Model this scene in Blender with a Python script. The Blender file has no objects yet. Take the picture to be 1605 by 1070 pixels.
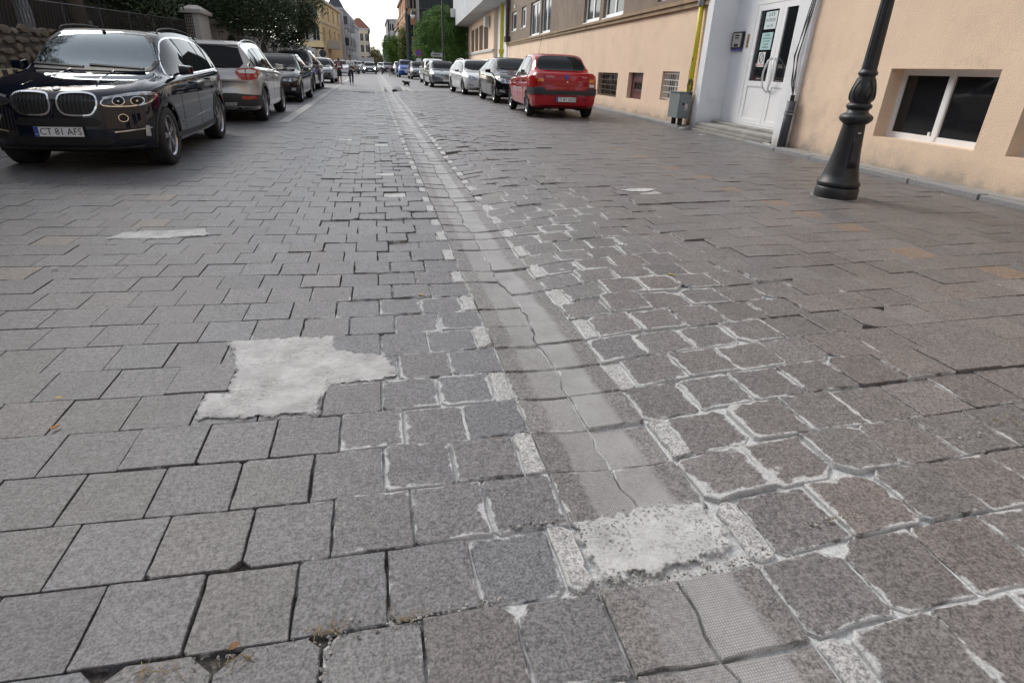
import bpy, bmesh, math, random
import numpy as np
from mathutils import Vector, Matrix, noise
from mathutils.bvhtree import BVHTree
from mathutils.geometry import delaunay_2d_cdt

SC = bpy.context.scene
COL = SC.collection
random.seed(7)
RNG = np.random.default_rng(7)

# ------------------------------------------------------------------ camera
CX, CY, FP = 802.5, 535.0, 900.0
CAMH = 1.25
def _r(px, py): return np.array([px - CX, py - CY, FP])
_vs = (583.0, 100.0); _vvx = 730.0
_vvy = (-FP * FP - (_vs[0] - CX) * (_vvx - CX)) / (_vs[1] - CY) + CY
DN = _r(_vvx, _vvy); DN /= np.linalg.norm(DN)
FW = _r(*_vs); FW /= np.linalg.norm(FW)
RT = np.cross(DN, FW); RT *= np.sign(RT[0])
cam_d = bpy.data.cameras.new('camera'); cam = bpy.data.objects.new('camera', cam_d); COL.objects.link(cam)
cam_d.sensor_width = 36; cam_d.lens = FP / 1605 * 36; cam_d.clip_end = 3000; cam_d.clip_start = 0.05
ax = Vector((RT[0], FW[0], -DN[0])); ay = -Vector((RT[1], FW[1], -DN[1])); az = -Vector((RT[2], FW[2], -DN[2]))
cam.matrix_world = Matrix(((ax.x, ay.x, az.x, 0), (ax.y, ay.y, az.y, 0), (ax.z, ay.z, az.z, CAMH), (0, 0, 0, 1)))
cam_d.dof.use_dof = True; cam_d.dof.focus_distance = 2.6; cam_d.dof.aperture_fstop = 14.0
SC.camera = cam

# ------------------------------------------------------------------ world, sun, exposure
SUN_EL, SUN_AZ = math.radians(38), math.radians(-35)      # azimuth measured from +Y (down the street) towards +X
world = bpy.data.worlds.new('World'); SC.world = world; world.use_nodes = True
wn = world.node_tree.nodes; wl = world.node_tree.links
bgn = wn['Background']
sky = wn.new('ShaderNodeTexSky'); sky.sky_type = 'NISHITA'; sky.sun_disc = False
sky.sun_elevation = SUN_EL; sky.sun_rotation = SUN_AZ; sky.air_density = 1.2; sky.dust_density = 1.0; sky.ozone_density = 1.0
hs = wn.new('ShaderNodeHueSaturation'); hs.inputs['Saturation'].default_value = 0.30
wl.new(sky.outputs[0], hs.inputs['Color']); wl.new(hs.outputs[0], bgn.inputs['Color'])
bgn.inputs['Strength'].default_value = 0.125
sun_d = bpy.data.lights.new('sun', 'SUN'); sun = bpy.data.objects.new('sun', sun_d); COL.objects.link(sun)
sun_d.energy = 1.0; sun_d.angle = math.radians(25); sun_d.color = (1.0, 0.93, 0.84)
sd = Vector((math.sin(SUN_AZ) * math.cos(SUN_EL), math.cos(SUN_AZ) * math.cos(SUN_EL), math.sin(SUN_EL)))
sun.rotation_euler = sd.to_track_quat('Z', 'Y').to_euler()
SC.view_settings.view_transform = 'Standard'; SC.view_settings.look = 'None'
SC.view_settings.exposure = 1.02; SC.view_settings.gamma = 1.0; SC.view_settings.use_curve_mapping = False

# ------------------------------------------------------------------ terrain shape
GL, GM, GR = 0.505, 0.735, 0.975          # gutter edges and middle
def ground(X, Y=None):
    "camber of the street, lower at the gutter, rising to the walls"
    if X > GR:
        d = min(X, 12) - GR
        return 0.055 * (1 - math.exp(-d / 0.35)) + 0.024 * min(d, 3.6)
    if X < GL:
        d = max(0, -max(X, -12) - 0.3)
        return 0.018 * d
    return -0.011 * math.cos(math.pi * (X - 0.74) / 0.47)
def undul(X, Y):
    a = math.exp(-((X - 1.0) / 1.5) ** 2)
    z = a * 0.012 * noise.noise(Vector((X * 1.1, Y * 0.9, 3.1)))
    z += a * 0.005 * noise.noise(Vector((X * 3.1, Y * 3.0, 9.1)))
    g = math.exp(-((X - 0.9) / 0.45) ** 2)
    z += g * 0.009 * math.sin(Y * 3.3 + math.sin(Y * 1.3) * 2) * (1 if Y > 3.6 else max(0, (Y - 1.2) / 2.4))
    return z * max(0.0, min(1.0, (30.0 - Y) / 8.0))
def wray(px, py):
    r = _r(px, py); return np.array([r.dot(RT), r.dot(FW), -r.dot(DN)])
def G(px, py, dz=0.0):
    w = wray(px, py); z = 0.0
    for _ in range(40):
        t = (z + dz - CAMH) / w[2]; z = ground(w[0] * t)
    return Vector((w[0] * t, w[1] * t, z + dz))
def AtY(px, py, Y):
    w = wray(px, py); t = Y / w[1]; return Vector((w[0] * t, Y, CAMH + w[2] * t))
def AtX(px, py, X):
    w = wray(px, py); t = X / w[0]; return Vector((X, w[1] * t, CAMH + w[2] * t))
def project(p):
    v = RT * p[0] + FW * p[1] + DN * (CAMH - p[2])
    return CX + FP * v[0] / v[2], CY + FP * v[1] / v[2], v[2]

# ------------------------------------------------------------------ object helpers
WS = set()      # empties whose parts are modelled in world coordinates
def link(o, parent=None):
    COL.objects.link(o)
    if parent:
        o.parent = parent
        if parent.name in WS: o.matrix_parent_inverse = Matrix.Translation(-Vector(parent.location))
    return o
def tag(o, label=None, cat=None, group=None, kind=None):
    if label: o['label'] = label
    if cat: o['category'] = cat
    if group: o['group'] = group
    if kind: o['kind'] = kind
    return o
def empty(name, loc=(0, 0, 0), rz=0, label=None, cat=None, group=None, kind=None, rot=None, ws=False):
    o = bpy.data.objects.new(name, None); o.empty_display_size = 0.1
    o.location = loc; o.rotation_euler = rot or (0, 0, rz); link(o)
    if ws: WS.add(o.name)
    return tag(o, label, cat, group, kind)
class MB:
    def __init__(s): s.v = []; s.f = []; s.m = []
    def add(s, vs, fs, mi=0):
        n = len(s.v); s.v += [tuple(v) for v in vs]; s.f += [tuple(i + n for i in f) for f in fs]; s.m += [mi] * len(fs); return s
    def box(s, c, d, rot=None, mi=0):
        hx, hy, hz = d[0] / 2, d[1] / 2, d[2] / 2
        P = [Vector((x, y, z)) for x in (-hx, hx) for y in (-hy, hy) for z in (-hz, hz)]
        if rot is not None: P = [rot @ p for p in P]
        c = Vector(c); P = [p + c for p in P]
        return s.add(P, [(0, 1, 3, 2), (4, 6, 7, 5), (0, 4, 5, 1), (2, 3, 7, 6), (0, 2, 6, 4), (1, 5, 7, 3)], mi)
    def hexa(s, P, mi=0):
        "8 points: bottom ring 4, top ring 4"
        return s.add(P, [(3, 2, 1, 0), (4, 5, 6, 7), (0, 1, 5, 4), (1, 2, 6, 5), (2, 3, 7, 6), (3, 0, 4, 7)], mi)
    def tube(s, pts, r, n=8, mi=0, cap=True):
        pts = [Vector(p) for p in pts]; R = r if isinstance(r, (list, tuple)) else [r] * len(pts)
        rings = []; up = None
        for i, p in enumerate(pts):
            d = (pts[min(i + 1, len(pts) - 1)] - pts[max(i - 1, 0)]).normalized()
            if up is None: up = Vector((0, 0, 1)) if abs(d.z) < 0.9 else Vector((1, 0, 0))
            a = d.cross(up).normalized(); b = a.cross(d).normalized(); up = b
            rings.append([p + (a * math.cos(t) + b * math.sin(t)) * R[i] for t in [2 * math.pi * k / n for k in range(n)]])
        vs = [v for rg in rings for v in rg]; fs = []
        for i in range(len(rings) - 1):
            for k in range(n):
                k2 = (k + 1) % n; fs.append((i * n + k, i * n + k2, (i + 1) * n + k2, (i + 1) * n + k))
        if cap: fs.append(tuple(range(n - 1, -1, -1))); fs.append(tuple((len(rings) - 1) * n + k for k in range(n)))
        return s.add(vs, fs, mi)
    def lathe(s, prof, n=24, M=None, mi=0, cap=True):
        "prof: (r,z) upward; M matrix to place"
        vs = []; fs = []
        for r, z in prof:
            for k in range(n):
                t = 2 * math.pi * k / n; v = Vector((r * math.cos(t), r * math.sin(t), z)); vs.append(M @ v if M else v)
        for i in range(len(prof) - 1):
            for k in range(n):
                k2 = (k + 1) % n; fs.append((i * n + k, i * n + k2, (i + 1) * n + k2, (i + 1) * n + k))
        if cap: fs.append(tuple(range(n - 1, -1, -1))); fs.append(tuple((len(prof) - 1) * n + k for k in range(n)))
        return s.add(vs, fs, mi)
    def build(s, name, mats, parent=None, smooth=False, bevel=0, ang=None):
        me = bpy.data.meshes.new(name); me.from_pydata(s.v, [], s.f)
        mats = mats if isinstance(mats, (list, tuple)) else [mats]
        for m in mats: me.materials.append(m)
        if len(mats) > 1: me.polygons.foreach_set('material_index', s.m)
        if smooth: me.polygons.foreach_set('use_smooth', [True] * len(me.polygons))
        me.update()
        if smooth and ang: me.set_sharp_from_angle(angle=math.radians(ang))
        o = link(bpy.data.objects.new(name, me), parent)
        if bevel:
            b = o.modifiers.new('b', 'BEVEL'); b.width = bevel; b.segments = 2; b.limit_method = 'ANGLE'
        return o
def copy_tree(o, parent=None):
    c = o.copy(); COL.objects.link(c); c.parent = parent
    for ch in o.children: copy_tree(ch, c)
    return c

# ------------------------------------------------------------------ materials
def newmat(name):
    m = bpy.data.materials.new(name); m.use_nodes = True
    nt = m.node_tree; b = nt.nodes['Principled BSDF']; return m, nt, b
def N(nt, t, **kw):
    n = nt.nodes.new(t)
    for k, v in kw.items():
        if k in n.inputs: n.inputs[k].default_value = v
        else: setattr(n, k, v)
    return n
def mixc(nt, fac, a, b, mode='MIX'):
    n = nt.nodes.new('ShaderNodeMix'); n.data_type = 'RGBA'; n.blend_type = mode
    for i, v in ((0, fac), (6, a), (7, b)):
        if hasattr(v, 'links'): nt.links.new(v, n.inputs[i])
        else: n.inputs[i].default_value = v if i == 0 else (*v[:3], 1)
    return n.outputs[2]
def ramp(nt, src, stops):
    n = nt.nodes.new('ShaderNodeValToRGB'); e = n.color_ramp.elements
    while len(e) > len(stops): e.remove(e[-1])
    while len(e) < len(stops): e.new(0.5)
    for el, (p, c) in zip(e, stops):
        el.position = p; el.color = (c, c, c, 1) if isinstance(c, (int, float)) else (*c, 1)
    nt.links.new(src, n.inputs[0]); return n.outputs[0]
def math_(nt, op, a, b=0.0, clamp=False):
    n = nt.nodes.new('ShaderNodeMath'); n.operation = op; n.use_clamp = clamp
    for i, v in ((0, a), (1, b)):
        if hasattr(v, 'links'): nt.links.new(v, n.inputs[i])
        else: n.inputs[i].default_value = v
    return n.outputs[0]
def nz(nt, scale, detail=4, rough=0.6, vec=None, out='Fac'):
    n = N(nt, 'ShaderNodeTexNoise', Scale=scale, Detail=detail, Roughness=rough)
    if vec is None: vec = obj_co(nt)
    nt.links.new(vec, n.inputs['Vector']); return n.outputs[out]
def obj_co(nt):
    for n in nt.nodes:
        if n.type == 'TEX_COORD': return n.outputs['Object']
    return nt.nodes.new('ShaderNodeTexCoord').outputs['Object']
def bump(nt, b, h, strength=0.4, dist=0.01):
    n = N(nt, 'ShaderNodeBump', Strength=strength, Distance=dist); nt.links.new(h, n.inputs['Height']); nt.links.new(n.outputs[0], b.inputs['Normal'])
_mc = {}
def paint(name, c, rough=0.5, metal=0.0, var=0.12, scale=6.0, bmp=0.0, bscale=60, coat=0.0, dirt=None, spec=0.5):
    "plain surface with mottling, optional dirt stains and fine relief"
    if name in _mc: return _mc[name]
    m, nt, b = newmat(name)
    f = nz(nt, scale, 5)
    lo = tuple(x * (1 - var) for x in c); hi = tuple(min(1, x * (1 + var)) for x in c)
    out = mixc(nt, ramp(nt, f, [(0.3, 0.0), (0.7, 1.0)]), lo, hi)
    if dirt:
        f2 = ramp(nt, nz(nt, scale * 0.45, 8, 0.7), [(0.5, 0.0), (0.72, 1.0)])
        out = mixc(nt, math_(nt, 'MULTIPLY', f2, dirt[1]), out, dirt[0])
    nt.links.new(out, b.inputs['Base Color'])
    b.inputs['Roughness'].default_value = rough; b.inputs['Metallic'].default_value = metal
    b.inputs['Specular IOR Level'].default_value = spec
    if coat: b.inputs['Coat Weight'].default_value = coat; b.inputs['Coat Roughness'].default_value = 0.03
    if bmp: bump(nt, b, nz(nt, bscale, 3), bmp, 0.01)
    _mc[name] = m; return m
def glass(name, c=(0.02, 0.025, 0.03), rough=0.03, alpha=1.0):
    if name in _mc: return _mc[name]
    m, nt, b = newmat(name)
    b.inputs['Base Color'].default_value = (*c, 1); b.inputs['Roughness'].default_value = rough
    b.inputs['IOR'].default_value = 1.28; b.inputs['Alpha'].default_value = alpha
    _mc[name] = m; return m
def emit(name, c, s):
    m, nt, b = newmat(name); b.inputs['Base Color'].default_value = (*c, 1)
    b.inputs['Emission Color'].default_value = (*c, 1); b.inputs['Emission Strength'].default_value = s; return m

# ------------------------------------------------------------------ stone materials
def attr(nt, name, out='Fac'):
    n = nt.nodes.new('ShaderNodeAttribute'); n.attribute_name = name; return n.outputs[out]
def stone_material(name, ridged=False):
    m, nt, b = newmat(name)
    co = obj_co(nt)
    base = attr(nt, 'stone_colour', 'Color')
    sp1 = ramp(nt, nz(nt, 140, 2, 0.5), [(0.40, 0.0), (0.60, 1.0)])
    sp2 = ramp(nt, nz(nt, 62, 3, 0.6), [(0.38, 0.0), (0.62, 1.0)])
    sp3 = ramp(nt, nz(nt, 11, 4, 0.6), [(0.3, 0.0), (0.7, 1.0)])
    v = math_(nt, 'ADD', math_(nt, 'MULTIPLY', sp1, 0.62), math_(nt, 'MULTIPLY', sp2, 0.50))
    v = math_(nt, 'ADD', v, math_(nt, 'MULTIPLY', sp3, 0.20))
    v = math_(nt, 'ADD', v, 0.34)
    g = mixc(nt, 1.0, base, v, 'MULTIPLY')
    # dark stains and big cloudy wear
    st = ramp(nt, nz(nt, 1.7, 8, 0.74), [(0.52, 0.0), (0.70, 1.0)])
    g = mixc(nt, math_(nt, 'MULTIPLY', st, 0.35), g, (0.085, 0.078, 0.078))
    sp = ramp(nt, nz(nt, 9.0, 2, 0.5), [(0.735, 0.0), (0.76, 1.0)])
    g = mixc(nt, math_(nt, 'MULTIPLY', sp, 0.55), g, (0.05, 0.046, 0.045))
    if ridged:
        sep = nt.nodes.new('ShaderNodeSeparateXYZ'); nt.links.new(co, sep.inputs[0])
        w = N(nt, 'ShaderNodeTexWave', Scale=42.0, Distortion=0.0); w.wave_profile = 'SIN'; w.bands_direction = 'X'; nt.links.new(co, w.inputs['Vector'])
        w2 = N(nt, 'ShaderNodeTexWave', Scale=42.0, Distortion=0.0); w2.bands_direction = 'Y'; nt.links.new(co, w2.inputs['Vector'])
        dots = math_(nt, 'MULTIPLY', w.outputs['Fac'], w2.outputs['Fac'])
        xb = ramp(nt, math_(nt, 'ADD', sep.outputs[0], math_(nt, 'MULTIPLY', math_(nt, 'SUBTRACT', nz(nt, 7, 3), 0.5), 0.05)),
                  [(0.0, 0.0), (0.597, 0.0), (0.612, 0.60), (0.725, 0.68), (0.735, 0.95), (0.865, 1.0), (0.895, 0.0), (1.0, 0.0)])
        band = mixc(nt, dots, (0.30, 0.297, 0.297), (0.58, 0.575, 0.57))
        g = mixc(nt, math_(nt, 'MULTIPLY', xb, math_(nt, 'MULTIPLY', .92, ramp(nt, nz(nt, 3.7, 4, .6), [(.3, .45), (.6, 1)]))), g, band)
    # whitish cement residue that creeps in from the joints
    e = attr(nt, 'joint_edge'); sm = attr(nt, 'cement')
    t = math_(nt, 'ADD', math_(nt, 'POWER', e, 1.6), math_(nt, 'MULTIPLY', math_(nt, 'SUBTRACT', nz(nt, 19, 7, 0.7), 0.5), 2.9))
    t = math_(nt, 'ADD', t, math_(nt, 'MULTIPLY', math_(nt, 'SUBTRACT', nz(nt, 4.1, 3, 0.5), 0.5), 2.4))
    t = math_(nt, 'SUBTRACT', t, math_(nt, 'MULTIPLY', math_(nt, 'SUBTRACT', 1.0, sm), 1.15))
    cem = ramp(nt, t, [(0.60, 0.0), (0.90, 1.0)])
    gr = ramp(nt, nz(nt, 130, 3), [(0.35, 0.55), (0.6, 1.0)])
    g = mixc(nt, math_(nt, 'MULTIPLY', math_(nt, 'MULTIPLY', cem, gr), 0.9), g, (0.60, 0.61, 0.61))
    nt.links.new(g, b.inputs['Base Color'])
    b.inputs['Roughness'].default_value = 0.50; b.inputs['Specular IOR Level'].default_value = 0.45
    hgt = math_(nt, 'ADD', nz(nt, 150, 3), math_(nt, 'MULTIPLY', nz(nt, 40, 3), 0.8))
    bump(nt, b, hgt, 0.55, 0.0035)
    return m
M_STONE = stone_material('granite_paver'); M_GUT = stone_material('ridged_gutter_granite', True)

# joint filling under the stones
m, nt, b = newmat('joint_fill'); 
cm = attr(nt, 'cement')
sand = mixc(nt, ramp(nt, nz(nt, 60, 4), [(0.4, 0), (0.6, 1)]), (0.035, 0.032, 0.030), (0.10, 0.092, 0.085))
cem = mixc(nt, ramp(nt, nz(nt, 90, 4), [(0.35, 0), (0.65, 1)]), (0.46, 0.47, 0.47), (0.70, 0.71, 0.71))
f = ramp(nt, math_(nt, 'ADD', math_(nt, 'SUBTRACT', nz(nt, 4.5, 4, 0.6), 0.5), cm), [(0.40, 0), (0.58, 1)])
nt.links.new(mixc(nt, f, sand, cem), b.inputs['Base Color']); b.inputs['Roughness'].default_value = 0.9
bump(nt, b, nz(nt, 90, 4), 0.8, 0.008); M_BED = m
# cement patches
def cement_mat(name, rough_amount):
    m, nt, b = newmat(name)
    a = mixc(nt, ramp(nt, nz(nt, 7, 6, 0.65), [(0.3, 0), (0.7, 1)]), (0.38, 0.38, 0.378), (0.66, 0.665, 0.66))
    pit = ramp(nt, nz(nt, 85, 3, 0.7), [(0.52, 0.0), (0.66, 1.0)])
    pit = math_(nt, 'MULTIPLY', pit, ramp(nt, nz(nt, 6, 4), [(0.4, 0.15), (0.62, 1.0)]))
    a = mixc(nt, math_(nt, 'MULTIPLY', pit, rough_amount), a, (0.13, 0.125, 0.12))
    nt.links.new(a, b.inputs['Base Color']); b.inputs['Roughness'].default_value = 0.9
    bump(nt, b, math_(nt, 'SUBTRACT', nz(nt, 60, 4), pit), 0.6, 0.006)
    fa = math_(nt, 'ADD', attr(nt, 'fade'), math_(nt, 'MULTIPLY', math_(nt, 'SUBTRACT', nz(nt, 26, 7, .72), .5), 2.2))
    nt.links.new(ramp(nt, fa, [(.12, 0), (.5, 1)]), b.inputs['Alpha']); return m
M_CEM = cement_mat('cement_patch_smooth', 0.35); M_CEM2 = cement_mat('cement_patch_broken', 0.95)
# far paving: the same granite with courses too small to pick apart
m, nt, b = newmat('far_paving')
co = obj_co(nt)
br = N(nt, 'ShaderNodeTexBrick', Scale=1.0); br.offset = 0.5; nt.links.new(co, br.inputs['Vector'])
br.inputs['Color1'].default_value = (0.132, 0.126, 0.127, 1); br.inputs['Color2'].default_value = (0.172, 0.165, 0.164, 1); br.inputs['Mortar'].default_value = (0.10, 0.095, 0.095, 1)
br.inputs['Mortar Size'].default_value = 0.006; br.inputs['Brick Width'].default_value = 0.24; br.inputs['Row Height'].default_value = 0.2475
g = mixc(nt, ramp(nt, nz(nt, 0.7, 7, 0.7), [(0.35, 0), (0.7, 1)]), br.outputs[0], (0.25, 0.246, 0.246))
g = mixc(nt, ramp(nt, nz(nt, 1.9, 5, 0.7), [(0.55, 0), (0.75, 0.35)]), g, (0.10, 0.093, 0.093))
sep = nt.nodes.new('ShaderNodeSeparateXYZ'); nt.links.new(co, sep.inputs[0])
xr = ramp(nt, math_(nt, 'MULTIPLY', math_(nt, 'ADD', sep.outputs[0], 1.0), .25), [(0, 0), (.360, 0), (.366, .8), (.378, .8), (.385, .25), (.43, .5), (.478, .6), (.485, .1), (.494, .1), (.496, .8), (.512, .8), (.52, 0), (1, 0)])
g = mixc(nt, math_(nt, 'MULTIPLY', xr, ramp(nt, nz(nt, 1.2, 3), [(.3, .3), (.6, 1)])), g, (.42, .415, .41))
nt.links.new(g, b.inputs['Base Color']); b.inputs['Roughness'].default_value = 0.6
bump(nt, b, nz(nt, 5, 5), 0.25, 0.02); M_FARPAVE = m

# ------------------------------------------------------------------ ground and street bed
def sheet(name, xs, ys, zf, mat, parent=None, cement=None):
    nx, ny = len(xs), len(ys)
    vs = [(x, y, zf(x, y)) for y in ys for x in xs]
    fs = [(j * nx + i, j * nx + i + 1, (j + 1) * nx + i + 1, (j + 1) * nx + i) for j in range(ny - 1) for i in range(nx - 1)]
    me = bpy.data.meshes.new(name); me.from_pydata(vs, [], fs); me.materials.append(mat)
    me.polygons.foreach_set('use_smooth', [True] * len(fs))
    if cement:
        a = me.attributes.new('cement', 'FLOAT', 'POINT'); a.data.foreach_set('value', [cement(v[0], v[1]) for v in vs])
    return link(bpy.data.objects.new(name, me), parent)
YE = 32.0         # stones are real geometry up to here
XL, XR = -6.2, 8.0
def cement_amt(x, y):
    "how much white cement lies in the joints (map of the place)"
    v = 0.22
    v += 0.72 * math.exp(-((x - 1.35) / 0.95) ** 2) * (1 if y < 4.5 else math.exp(-((y - 4.5) / 3.0) ** 2))
    v += 0.42 * math.exp(-((x - 0.2) / 0.6) ** 2) * math.exp(-((y - 2.2) / 1.3) ** 2)
    if x < -0.5: v -= 0.16 * min(1, (-0.5 - x) / 0.6)
    if x > 2.4: v -= 0.25 * min(1, (x - 2.4) / 0.8)
    return max(0.0, min(1.0, v))
M_EARTH = paint('plain_ground', (0.16, 0.155, 0.15), 0.85, scale=0.5, var=0.2)
xsg = [-400, -100, -40, -14, -11, -9.2, -6, -3, 0, 0.9, 1.6, 3, 6, 8.6, 10, 12, 40, 100, 400]
o = sheet('ground', xsg, [-60, -10, 0, 10, 20, 40, 80, 200, 600, 1200], lambda x, y: ground(x) - 0.09 if x < GL or x > GR else -0.09, M_EARTH); tag(o, kind='structure')
def lin(a, b, st): return list(np.arange(a, b, st)) + [b]
street = sheet('street', lin(XL, -1.5, 0.3) + lin(-1.5 + 0.06, 3.2, 0.06) + lin(3.4, XR, 0.3), lin(-1.5, 6, 0.08) + lin(6.2, YE, 0.25),
               lambda x, y: ground(x) + undul(x, y) - 0.018 + 0.0055 * max(0, cement_amt(x, y) - .25) / .75, M_BED, None, cement_amt)
tag(street, kind='structure')
far = sheet('far_roadway', [-9.2, -6, -3, -1, 0, 0.3, 0.5, 0.62, 0.735, 0.85, 0.98, 1.1, 1.3, 1.6, 2, 3, 5, 8.6, 12], [YE, 30, 40, 60, 90, 130, 200, 300, 420],
            lambda x, y: ground(x) - 0.002, M_FARPAVE); tag(far, kind='structure')
near_b = sheet('roadway_behind', [-9.2, -3, 0, 0.5, 0.735, 0.98, 1.3, 2, 3, 5, 8.6], [-30, -10, -1.5], lambda x, y: ground(x) - 0.002, M_FARPAVE); tag(near_b, kind='structure')

# ------------------------------------------------------------------ paving stones
PATCH1 = [(-0.758, 2.764), (-0.275, 2.762), (-0.262, 2.60), (-0.034, 2.51), (0.031, 2.29), (-0.10, 2.25), (-0.264, 2.246), (-0.30, 2.12), (-0.286, 2.019), (-0.717, 2.03), (-0.727, 2.248), (-0.648, 2.255), (-0.665, 2.5)]
PATCH2 = [(-1.99, 4.60), (-1.93, 4.82), (-1.361, 4.93), (-1.285, 4.71), (-1.606, 4.61)]
PATCH3 = [(0.50, 1.27), (0.60, 1.315), (0.80, 1.325), (0.965, 1.305), (0.972, 1.09), (0.86, 1.065), (0.72, 1.045), (0.50, 1.035)]
def inside(pt, poly):
    x, y = pt; c = False; n = len(poly)
    for i in range(n):
        x1, y1 = poly[i]; x2, y2 = poly[(i + 1) % n]
        if (y1 > y) != (y2 > y) and x < (x2 - x1) * (y - y1) / (y2 - y1) + x1: c = not c
    return c
PITCH = 0.2475; Y0 = 1.02; WID = 0.235
stones = []          # (kind, centre, verts, faces, edge, colour, cement)
CHIPS = [(-.43, 1.265, .05), (-.66, 1.02, .075), (-.43, 1.02, .06), (-.19, 1.02, .06), (.28, 1.02, .04), (2.2, 2.75, .07), (2.7, 2.5, .06), (1.5, 1.27, .06), (2.0, 2.0, .06), (1.25, 1.02, .05), (1.7, 2.26, .06), (2.45, 2.26, .06), (1.3, 1.76, .04), (1.75, 3.0, .07), (-.2, 5.23, .07), (.05, 4.98, .07), (-.43, 4.24, .05), (.3, 5.47, .06), (.05, 6.7, .07), (1.5, 4.7, .07), (2.1, 5.5, .08), (2.6, 6.2, .08)]
def make_stone(x0, x1, y0, y1, kind='paving_stone', colour=None, cem=None, poly=None):
    cx, cy = (x0 + x1) / 2, (y0 + y1) / 2
    if kind == 'paving_stone' and inside((cx, cy), PATCH1): SUNK = True
    else: SUNK = False
    r = random.random
    worn = math.exp(-((cx - 0.9) / 1.3) ** 2) * (1.0 if cy < 12 else 0.5)
    if cx < -0.7: worn *= 0.35
    if cy > 18: worn *= 0.3
    gap = 0.0008 + 0.0020 * worn + 0.0014 * r()
    if poly is None:
        a, b_, c, d = x0 + gap, x1 - gap, y0 + gap, y1 - gap
        cr = [0.003 + (0.030 * worn * r() ** 2.2 if r() < 0.75 else 0.045 * worn * r()) for _ in range(4)]
        far_ = cy > 7
        for q_, (ox, oy) in enumerate(((x0, y0), (x1, y0), (x1, y1), (x0, y1))):
            for hx, hy, hr in CHIPS:
                if abs(ox - hx) < .05 and abs(oy - hy) < .04: cr[q_] = hr * random.uniform(.5, 1)
        poly = []
        if cy > 11: cr = [0.0] * 4
        corners = [(a, c, 1, 1), (b_, c, -1, 1), (b_, d, -1, -1), (a, d, 1, -1)]
        for i, (px, py, sx, sy) in enumerate(corners):
            k = cr[i]
            if i % 2 == 0: ps = [(px, py + sy * k), (px + sx * k, py)]
            else: ps = [(px + sx * k, py), (px, py + sy * k)]
            poly += ps if cy <= 11 else ps[:1]
        if not far_:
            q = []
            n = len(poly)
            for i in range(n):
                p1, p2 = poly[i], poly[(i + 1) % n]; q.append(p1)
                L = math.hypot(p2[0] - p1[0], p2[1] - p1[1])
                if L > 0.08:
                    nx_, ny_ = (p2[1] - p1[1]) / L, -(p2[0] - p1[0]) / L
                    for t in (0.33, 0.67) if cy > 3.5 else (0.2, 0.4, 0.6, 0.8):
                        k = -abs(random.gauss(0, 0.0032)) * (0.25 + worn)
                        t += random.uniform(-.06, .06)
                        q.append((p1[0] + (p2[0] - p1[0]) * t + nx_ * k, p1[1] + (p2[1] - p1[1]) * t + ny_ * k))
            poly = q
    dz = random.gauss(0, 0.0016 + 0.0042 * worn) if not SUNK else -.003; tx = random.gauss(0, 0.004 + 0.022 * worn); ty = random.gauss(0, 0.004 + 0.024 * worn)
    tx = max(-.035, min(.035, tx)); ty = max(-.04, min(.04, ty))
    if SUNK: tx = ty = 0.0
    if kind != 'paving_stone': tx *= 0.4; ty *= 0.8; dz *= 0.8
    def H(x, y): return ground(x) + undul(x, y) + dz + tx * (x - cx) + ty * (y - cy) + (STEP(cx, cy))
    n = len(poly); vs = []; edge = []
    ring = []
    ins1, ins2 = 0.0012 + 0.0028 * worn, 0.042
    def inset(p, k):
        vx, vy = cx - p[0], cy - p[1]
        hx, hy = max(1e-4, (x1 - x0) / 2), max(1e-4, (y1 - y0) / 2)
        k = min(k, 0.35 * min(hx, hy) * 2)
        return (p[0] + vx / hx * k, p[1] + vy / hy * k)
    zb = -0.04
    o = [(p[0], p[1], H(*p) + zb) for p in poly]
    s_ = [(p[0], p[1], H(*p) - (0.0012 + 0.0028 * worn) * (cy < 11)) for p in poly]
    if cy >= 11: ins1 = 0.0
    t_ = []; i_ = []
    for p in poly:
        q = inset(p, ins1); t_.append((q[0], q[1], H(*q)))
        q = inset(p, ins2); i_.append((q[0], q[1], H(*q)))
    vs = o + s_ + t_ + i_
    edge = [1.3] * n + [1.15] * n + [1.0] * n + [0.0] * n
    fs = []
    for j in (range(3) if cy < 11 else (0, 2)):
        for i in range(n): fs.append((j * n + i, j * n + (i + 1) % n, (j + 1) * n + (i + 1) % n, (j + 1) * n + i))
    fs.append(tuple(3 * n + i for i in range(n)))
    if colour is None:
        k = random.gauss(1, 0.05); w = random.gauss(0, 0.006)
        warm = 0.008 if cx > 0.9 else (-0.004 if cx > -.6 else -0.010)  # bluish shade at left and warm light at right put into stone colour
        if cx > 4: k *= 0.88
        if cx < -.8: k *= 0.90  # left stones also darkened, shade there put into the colour
        base = (0.160 + warm + w * 0.5, 0.154 + warm * 0.4, 0.156 - warm * 0.2 - w * 0.3)
        colour = tuple(c * k for c in base)
    cm_ = cement_amt(cx, cy) if cem is None else cem
    cm_ = max(0, min(1, cm_ + random.gauss(0, 0.10)))
    if cx < -0.9: cm_ *= 0.4
    pr = project((cx, cy, H(cx, cy))); ok = -40 < pr[0] < 1645 and -20 < pr[1] < 1110
    c1 = project((x0, y0, H(x0, y0))); c2 = project((x1, y0, H(x1, y0))); c3 = project((x1, y1, H(x1, y1)))
    area = abs((c2[0] - c1[0]) * (c3[1] - c1[1]) - (c3[0] - c1[0]) * (c2[1] - c1[1])) if ok and cy > .5 else 0
    stones.append((kind, (cx, cy), vs, fs, edge, colour, cm_, area))
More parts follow.
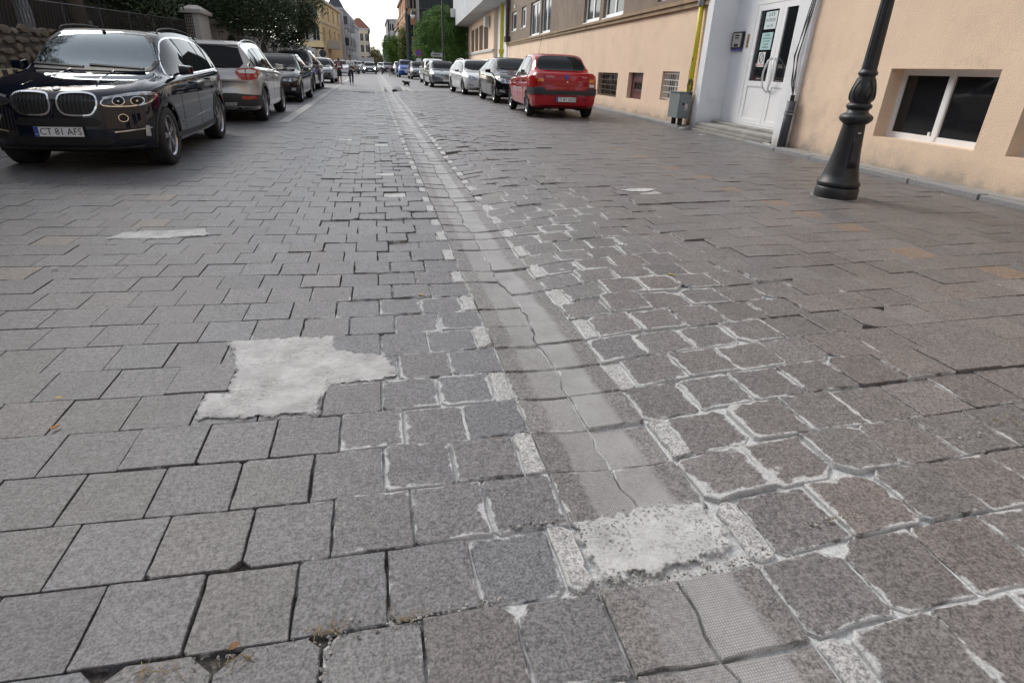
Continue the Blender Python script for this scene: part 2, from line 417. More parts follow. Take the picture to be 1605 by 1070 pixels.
def STEP(x, y):
    "settled area of stones along the gutter: the right side stands a little proud beyond a stepped line"
    e = 2.35 + 0.45 * noise.noise(Vector((y * 1.3, 2.0, 0))) if y < 6 else 1.9 + noise.noise(Vector((y, 5, 0)))
    s = 0.005 if x > e and y < 12 else 0
    for (X, Y, w, d, h) in ((1.7, 6.6, .7, 0.14, 0.009), (2.9, 5.4, 0.5, 0.14, 0.010), (1.9, 9.6, 0.8, 0.14, 0.010), (-0.3, 7.4, 0.4, 0.13, 0.009), (-0.1, 5.2, 0.3, 0.13, -0.008), (2.0, 3.1, 0.6, 0.12, 0.009), (2.3, 1.95, .6, .12, .009)):
        if abs(x - X) < w and abs(y - Y) < d: s += h
    return s
OCHRE = [(4.0, 2.9), (3.92, 3.45), (3.97, 4.05), (3.9, 4.6), (3.9, 5.2), (3.85, 5.9), (3.8, 6.6), (3.75, 7.4), (3.8, 8.2), (3.75, 9.2), (-2.15, 6.1), (-2.25, 4.68), (-2.3, 3.9), (-2.35, 3.2), (-1.75, 5.2)]
PALE = [(0.03, 14.6), (0.6, 14.3), (-0.029, 7.68), (0.15, 6.45), (0.0, 10.6), (-0.5, 11.4), (2.76, 5.92), (0.3, 12.8), (-0.2, 17.2), (0.2, 17.2), (0.65, 18.6)]
k0 = -4
row = k0
while True:
    y0 = Y0 + row * PITCH; y1 = y0 + PITCH
    if y0 > YE - PITCH: break
    B = row % 2 == 0 if False else (row % 2 == 0)
    # row 0 starts at 1.02 (filler row), 1 plain, 2 filler (1.51) ...
    filler = (row % 2 == 0)
    sk = 0.0
    yl0, yl1 = y0, y1
    # left of the gutter
    x = GL
    if filler:
        make_stone(0.425, GL, yl0, yl1, 'filler_stone', (0.40, 0.395, 0.39), 0.62 if y0 < 6 else 0.3); x = 0.425
    while x > XL:
        w = WID
        c = None
        ccx, ccy = x - w / 2, (y0 + y1) / 2
        for px, py in OCHRE:
            if abs(px - ccx) < w / 2 and abs(py - ccy) < PITCH / 2: c = (0.185, 0.158, 0.14)
        for px, py in PALE:
            if abs(px - ccx) < w / 2 and abs(py - ccy) < PITCH / 2: c = (0.42, 0.415, 0.405)
        jit = random.gauss(0, 0.004)
        make_stone(x - w + jit * 0, x, yl0, yl1, 'paving_stone', c); x -= w
    # gutter stones, split by a wandering middle joint
    mid = GM + random.uniform(-0.02, 0.02); pz = getattr(make_stone, 'mid', mid)
    wob = [(pz, y0)] + [(pz + (mid - pz) * t + random.uniform(-.012, .012), y0 + PITCH * t) for t in (0.3, 0.55, 0.8)] + [(mid, y1)]
    make_stone.mid = mid
    if not (1.0 < (y0 + y1) / 2 < 1.27):
        wave = lambda xx: 0.010 * math.sin(xx * 17 + row) + random.uniform(-.002, .002)
        g_ = 0.004
        wy0, wy1 = y0 + g_, y1 - g_
        if y0 < 12:
            left = [(GL + g_, wy0), (0.58, wy0 + random.uniform(-.003, .008)), (0.66, wy0 + random.uniform(-.003, .006))] + [(p[0] - 0.0035, min(max(p[1], wy0), wy1)) for p in wob] + [(0.66, wy1 - random.uniform(0, .008)), (0.58, wy1 - random.uniform(0, .006)), (GL + g_, wy1), (GL + g_, (y0 + y1) / 2)]
            rgt = [(p[0] + 0.0035, min(max(p[1], wy0), wy1)) for p in wob][::-1]
            rgt = [(wob[0][0] + 0.0035, wy0), (0.82, wy0 + random.uniform(-.002, .006)), (0.9, wy0 + random.uniform(-.002, .006)), (GR - g_, wy0), (GR - g_, (y0 + y1) / 2), (GR - g_, wy1), (0.9, wy1 - random.uniform(0, .007)), (0.82, wy1 - random.uniform(0, .007))] + rgt[:-1]
        else: left = rgt = None
        for (a, b_, pl) in ((GL, mid, left), (mid, GR, rgt)):
            make_stone(a, b_, y0, y1, 'gutter_stone', (lambda q: (0.205 * q, 0.194 * q, 0.19 * q))(random.uniform(.85, 1.12)), 0.50 if y0 < 5 else 0.35, pl)
    # right of the gutter
    x = GR
    if filler:
        make_stone(GR, 1.055, y0, y1, 'filler_stone', (0.40, 0.395, 0.39), 0.62 if y0 < 6 else 0.3); x = 1.055
    while x < XR - 0.2:
        w = WID + 0.012
        c = None
        ccx, ccy = x + w / 2, (y0 + y1) / 2
        for px, py in OCHRE:
            if abs(px - ccx) < w / 2 and abs(py - ccy) < PITCH / 2: c = (0.215, 0.165, 0.13)
        for px, py in PALE:
            if abs(px - ccx) < w / 2 and abs(py - ccy) < PITCH / 2: c = (0.42, 0.415, 0.405)
        make_stone(x, x + w, y0, y1, 'paving_stone', c); x += w
    row += 1

def stone_object(name, items, mat, kind=None):
    vs = []; fs = []; ed = []; col = []; cm_ = []
    for it in items:
        n = len(vs); vs += it[2]; fs += [tuple(i + n for i in f) for f in it[3]]
        ed += it[4]; col += [(*it[5], 1)] * len(it[2]); cm_ += [it[6]] * len(it[2])
    me = bpy.data.meshes.new(name); me.from_pydata(vs, [], fs); me.materials.append(mat)
    me.attributes.new('joint_edge', 'FLOAT', 'POINT').data.foreach_set('value', ed)
    me.attributes.new('cement', 'FLOAT', 'POINT').data.foreach_set('value', cm_)
    me.attributes.new('stone_colour', 'FLOAT_COLOR', 'POINT').data.foreach_set('color', np.array(col, dtype=np.float32).ravel())
    o = link(bpy.data.objects.new(name, me), street)
    if kind: o['kind'] = kind
    return o
for kd, lim, mat in (('paving_stone', 300, M_STONE), ('gutter_stone', 90, M_GUT), ('filler_stone', 46, M_STONE)):
    L = sorted([s for s in stones if s[0] == kd], key=lambda s: -s[7])
    for s in L[:lim]: stone_object(kd, [s], mat)
    stone_object(kd + 's', L[lim:], mat, 'stuff')

# cement patches: thin irregular slabs, following the surface
def patch_slab(name, poly, z_off, mat, rough=0.012, thick=0.03):
    pts = []
    n = len(poly)
    for i in range(n):
        p1, p2 = poly[i], poly[(i + 1) % n]; L = math.dist(p1, p2); k = max(1, int(L / 0.02))
        for j in range(k):
            t = j / k; a = random.gauss(0, rough * 0.5)
            pts.append((p1[0] + (p2[0] - p1[0]) * t + a, p1[1] + (p2[1] - p1[1]) * t + random.gauss(0, rough * 0.5)))
    nb = len(pts)
    xs = [p[0] for p in pts]; ys = [p[1] for p in pts]
    y = min(ys)
    ext = list(pts)
    while y < max(ys):
        x = min(xs)
        while x < max(xs):
            q = (x + random.uniform(-.008, .008), y + random.uniform(-.008, .008))
            if inside(q, pts) and min(math.dist(q, p) for p in pts) > 0.012: ext.append(q)
            x += 0.03
        y += 0.03
    ev = [(i, (i + 1) % nb) for i in range(nb)]
    vo, eo, fo, *_ = delaunay_2d_cdt([Vector(p) for p in ext], ev, [], 1, 1e-5)
    vs = []; m2 = MB()
    for v in vo:
        dmin = min(math.dist(v, p) for p in pts)
        zz = ground(v[0]) + undul(v[0], v[1]) + z_off + (0.004 * noise.noise(Vector((v[0] * 9, v[1] * 9, 1))) + 0.003 * noise.noise(Vector((v[0] * 40, v[1] * 40, 1)))) * min(1, dmin / 0.03)
        vs.append((v[0], v[1], zz - (0.004 if dmin < 0.008 else 0)))
    m2.add(vs, fo)
    sk = [(p[0], p[1], ground(p[0]) + undul(*p) - thick) for p in pts]
    tp = [(p[0], p[1], ground(p[0]) + undul(*p) + z_off - 0.004) for p in pts]
    pass
    o = m2.build(name, mat, street, smooth=False)
    fd = [min(1.0, min(math.dist(v[:2], p) for p in pts) / 0.05) for v in vs] + [0.0] * (len(m2.v) - len(vs))
    o.data.attributes.new('fade', 'FLOAT', 'POINT').data.foreach_set('value', fd); return o
G1 = [(-.53, 2.4), 1.07]
o = patch_slab('cement_patch', [(x + (.02 if x > -.4 else -.03), y) for x, y in PATCH1], 0.005, M_CEM); o['label'] = 'pale grey cement patch filling several missing stones'
o = patch_slab('cement_patch', PATCH2, 0.006, M_CEM); o['label'] = 'thin pale cement smear across the left paving'
o = patch_slab('cement_patch', PATCH3, 0.005, M_CEM2, 0.014); o['label'] = 'rough broken cement fill across the gutter'
for (x, y, w) in ((2.76, 5.9, .2), (-1.05, 5.5, .07)):
    pl = [(x + w * (1 + .25 * math.sin(3 * t)) * math.cos(t), y + w * .5 * math.sin(t)) for t in [i * .5 for i in range(12)]]
    patch_slab('cement_patch', pl, 0.006 + STEP(x, y) + .004, M_CEM, .006)

# gravel lying in the open joints
def gravel():
    mb = MB()
    spots = [(0.74, 1.01, .22, .022, 190), (0.95, 1.04, .10, .02, 60), (0.03, 1.02, .09, .014, 60), (0.2, 1.035, .06, .012, 30), (0.40, 1.29, .09, .01, 34), (1.28, 1.095, .12, .01, 30), (1.55, 1.36, .12, .012, 24), (-0.16, 1.03, .05, .02, 24), (-.35, 1.0, .12, .012, 24), (0.53, 1.2, .02, .09, 28), (-.19, .9, .01, .09, 26), (2.0, 1.36, .2, .01, 24), (.73, 1.30, .12, .01, 34), (0.6, 1.03, .1, .03, 60), (.5, 1.03, .07, .02, 30)]
    for (x, y, sx, sy, n) in spots:
        for _ in range(n):
            px, py = random.gauss(x, sx * .55), random.gauss(y, sy * .7); s = random.uniform(.0018, .0058)
            z = ground(px) + undul(px, py) + random.uniform(-.002, .006)
            V = [Vector((random.uniform(-1, 1), random.uniform(-1, 1), 0)).normalized() * s * random.uniform(.7, 1.2) for _ in range(1)]
            a = random.random() * 6
            ring = [(px + s * math.cos(a + k * 1.257) * random.uniform(.7, 1.3), py + s * math.sin(a + k * 1.257) * random.uniform(.7, 1.3), z + random.uniform(-.3, .3) * s) for k in range(5)]
            mb.add(ring + [(px, py, z + s * .8), (px, py, z - s)], [(k, (k + 1) % 5, 5) for k in range(5)] + [((k + 1) % 5, k, 6) for k in range(5)], 0 if random.random() < .75 else 1)
    return mb.build('gravel', [paint('gravel_grey', (.26, .25, .24), .85, scale=90, var=.5), paint('gravel_pale', (.5, .48, .45), .85, scale=60, var=.3)])
tag(gravel(), 'loose grey grit lying in the open joints of the paving', 'gravel', kind='stuff')
M_STRAW = paint('dry_straw', (.34, .26, .15), .8, var=.3, scale=40)
mb = MB()
for (x, y, n, s) in ((-0.185, 1.03, 26, .03), (-.56, .99, 16, .03), (0.0, 1.03, 12, .02), (-.38, .985, 12, .02), (1.52, 1.36, 8, .02), (1.3, 1.1, 6, .02), (2.87, 1.9, 8, .03), (1.0, 2.0, 6, .02), (2.3, 1.42, 8, .03)):
    for _ in range(n):
        px, py = random.gauss(x, s), random.gauss(y, s * .35); a = random.uniform(0, 3.14); l = random.uniform(.006, .022)
        z = ground(px) + undul(px, py) + random.uniform(.001, .008)
        mb.tube([(px - l * math.cos(a), py - l * math.sin(a), z), (px + l * math.cos(a), py + l * math.sin(a), z + random.uniform(0, .006))], .0009, 4)
tag(mb.build('dry_straw', M_STRAW), 'dry straw and plant debris caught in the paving joints', 'straw', kind='stuff')
# single small litter
def bit(name, px, py, L, W, mat, label, cat, leaf=False, rot=None):
    p = G(px, py); p.z = ground(p.x) + undul(p.x, p.y) + .006
    a = random.uniform(0, 3) if rot is None else rot
    mb = MB()
    if leaf:
        pts = []
        for i in range(7):
            t = i / 6; w = W * math.sin(math.pi * t) ** .7 + .0005
            pts += [((t - .5) * L, -w / 2, .004 * math.sin(3 * t)), ((t - .5) * L, 0, .0015 + .004 * math.sin(3 * t)), ((t - .5) * L, w / 2, .006 * math.sin(3 * t))]
        mb.add(pts, [(3 * i + j, 3 * i + 3 + j, 3 * i + 4 + j, 3 * i + 1 + j) for i in range(6) for j in range(2)])
    else:
        mb.tube([(-L / 2, 0, W / 2), (-L / 6, 0, W / 2), (L / 2, 0, W / 2)], [W / 2, W / 2, W / 2], 10)
    o = mb.build(name, mat); o.location = p; o.rotation_euler = (0, 0, a); tag(o, label, cat); return o
M_LEAFY = paint('yellow_leaf', (.50, .36, .08), .6, var=.25, scale=50); M_LEAFB = paint('brown_leaf', (.22, .12, .06), .7, var=.3, scale=50)
M_WHITE_BIT = paint('white_scrap', (.75, .74, .72), .7)
bit('cigarette_butt', 87, 672, .030, .008, paint('butt_orange', (.62, .33, .12), .7), 'orange cigarette butt on the left foreground paving', 'cigarette butt', rot=.9)
bit('leaf', 92, 626, .035, .010, M_LEAFY, 'narrow yellow leaf above the cigarette butt on the left paving', 'leaf', True, .1)
bit('leaf', 660, 463, .045, .02, M_LEAFY, 'small yellow leaf in a joint left of the gutter', 'leaf', True)
bit('leaf', 1052, 432, .05, .025, M_LEAFY, 'small yellow leaf on the paving right of the gutter', 'leaf', True)
bit('leaf', 367, 1014, .03, .018, M_LEAFB, 'brown dry leaf in the open joint at the bottom left', 'leaf', True)
bit('leaf', 1240, 255, .11, .05, M_LEAFB, 'brown leaf by the kerb below the drainpipe', 'leaf', True)
bit('leaf', 1508, 302, .10, .04, M_LEAFY, 'dry leaf by the kerb under the basement window', 'leaf', True)
bit('paper_scrap', 1100, 212, .22, .05, M_WHITE_BIT, 'white paper scrap in front of the entrance step', 'litter', True, .2)
bit('paper_scrap', 926, 192, .10, .03, M_WHITE_BIT, 'small white scrap behind the red car', 'litter', True, .4)
bit('cigarette_butt', 86, 423, .035, .012, M_WHITE_BIT, 'white cigarette end on the paving at the left', 'cigarette butt', rot=.4)

# ------------------------------------------------------------------ wall frames
class Frame:
    "s runs along d, off > 0 goes deeper into the building (away from n)"
    def __init__(s, o, d, inward):
        s.o = Vector((o[0], o[1], 0)); s.d = Vector((d[0], d[1], 0)).normalized()
        s.n = Vector((-s.d.y, s.d.x, 0))
        if s.n.dot(Vector((inward[0], inward[1], 0))) < 0: s.n = -s.n
    def P(s, u, z, off=0): v = s.o + s.d * u + s.n * off; return Vector((v.x, v.y, z))
    def box(s, mb, u0, u1, z0, z1, o0, o1, mi=0):
        return mb.hexa([s.P(u0, z0, o0), s.P(u1, z0, o0), s.P(u1, z0, o1), s.P(u0, z0, o1), s.P(u0, z1, o0), s.P(u1, z1, o0), s.P(u1, z1, o1), s.P(u0, z1, o1)], mi)
def wall_open(fr, u0, u1, z0, z1, ops, off, depth, name, mat, parent, reveal=None, thick=0.3):
    "front face with openings cut and reveals going inwards"
    mb = MB(); us = sorted({u0, u1, *[o[0] for o in ops], *[o[1] for o in ops]}); zs = sorted({z0, z1, *[o[2] for o in ops], *[o[3] for o in ops]})
    for i in range(len(us) - 1):
        for j in range(len(zs) - 1):
            cu, cz = (us[i] + us[i + 1]) / 2, (zs[j] + zs[j + 1]) / 2
            if any(o[0] < cu < o[1] and o[2] < cz < o[3] for o in ops): continue
            mb.add([fr.P(us[i], zs[j], off), fr.P(us[i + 1], zs[j], off), fr.P(us[i + 1], zs[j + 1], off), fr.P(us[i], zs[j + 1], off)], [(0, 1, 2, 3)])
    for o in ops:
        a, b, c, d = o[:4]; q = [(a, c), (b, c), (b, d), (a, d)]
        for k in range(4):
            p1, p2 = q[k], q[(k + 1) % 4]
            mb.add([fr.P(*p1, off), fr.P(*p2, off), fr.P(*p2, off + depth + .05), fr.P(*p1, off + depth + .05)], [(0, 1, 2, 3)])
    # top and ends
    mb.add([fr.P(u0, z1, off), fr.P(u1, z1, off), fr.P(u1, z1, off + thick), fr.P(u0, z1, off + thick)], [(0, 1, 2, 3)])
    for u in (u0, u1): mb.add([fr.P(u, z0, off), fr.P(u, z1, off), fr.P(u, z1, off + thick), fr.P(u, z0, off + thick)], [(0, 1, 2, 3)])
    return mb.build(name, mat, parent)
M_PVC = paint('white_window_plastic', (.84, .845, .85), .35, var=.03)
M_DARKG = glass('dark_window_glass', (.012, .013, .015), .04)
M_GREYG = glass('grey_window_glass', (.05, .06, .065), .06)
M_DARKG.node_tree.nodes['Principled BSDF'].inputs['IOR'].default_value = 1.5
M_CURT = paint('net_curtain', (.50, .50, .48), .9, var=.2, scale=12)
def window(fr, u0, u1, z0, z1, off, parent, mat=None, cols=2, fw=.06, gl=None, rows=1, name='window', thick=.05, sill=None):
    mat = mat or M_PVC; gl = gl or M_DARKG
    mb = MB(); fr.box(mb, u0, u0 + fw, z0, z1, off, off + thick); fr.box(mb, u1 - fw, u1, z0, z1, off, off + thick)
    fr.box(mb, u0 + fw, u1 - fw, z0, z0 + fw, off + .001, off + thick); fr.box(mb, u0 + fw, u1 - fw, z1 - fw, z1, off + .001, off + thick)
    us = np.linspace(u0 + fw * .6, u1 - fw * .6, cols + 1); zs = np.linspace(z0 + fw * .6, z1 - fw * .6, rows + 1)
    for u in us[1:-1]: fr.box(mb, u - fw * .6, u + fw * .6, z0 + fw, z1 - fw, off - .006, off + thick)
    for z in zs[1:-1]: fr.box(mb, u0 + fw, u1 - fw, z - fw * .4, z + fw * .4, off - .004, off + thick)
    w = mb.build(name, mat, parent)
    for i in range(cols):
        for j in range(rows):
            p = MB(); fr.box(p, us[i] + fw * .3, us[i + 1] - fw * .3, zs[j] + fw * .2, zs[j + 1] - fw * .2, off + .022, off + .034); p.build('pane', gl, w)
    if sill:
        s_ = MB(); fr.box(s_, u0 - .03, u1 + .03, z0 - .035, z0 - .002, off - sill, off + .02); s_.build('sill', mat, w)
    return w

# ------------------------------------------------------------------ the long apartment building on the right
Oc = G(1234, 230, .065); RW = Frame((Oc.x, Oc.y), (0.062, 1), (1, 0))
def WA(px, py, off=0.0):
    w = wray(px, py); n = np.array(RW.n[:2]); d = np.array(RW.d[:2]); o = np.array([Oc.x, Oc.y])
    t = (o.dot(n) + off) / w[:2].dot(n); P = w * t; return P[:2].dot(d) - o.dot(d), P[2] + CAMH
M_PEACH = paint('peach_render', (.84, .64, .475), .9, var=.06, scale=1.2, bmp=.9, bscale=70, dirt=((.58, .45, .34), .35))
def splash(m):
    "grey splash dirt and damp along the foot of a wall, with an uneven upper edge"
    nt = m.node_tree; b = nt.nodes['Principled BSDF']; src = b.inputs['Base Color'].links[0].from_socket
    sep = nt.nodes.new('ShaderNodeSeparateXYZ'); nt.links.new(obj_co(nt), sep.inputs[0])
    h_ = math_(nt, 'ADD', sep.outputs[2], math_(nt, 'MULTIPLY', math_(nt, 'SUBTRACT', nz(nt, 2.2, 7, .7), .5), .45))
    f_ = ramp(nt, h_, [(.22, .75), (.30, .35), (.5, 0)]); st_ = ramp(nt, nz(nt, .8, 9, .75), [(.56, 0), (.66, .22)])
    nt.links.new(mixc(nt, math_(nt, 'ADD', f_, st_, True), src, (.30, .26, .22)), b.inputs['Base Color'])
splash(M_PEACH)
M_PEACHT = paint('peach_reveal', (.52, .38, .27), .9, var=.08, scale=3, bmp=.5, bscale=70)
M_BROWNW = paint('old_brown_render', (.215, .165, .125), .9, var=.14, scale=1.5, bmp=.4, bscale=50, dirt=((.33, .26, .20), .6))
M_WHITEW = paint('white_bay_paint', (.80, .815, .84), .7, var=.03, scale=1.5, bmp=.2, bscale=30, dirt=((.62, .63, .65), .25))

M_LEDGE = paint('stained_ledge', (.34, .24, .145), .85, var=.25, scale=3, bmp=.4, bscale=40, dirt=((.16, .13, .10), .7))
M_CONC = paint('old_concrete', (.30, .29, .27), .9, var=.18, scale=3, bmp=.5, bscale=50, dirt=((.14, .13, .12), .6))
M_SOFFIT = paint('grey_concrete_slab', (.44, .45, .46), .85, var=.1, scale=1.5, bmp=.2, bscale=20, dirt=((.27, .26, .25), .5))
bld = empty('apartment_building', RW.P(0, 0, 0), 0, 'long peach and brown apartment building with white entrance bay on the right side', 'building', ws=True)
TOP = 9.0
ZG = ground(Oc.x) + .005
def inv(o): # children built in world space: undo the parent's location
    for c in o.children: c.matrix_parent_inverse = o.matrix_world.inverted()
bld_parts_origin = bld.location.copy()
zb = 0.10
splash(M_WHITEW)
# section A (near, peach)
bigw = [(-3.52, -1.90, .58, 1.43), (-5.7, -3.92, .58, 1.43), (-9.2, -7.4, .58, 1.43)]
wall_open(RW, -24, 0.0, zb, TOP, bigw + [(-3.4, -1.9, 3.9, 5.3), (-8, -6.4, 3.9, 5.3)], 0, .26, 'wall', M_PEACH, bld)
for a, b_, c, d in bigw:
    w = window(RW, a, b_, c, d, .20, bld, cols=2, fw=.075)
    s_ = MB(); RW.box(s_, b_ - .84, b_ - .79, c + .03, d - .03, .19, .22); s_.build('sash', M_PVC, w)
for a in (-3.4, -8): window(RW, a, a + 1.5, 3.9, 5.3, .15, bld)
s_ = MB(); RW.box(s_, -2.62, -2.585, .63, .70, .213, .222); s_.build('sticker', paint('sticker_white', (.8, .8, .78), .6), bld)
# section B (far, peach plinth, brown above)
bw = [(9.53, 11.67, .54, 1.25), (7.31, 8.53, .58, 1.28), (4.90, 5.95, .66, 1.33)]
wall_open(RW, 3.78, 33.5, zb, 2.64, bw, 0, .22, 'plinth', M_PEACH, bld)
uw = [(12.25, 14.30, 2.86, 4.45), (9.73, 11.85, 2.86, 4.45), (22.76, 25.4, 2.86, 4.45), (20.18, 22.42, 2.86, 4.45), (30.15, 31.95, 3.40, 4.48), (26.78, 28.3, 3.40, 4.48)]
uw2 = [(a, b_, 6.2, 7.7) for a, b_, _, _ in uw]
wall_open(RW, 3.78, 33.5, 2.82, TOP, uw + uw2 + [(5, 7, 2.95, 4.45)], .03, .2, 'upper_wall', M_BROWNW, bld)
for i, (a, b_, c, d) in enumerate(uw + uw2):
    big = c < 3 or c > 6
    window(RW, a + (.02), b_ - .02, c + .02, d - .02, .12, bld, cols=2 if big else 1, fw=.10 if big else .13, gl=M_GREYG, sill=.11)
    if big and c < 3:
        k = MB()
        n = 12; w0 = a + .25; w1 = a + (b_ - a) * .48
        vs = []
        for q in range(n + 1):
            u = w0 + (w1 - w0) * q / n
            vs += [RW.P(u, c + .15, .20 + .02 * (q % 2)), RW.P(u, d - .12, .20 + .02 * (q % 2))]
        k.add(vs, [(2 * q, 2 * q + 2, 2 * q + 3, 2 * q + 1) for q in range(n)]); k.build('curtain', M_CURT, bld)
window(RW, 5.02, 6.98, 2.97, 4.43, .12, bld, fw=.1, gl=M_GREYG)
mb = MB(); RW.box(mb, 3.78, 33.5, 2.64, 2.74, -.07, .1); RW.box(mb, 3.78, 33.5, 2.741, 2.82, -.11, .1); mb.build('ledge', M_LEDGE, bld)
# basement windows
M_OLDWOOD = paint('dark_red_wood', (.11, .03, .03), .5, var=.2, scale=8)
M_GRILL = paint('ochre_brown_bars', (.085, .062, .035), .6, var=.3, scale=10); M_GRILLW = paint('white_bars', (.62, .61, .58), .5, var=.1)
def grille(u0, u1, z0, z1, off, mat, nv, nh, parent):
    mb = MB()
    for u in np.linspace(u0, u1, nv): mb.tube([RW.P(u, z0, off), RW.P(u, z1, off)], .010, 5)
    for z in np.linspace(z0, z1, nh): RW.box(mb, u0, u1, z - .010, z + .010, off - .006, off + .006)
    mb.build('grille', mat, parent)
for i, (a, b_, c, d) in enumerate(bw):
    if i == 1:
        w = window(RW, a, b_, c, d, .12, bld, mat=M_OLDWOOD, cols=1, fw=.26, gl=M_DARKG, name='window')
        s_ = MB(); RW.box(s_, a + .20, b_ - .20, c + .19, c + .22, .10, .13); RW.box(s_, a + .20, b_ - .20, d - .22, d - .19, .10, .13); s_.build('moulding', M_OLDWOOD, w)
    else:
        w = window(RW, a, b_, c, d, .16, bld, mat=M_GRILL if i == 0 else M_PVC, cols=2, fw=.06)
        grille(a + .06, b_ - .06, c + .05, d - .05, .05, M_GRILL if i == 0 else M_GRILLW, 12 if i == 0 else 9, 5, w)
# entrance bay
M_PVC2 = paint('white_door_plastic', (.84, .85, .86), .3, var=.03)
mb = MB()
RW.box(mb, 0.0, 0.42, zb, TOP, -.06, .55)      # near pilaster
mb.build('pilaster', M_WHITEW, bld); mb = MB()
RW.box(mb, 3.52, 3.78, zb, TOP, -.06, .55); mb.build('pilaster', M_WHITEW, bld)
wall_open(RW, 0.42, 3.52, zb, TOP, [(1.18, 2.78, .36, 2.98)], .50, .12, 'recess_wall', M_WHITEW, bld)
mb = MB(); RW.box(mb, .42, 3.52, 5.0, 5.3, -.2, .5); mb.build('lintel', M_WHITEW, bld)
# door: two leaves in one frame, transom above
D0, D1, DZ0, DZ1 = 1.18, 2.78, .37, 2.60
mb = MB(); 
for a, b_ in ((D0, D0 + .05), (D1 - .05, D1)): RW.box(mb, a, b_, DZ0, 2.98, .50, .58)
RW.box(mb, D0 + .05, D1 - .05, 2.56, 2.64, .50, .58); RW.box(mb, D0 + .05, D1 - .05, 2.93, 2.98, .50, .58); RW.box(mb, D0 + .05, D1 - .05, DZ0 - .01, DZ0 + .02, .50, .58)
df = mb.build('door_frame', M_PVC2, bld)
p = MB(); RW.box(p, D0 + .06, D1 - .06, 2.65, 2.92, .53, .54); p.build('pane', M_DARKG, df)
MIDU = 1.82
for a, b_ in ((D0 + .055, MIDU - .004), (MIDU + .004, D1 - .055)):
    mb = MB(); st = .13 if b_ > 2 else .11
    pa, pb = a + st, b_ - st
    for q in ((a, pa), (pb, b_)): RW.box(mb, q[0], q[1], DZ0 + .025, 2.555, .505, .56)
    for q in ((DZ0 + .025, DZ0 + .12), (1.10, 1.20), (2.45, 2.555)): RW.box(mb, pa, pb, q[0], q[1], .506, .56)
    leaf = mb.build('door', M_PVC2, bld)
    p = MB(); RW.box(p, pa, pb, 1.20, 2.45, .53, .54); p.build('pane', M_DARKG, leaf)
    p = MB(); RW.box(p, pa, pb, DZ0 + .12, 1.10, .52, .55)
    if b_ > 2:
        for q in range(5): RW.box(p, pb - .16, pb - .03, .56 + q * .04, .572 + q * .04, .514, .521)
    p.build('panel', M_PVC2, leaf)
    # curved pull handle
    sgn = 1 if b_ > 2 else -1; base = MIDU + sgn * .055
    h = MB(); h.tube([RW.P(base + sgn * .16 * (math.sin(t) ) * (1 if sgn < 0 else .35), 1.02 + .60 * (t / math.pi), .46 - .05 * math.sin(t) + (.045 if t in (0, math.pi) else 0)) for t in [k * math.pi / 10 for k in range(11)]], .016, 8)
    h.build('handle', paint('brushed_white_metal', (.7, .71, .72), .3, metal=.3), leaf, smooth=True)
# entrance steps (own thing is part of building)
mb = MB(); RW.box(mb, .44, 3.50, .255, .315, -.05, .50); RW.box(mb, .42, 3.54, .19, .254, -.085, .50); RW.box(mb, .3, 3.7, .02, .189, -.12, .5)
RW.box(mb, .44, 3.5, .315, .362, .30, .5)
mb.build('step', M_CONC, bld, bevel=.012)
# base footing strip + kerb in granite blocks
mb = MB(); RW.box(mb, -24, 0.42, -.1, .205, -.20, .02); RW.box(mb, 3.60, 34, -.1, .205, -.20, .02); mb.build('footing', M_CONC, bld)
kerb = empty('kerb', RW.P(0, 0, -.3), 0, 'low grey granite kerb running along the foot of the peach wall', 'kerb', ws=True); kerb['kind'] = 'structure'
M_KERB = paint('granite_kerb', (.25, .25, .255), .8, var=.22, scale=60, bmp=.4, bscale=60, dirt=((.12, .12, .12), .5))
u = -13.0
KV = []
while u < 33:
    if not (.2 < u < 3.4):
        L = .98; mb = MB(); dz = random.uniform(-.006, .006); do = random.uniform(-.006, .006)
        RW.box(mb, u + .005, u + L - .005, 0.0, .205 + dz, -.335 + do, -.205); KV.append(mb.build('kerb_stone', M_KERB, kerb, bevel=.01))
    u += .99
# ventilation bay (white), recessed, with soffit above
wall_open(RW, 33.5, 40.9, zb, TOP, [], .30, .1, 'white_bay_wall', M_WHITEW, bld)
mb = MB(); RW.box(mb, 33.35, 33.6, zb, TOP, -.05, .4); mb.build('pilaster', M_WHITEW, bld)
lou = [(44.6 + i * 4.1, 44.6 + i * 4.1 + 3.4, 2.72, 4.75) for i in range(4)]
wall_open(RW, 40.9, 67.0, zb, TOP, lou, 0, .2, 'wall', M_PEACH, bld)
mb = MB(); RW.box(mb, 40.9, 67.1, 2.46, 2.62, -.1, .1); mb.build('ledge', M_SOFFIT, bld)
M_LOUV = paint('brown_louvre', (.17, .12, .085), .7, var=.15)
for a, b_, c, d in lou:
    mb = MB()
    for k in range(14): z = c + .05 + k * (d - c - .1) / 13; mb.hexa([RW.P(a, z - .05, .14), RW.P(b_, z - .05, .14), RW.P(b_, z - .05, .16), RW.P(a, z - .05, .16), RW.P(a, z + .07, .06), RW.P(b_, z + .07, .06), RW.P(b_, z + .07, .08), RW.P(a, z + .07, .08)])
    mb.build('louvre', M_LOUV, bld)
mb = MB(); RW.box(mb, 33.6, 66.5, 5.35, 8.2, -1.5, -.01); mb.build('overhang', M_SOFFIT, bld)
mb = MB(); RW.box(mb, 66.5, 66.8, 5.35, 8.2, -1.5, -.01); mb.build('overhang_end', M_PEACH, bld)
mb = MB()   # body behind so nothing is hollow
RW.box(mb, -24, .0, 0, TOP + .1, .32, 12); RW.box(mb, .0, 3.8, 0, TOP + .1, .82, 12); RW.box(mb, 3.8, 67, 0, TOP + .1, .62, 12)
mb.build('roof_block', M_PEACHT, bld)
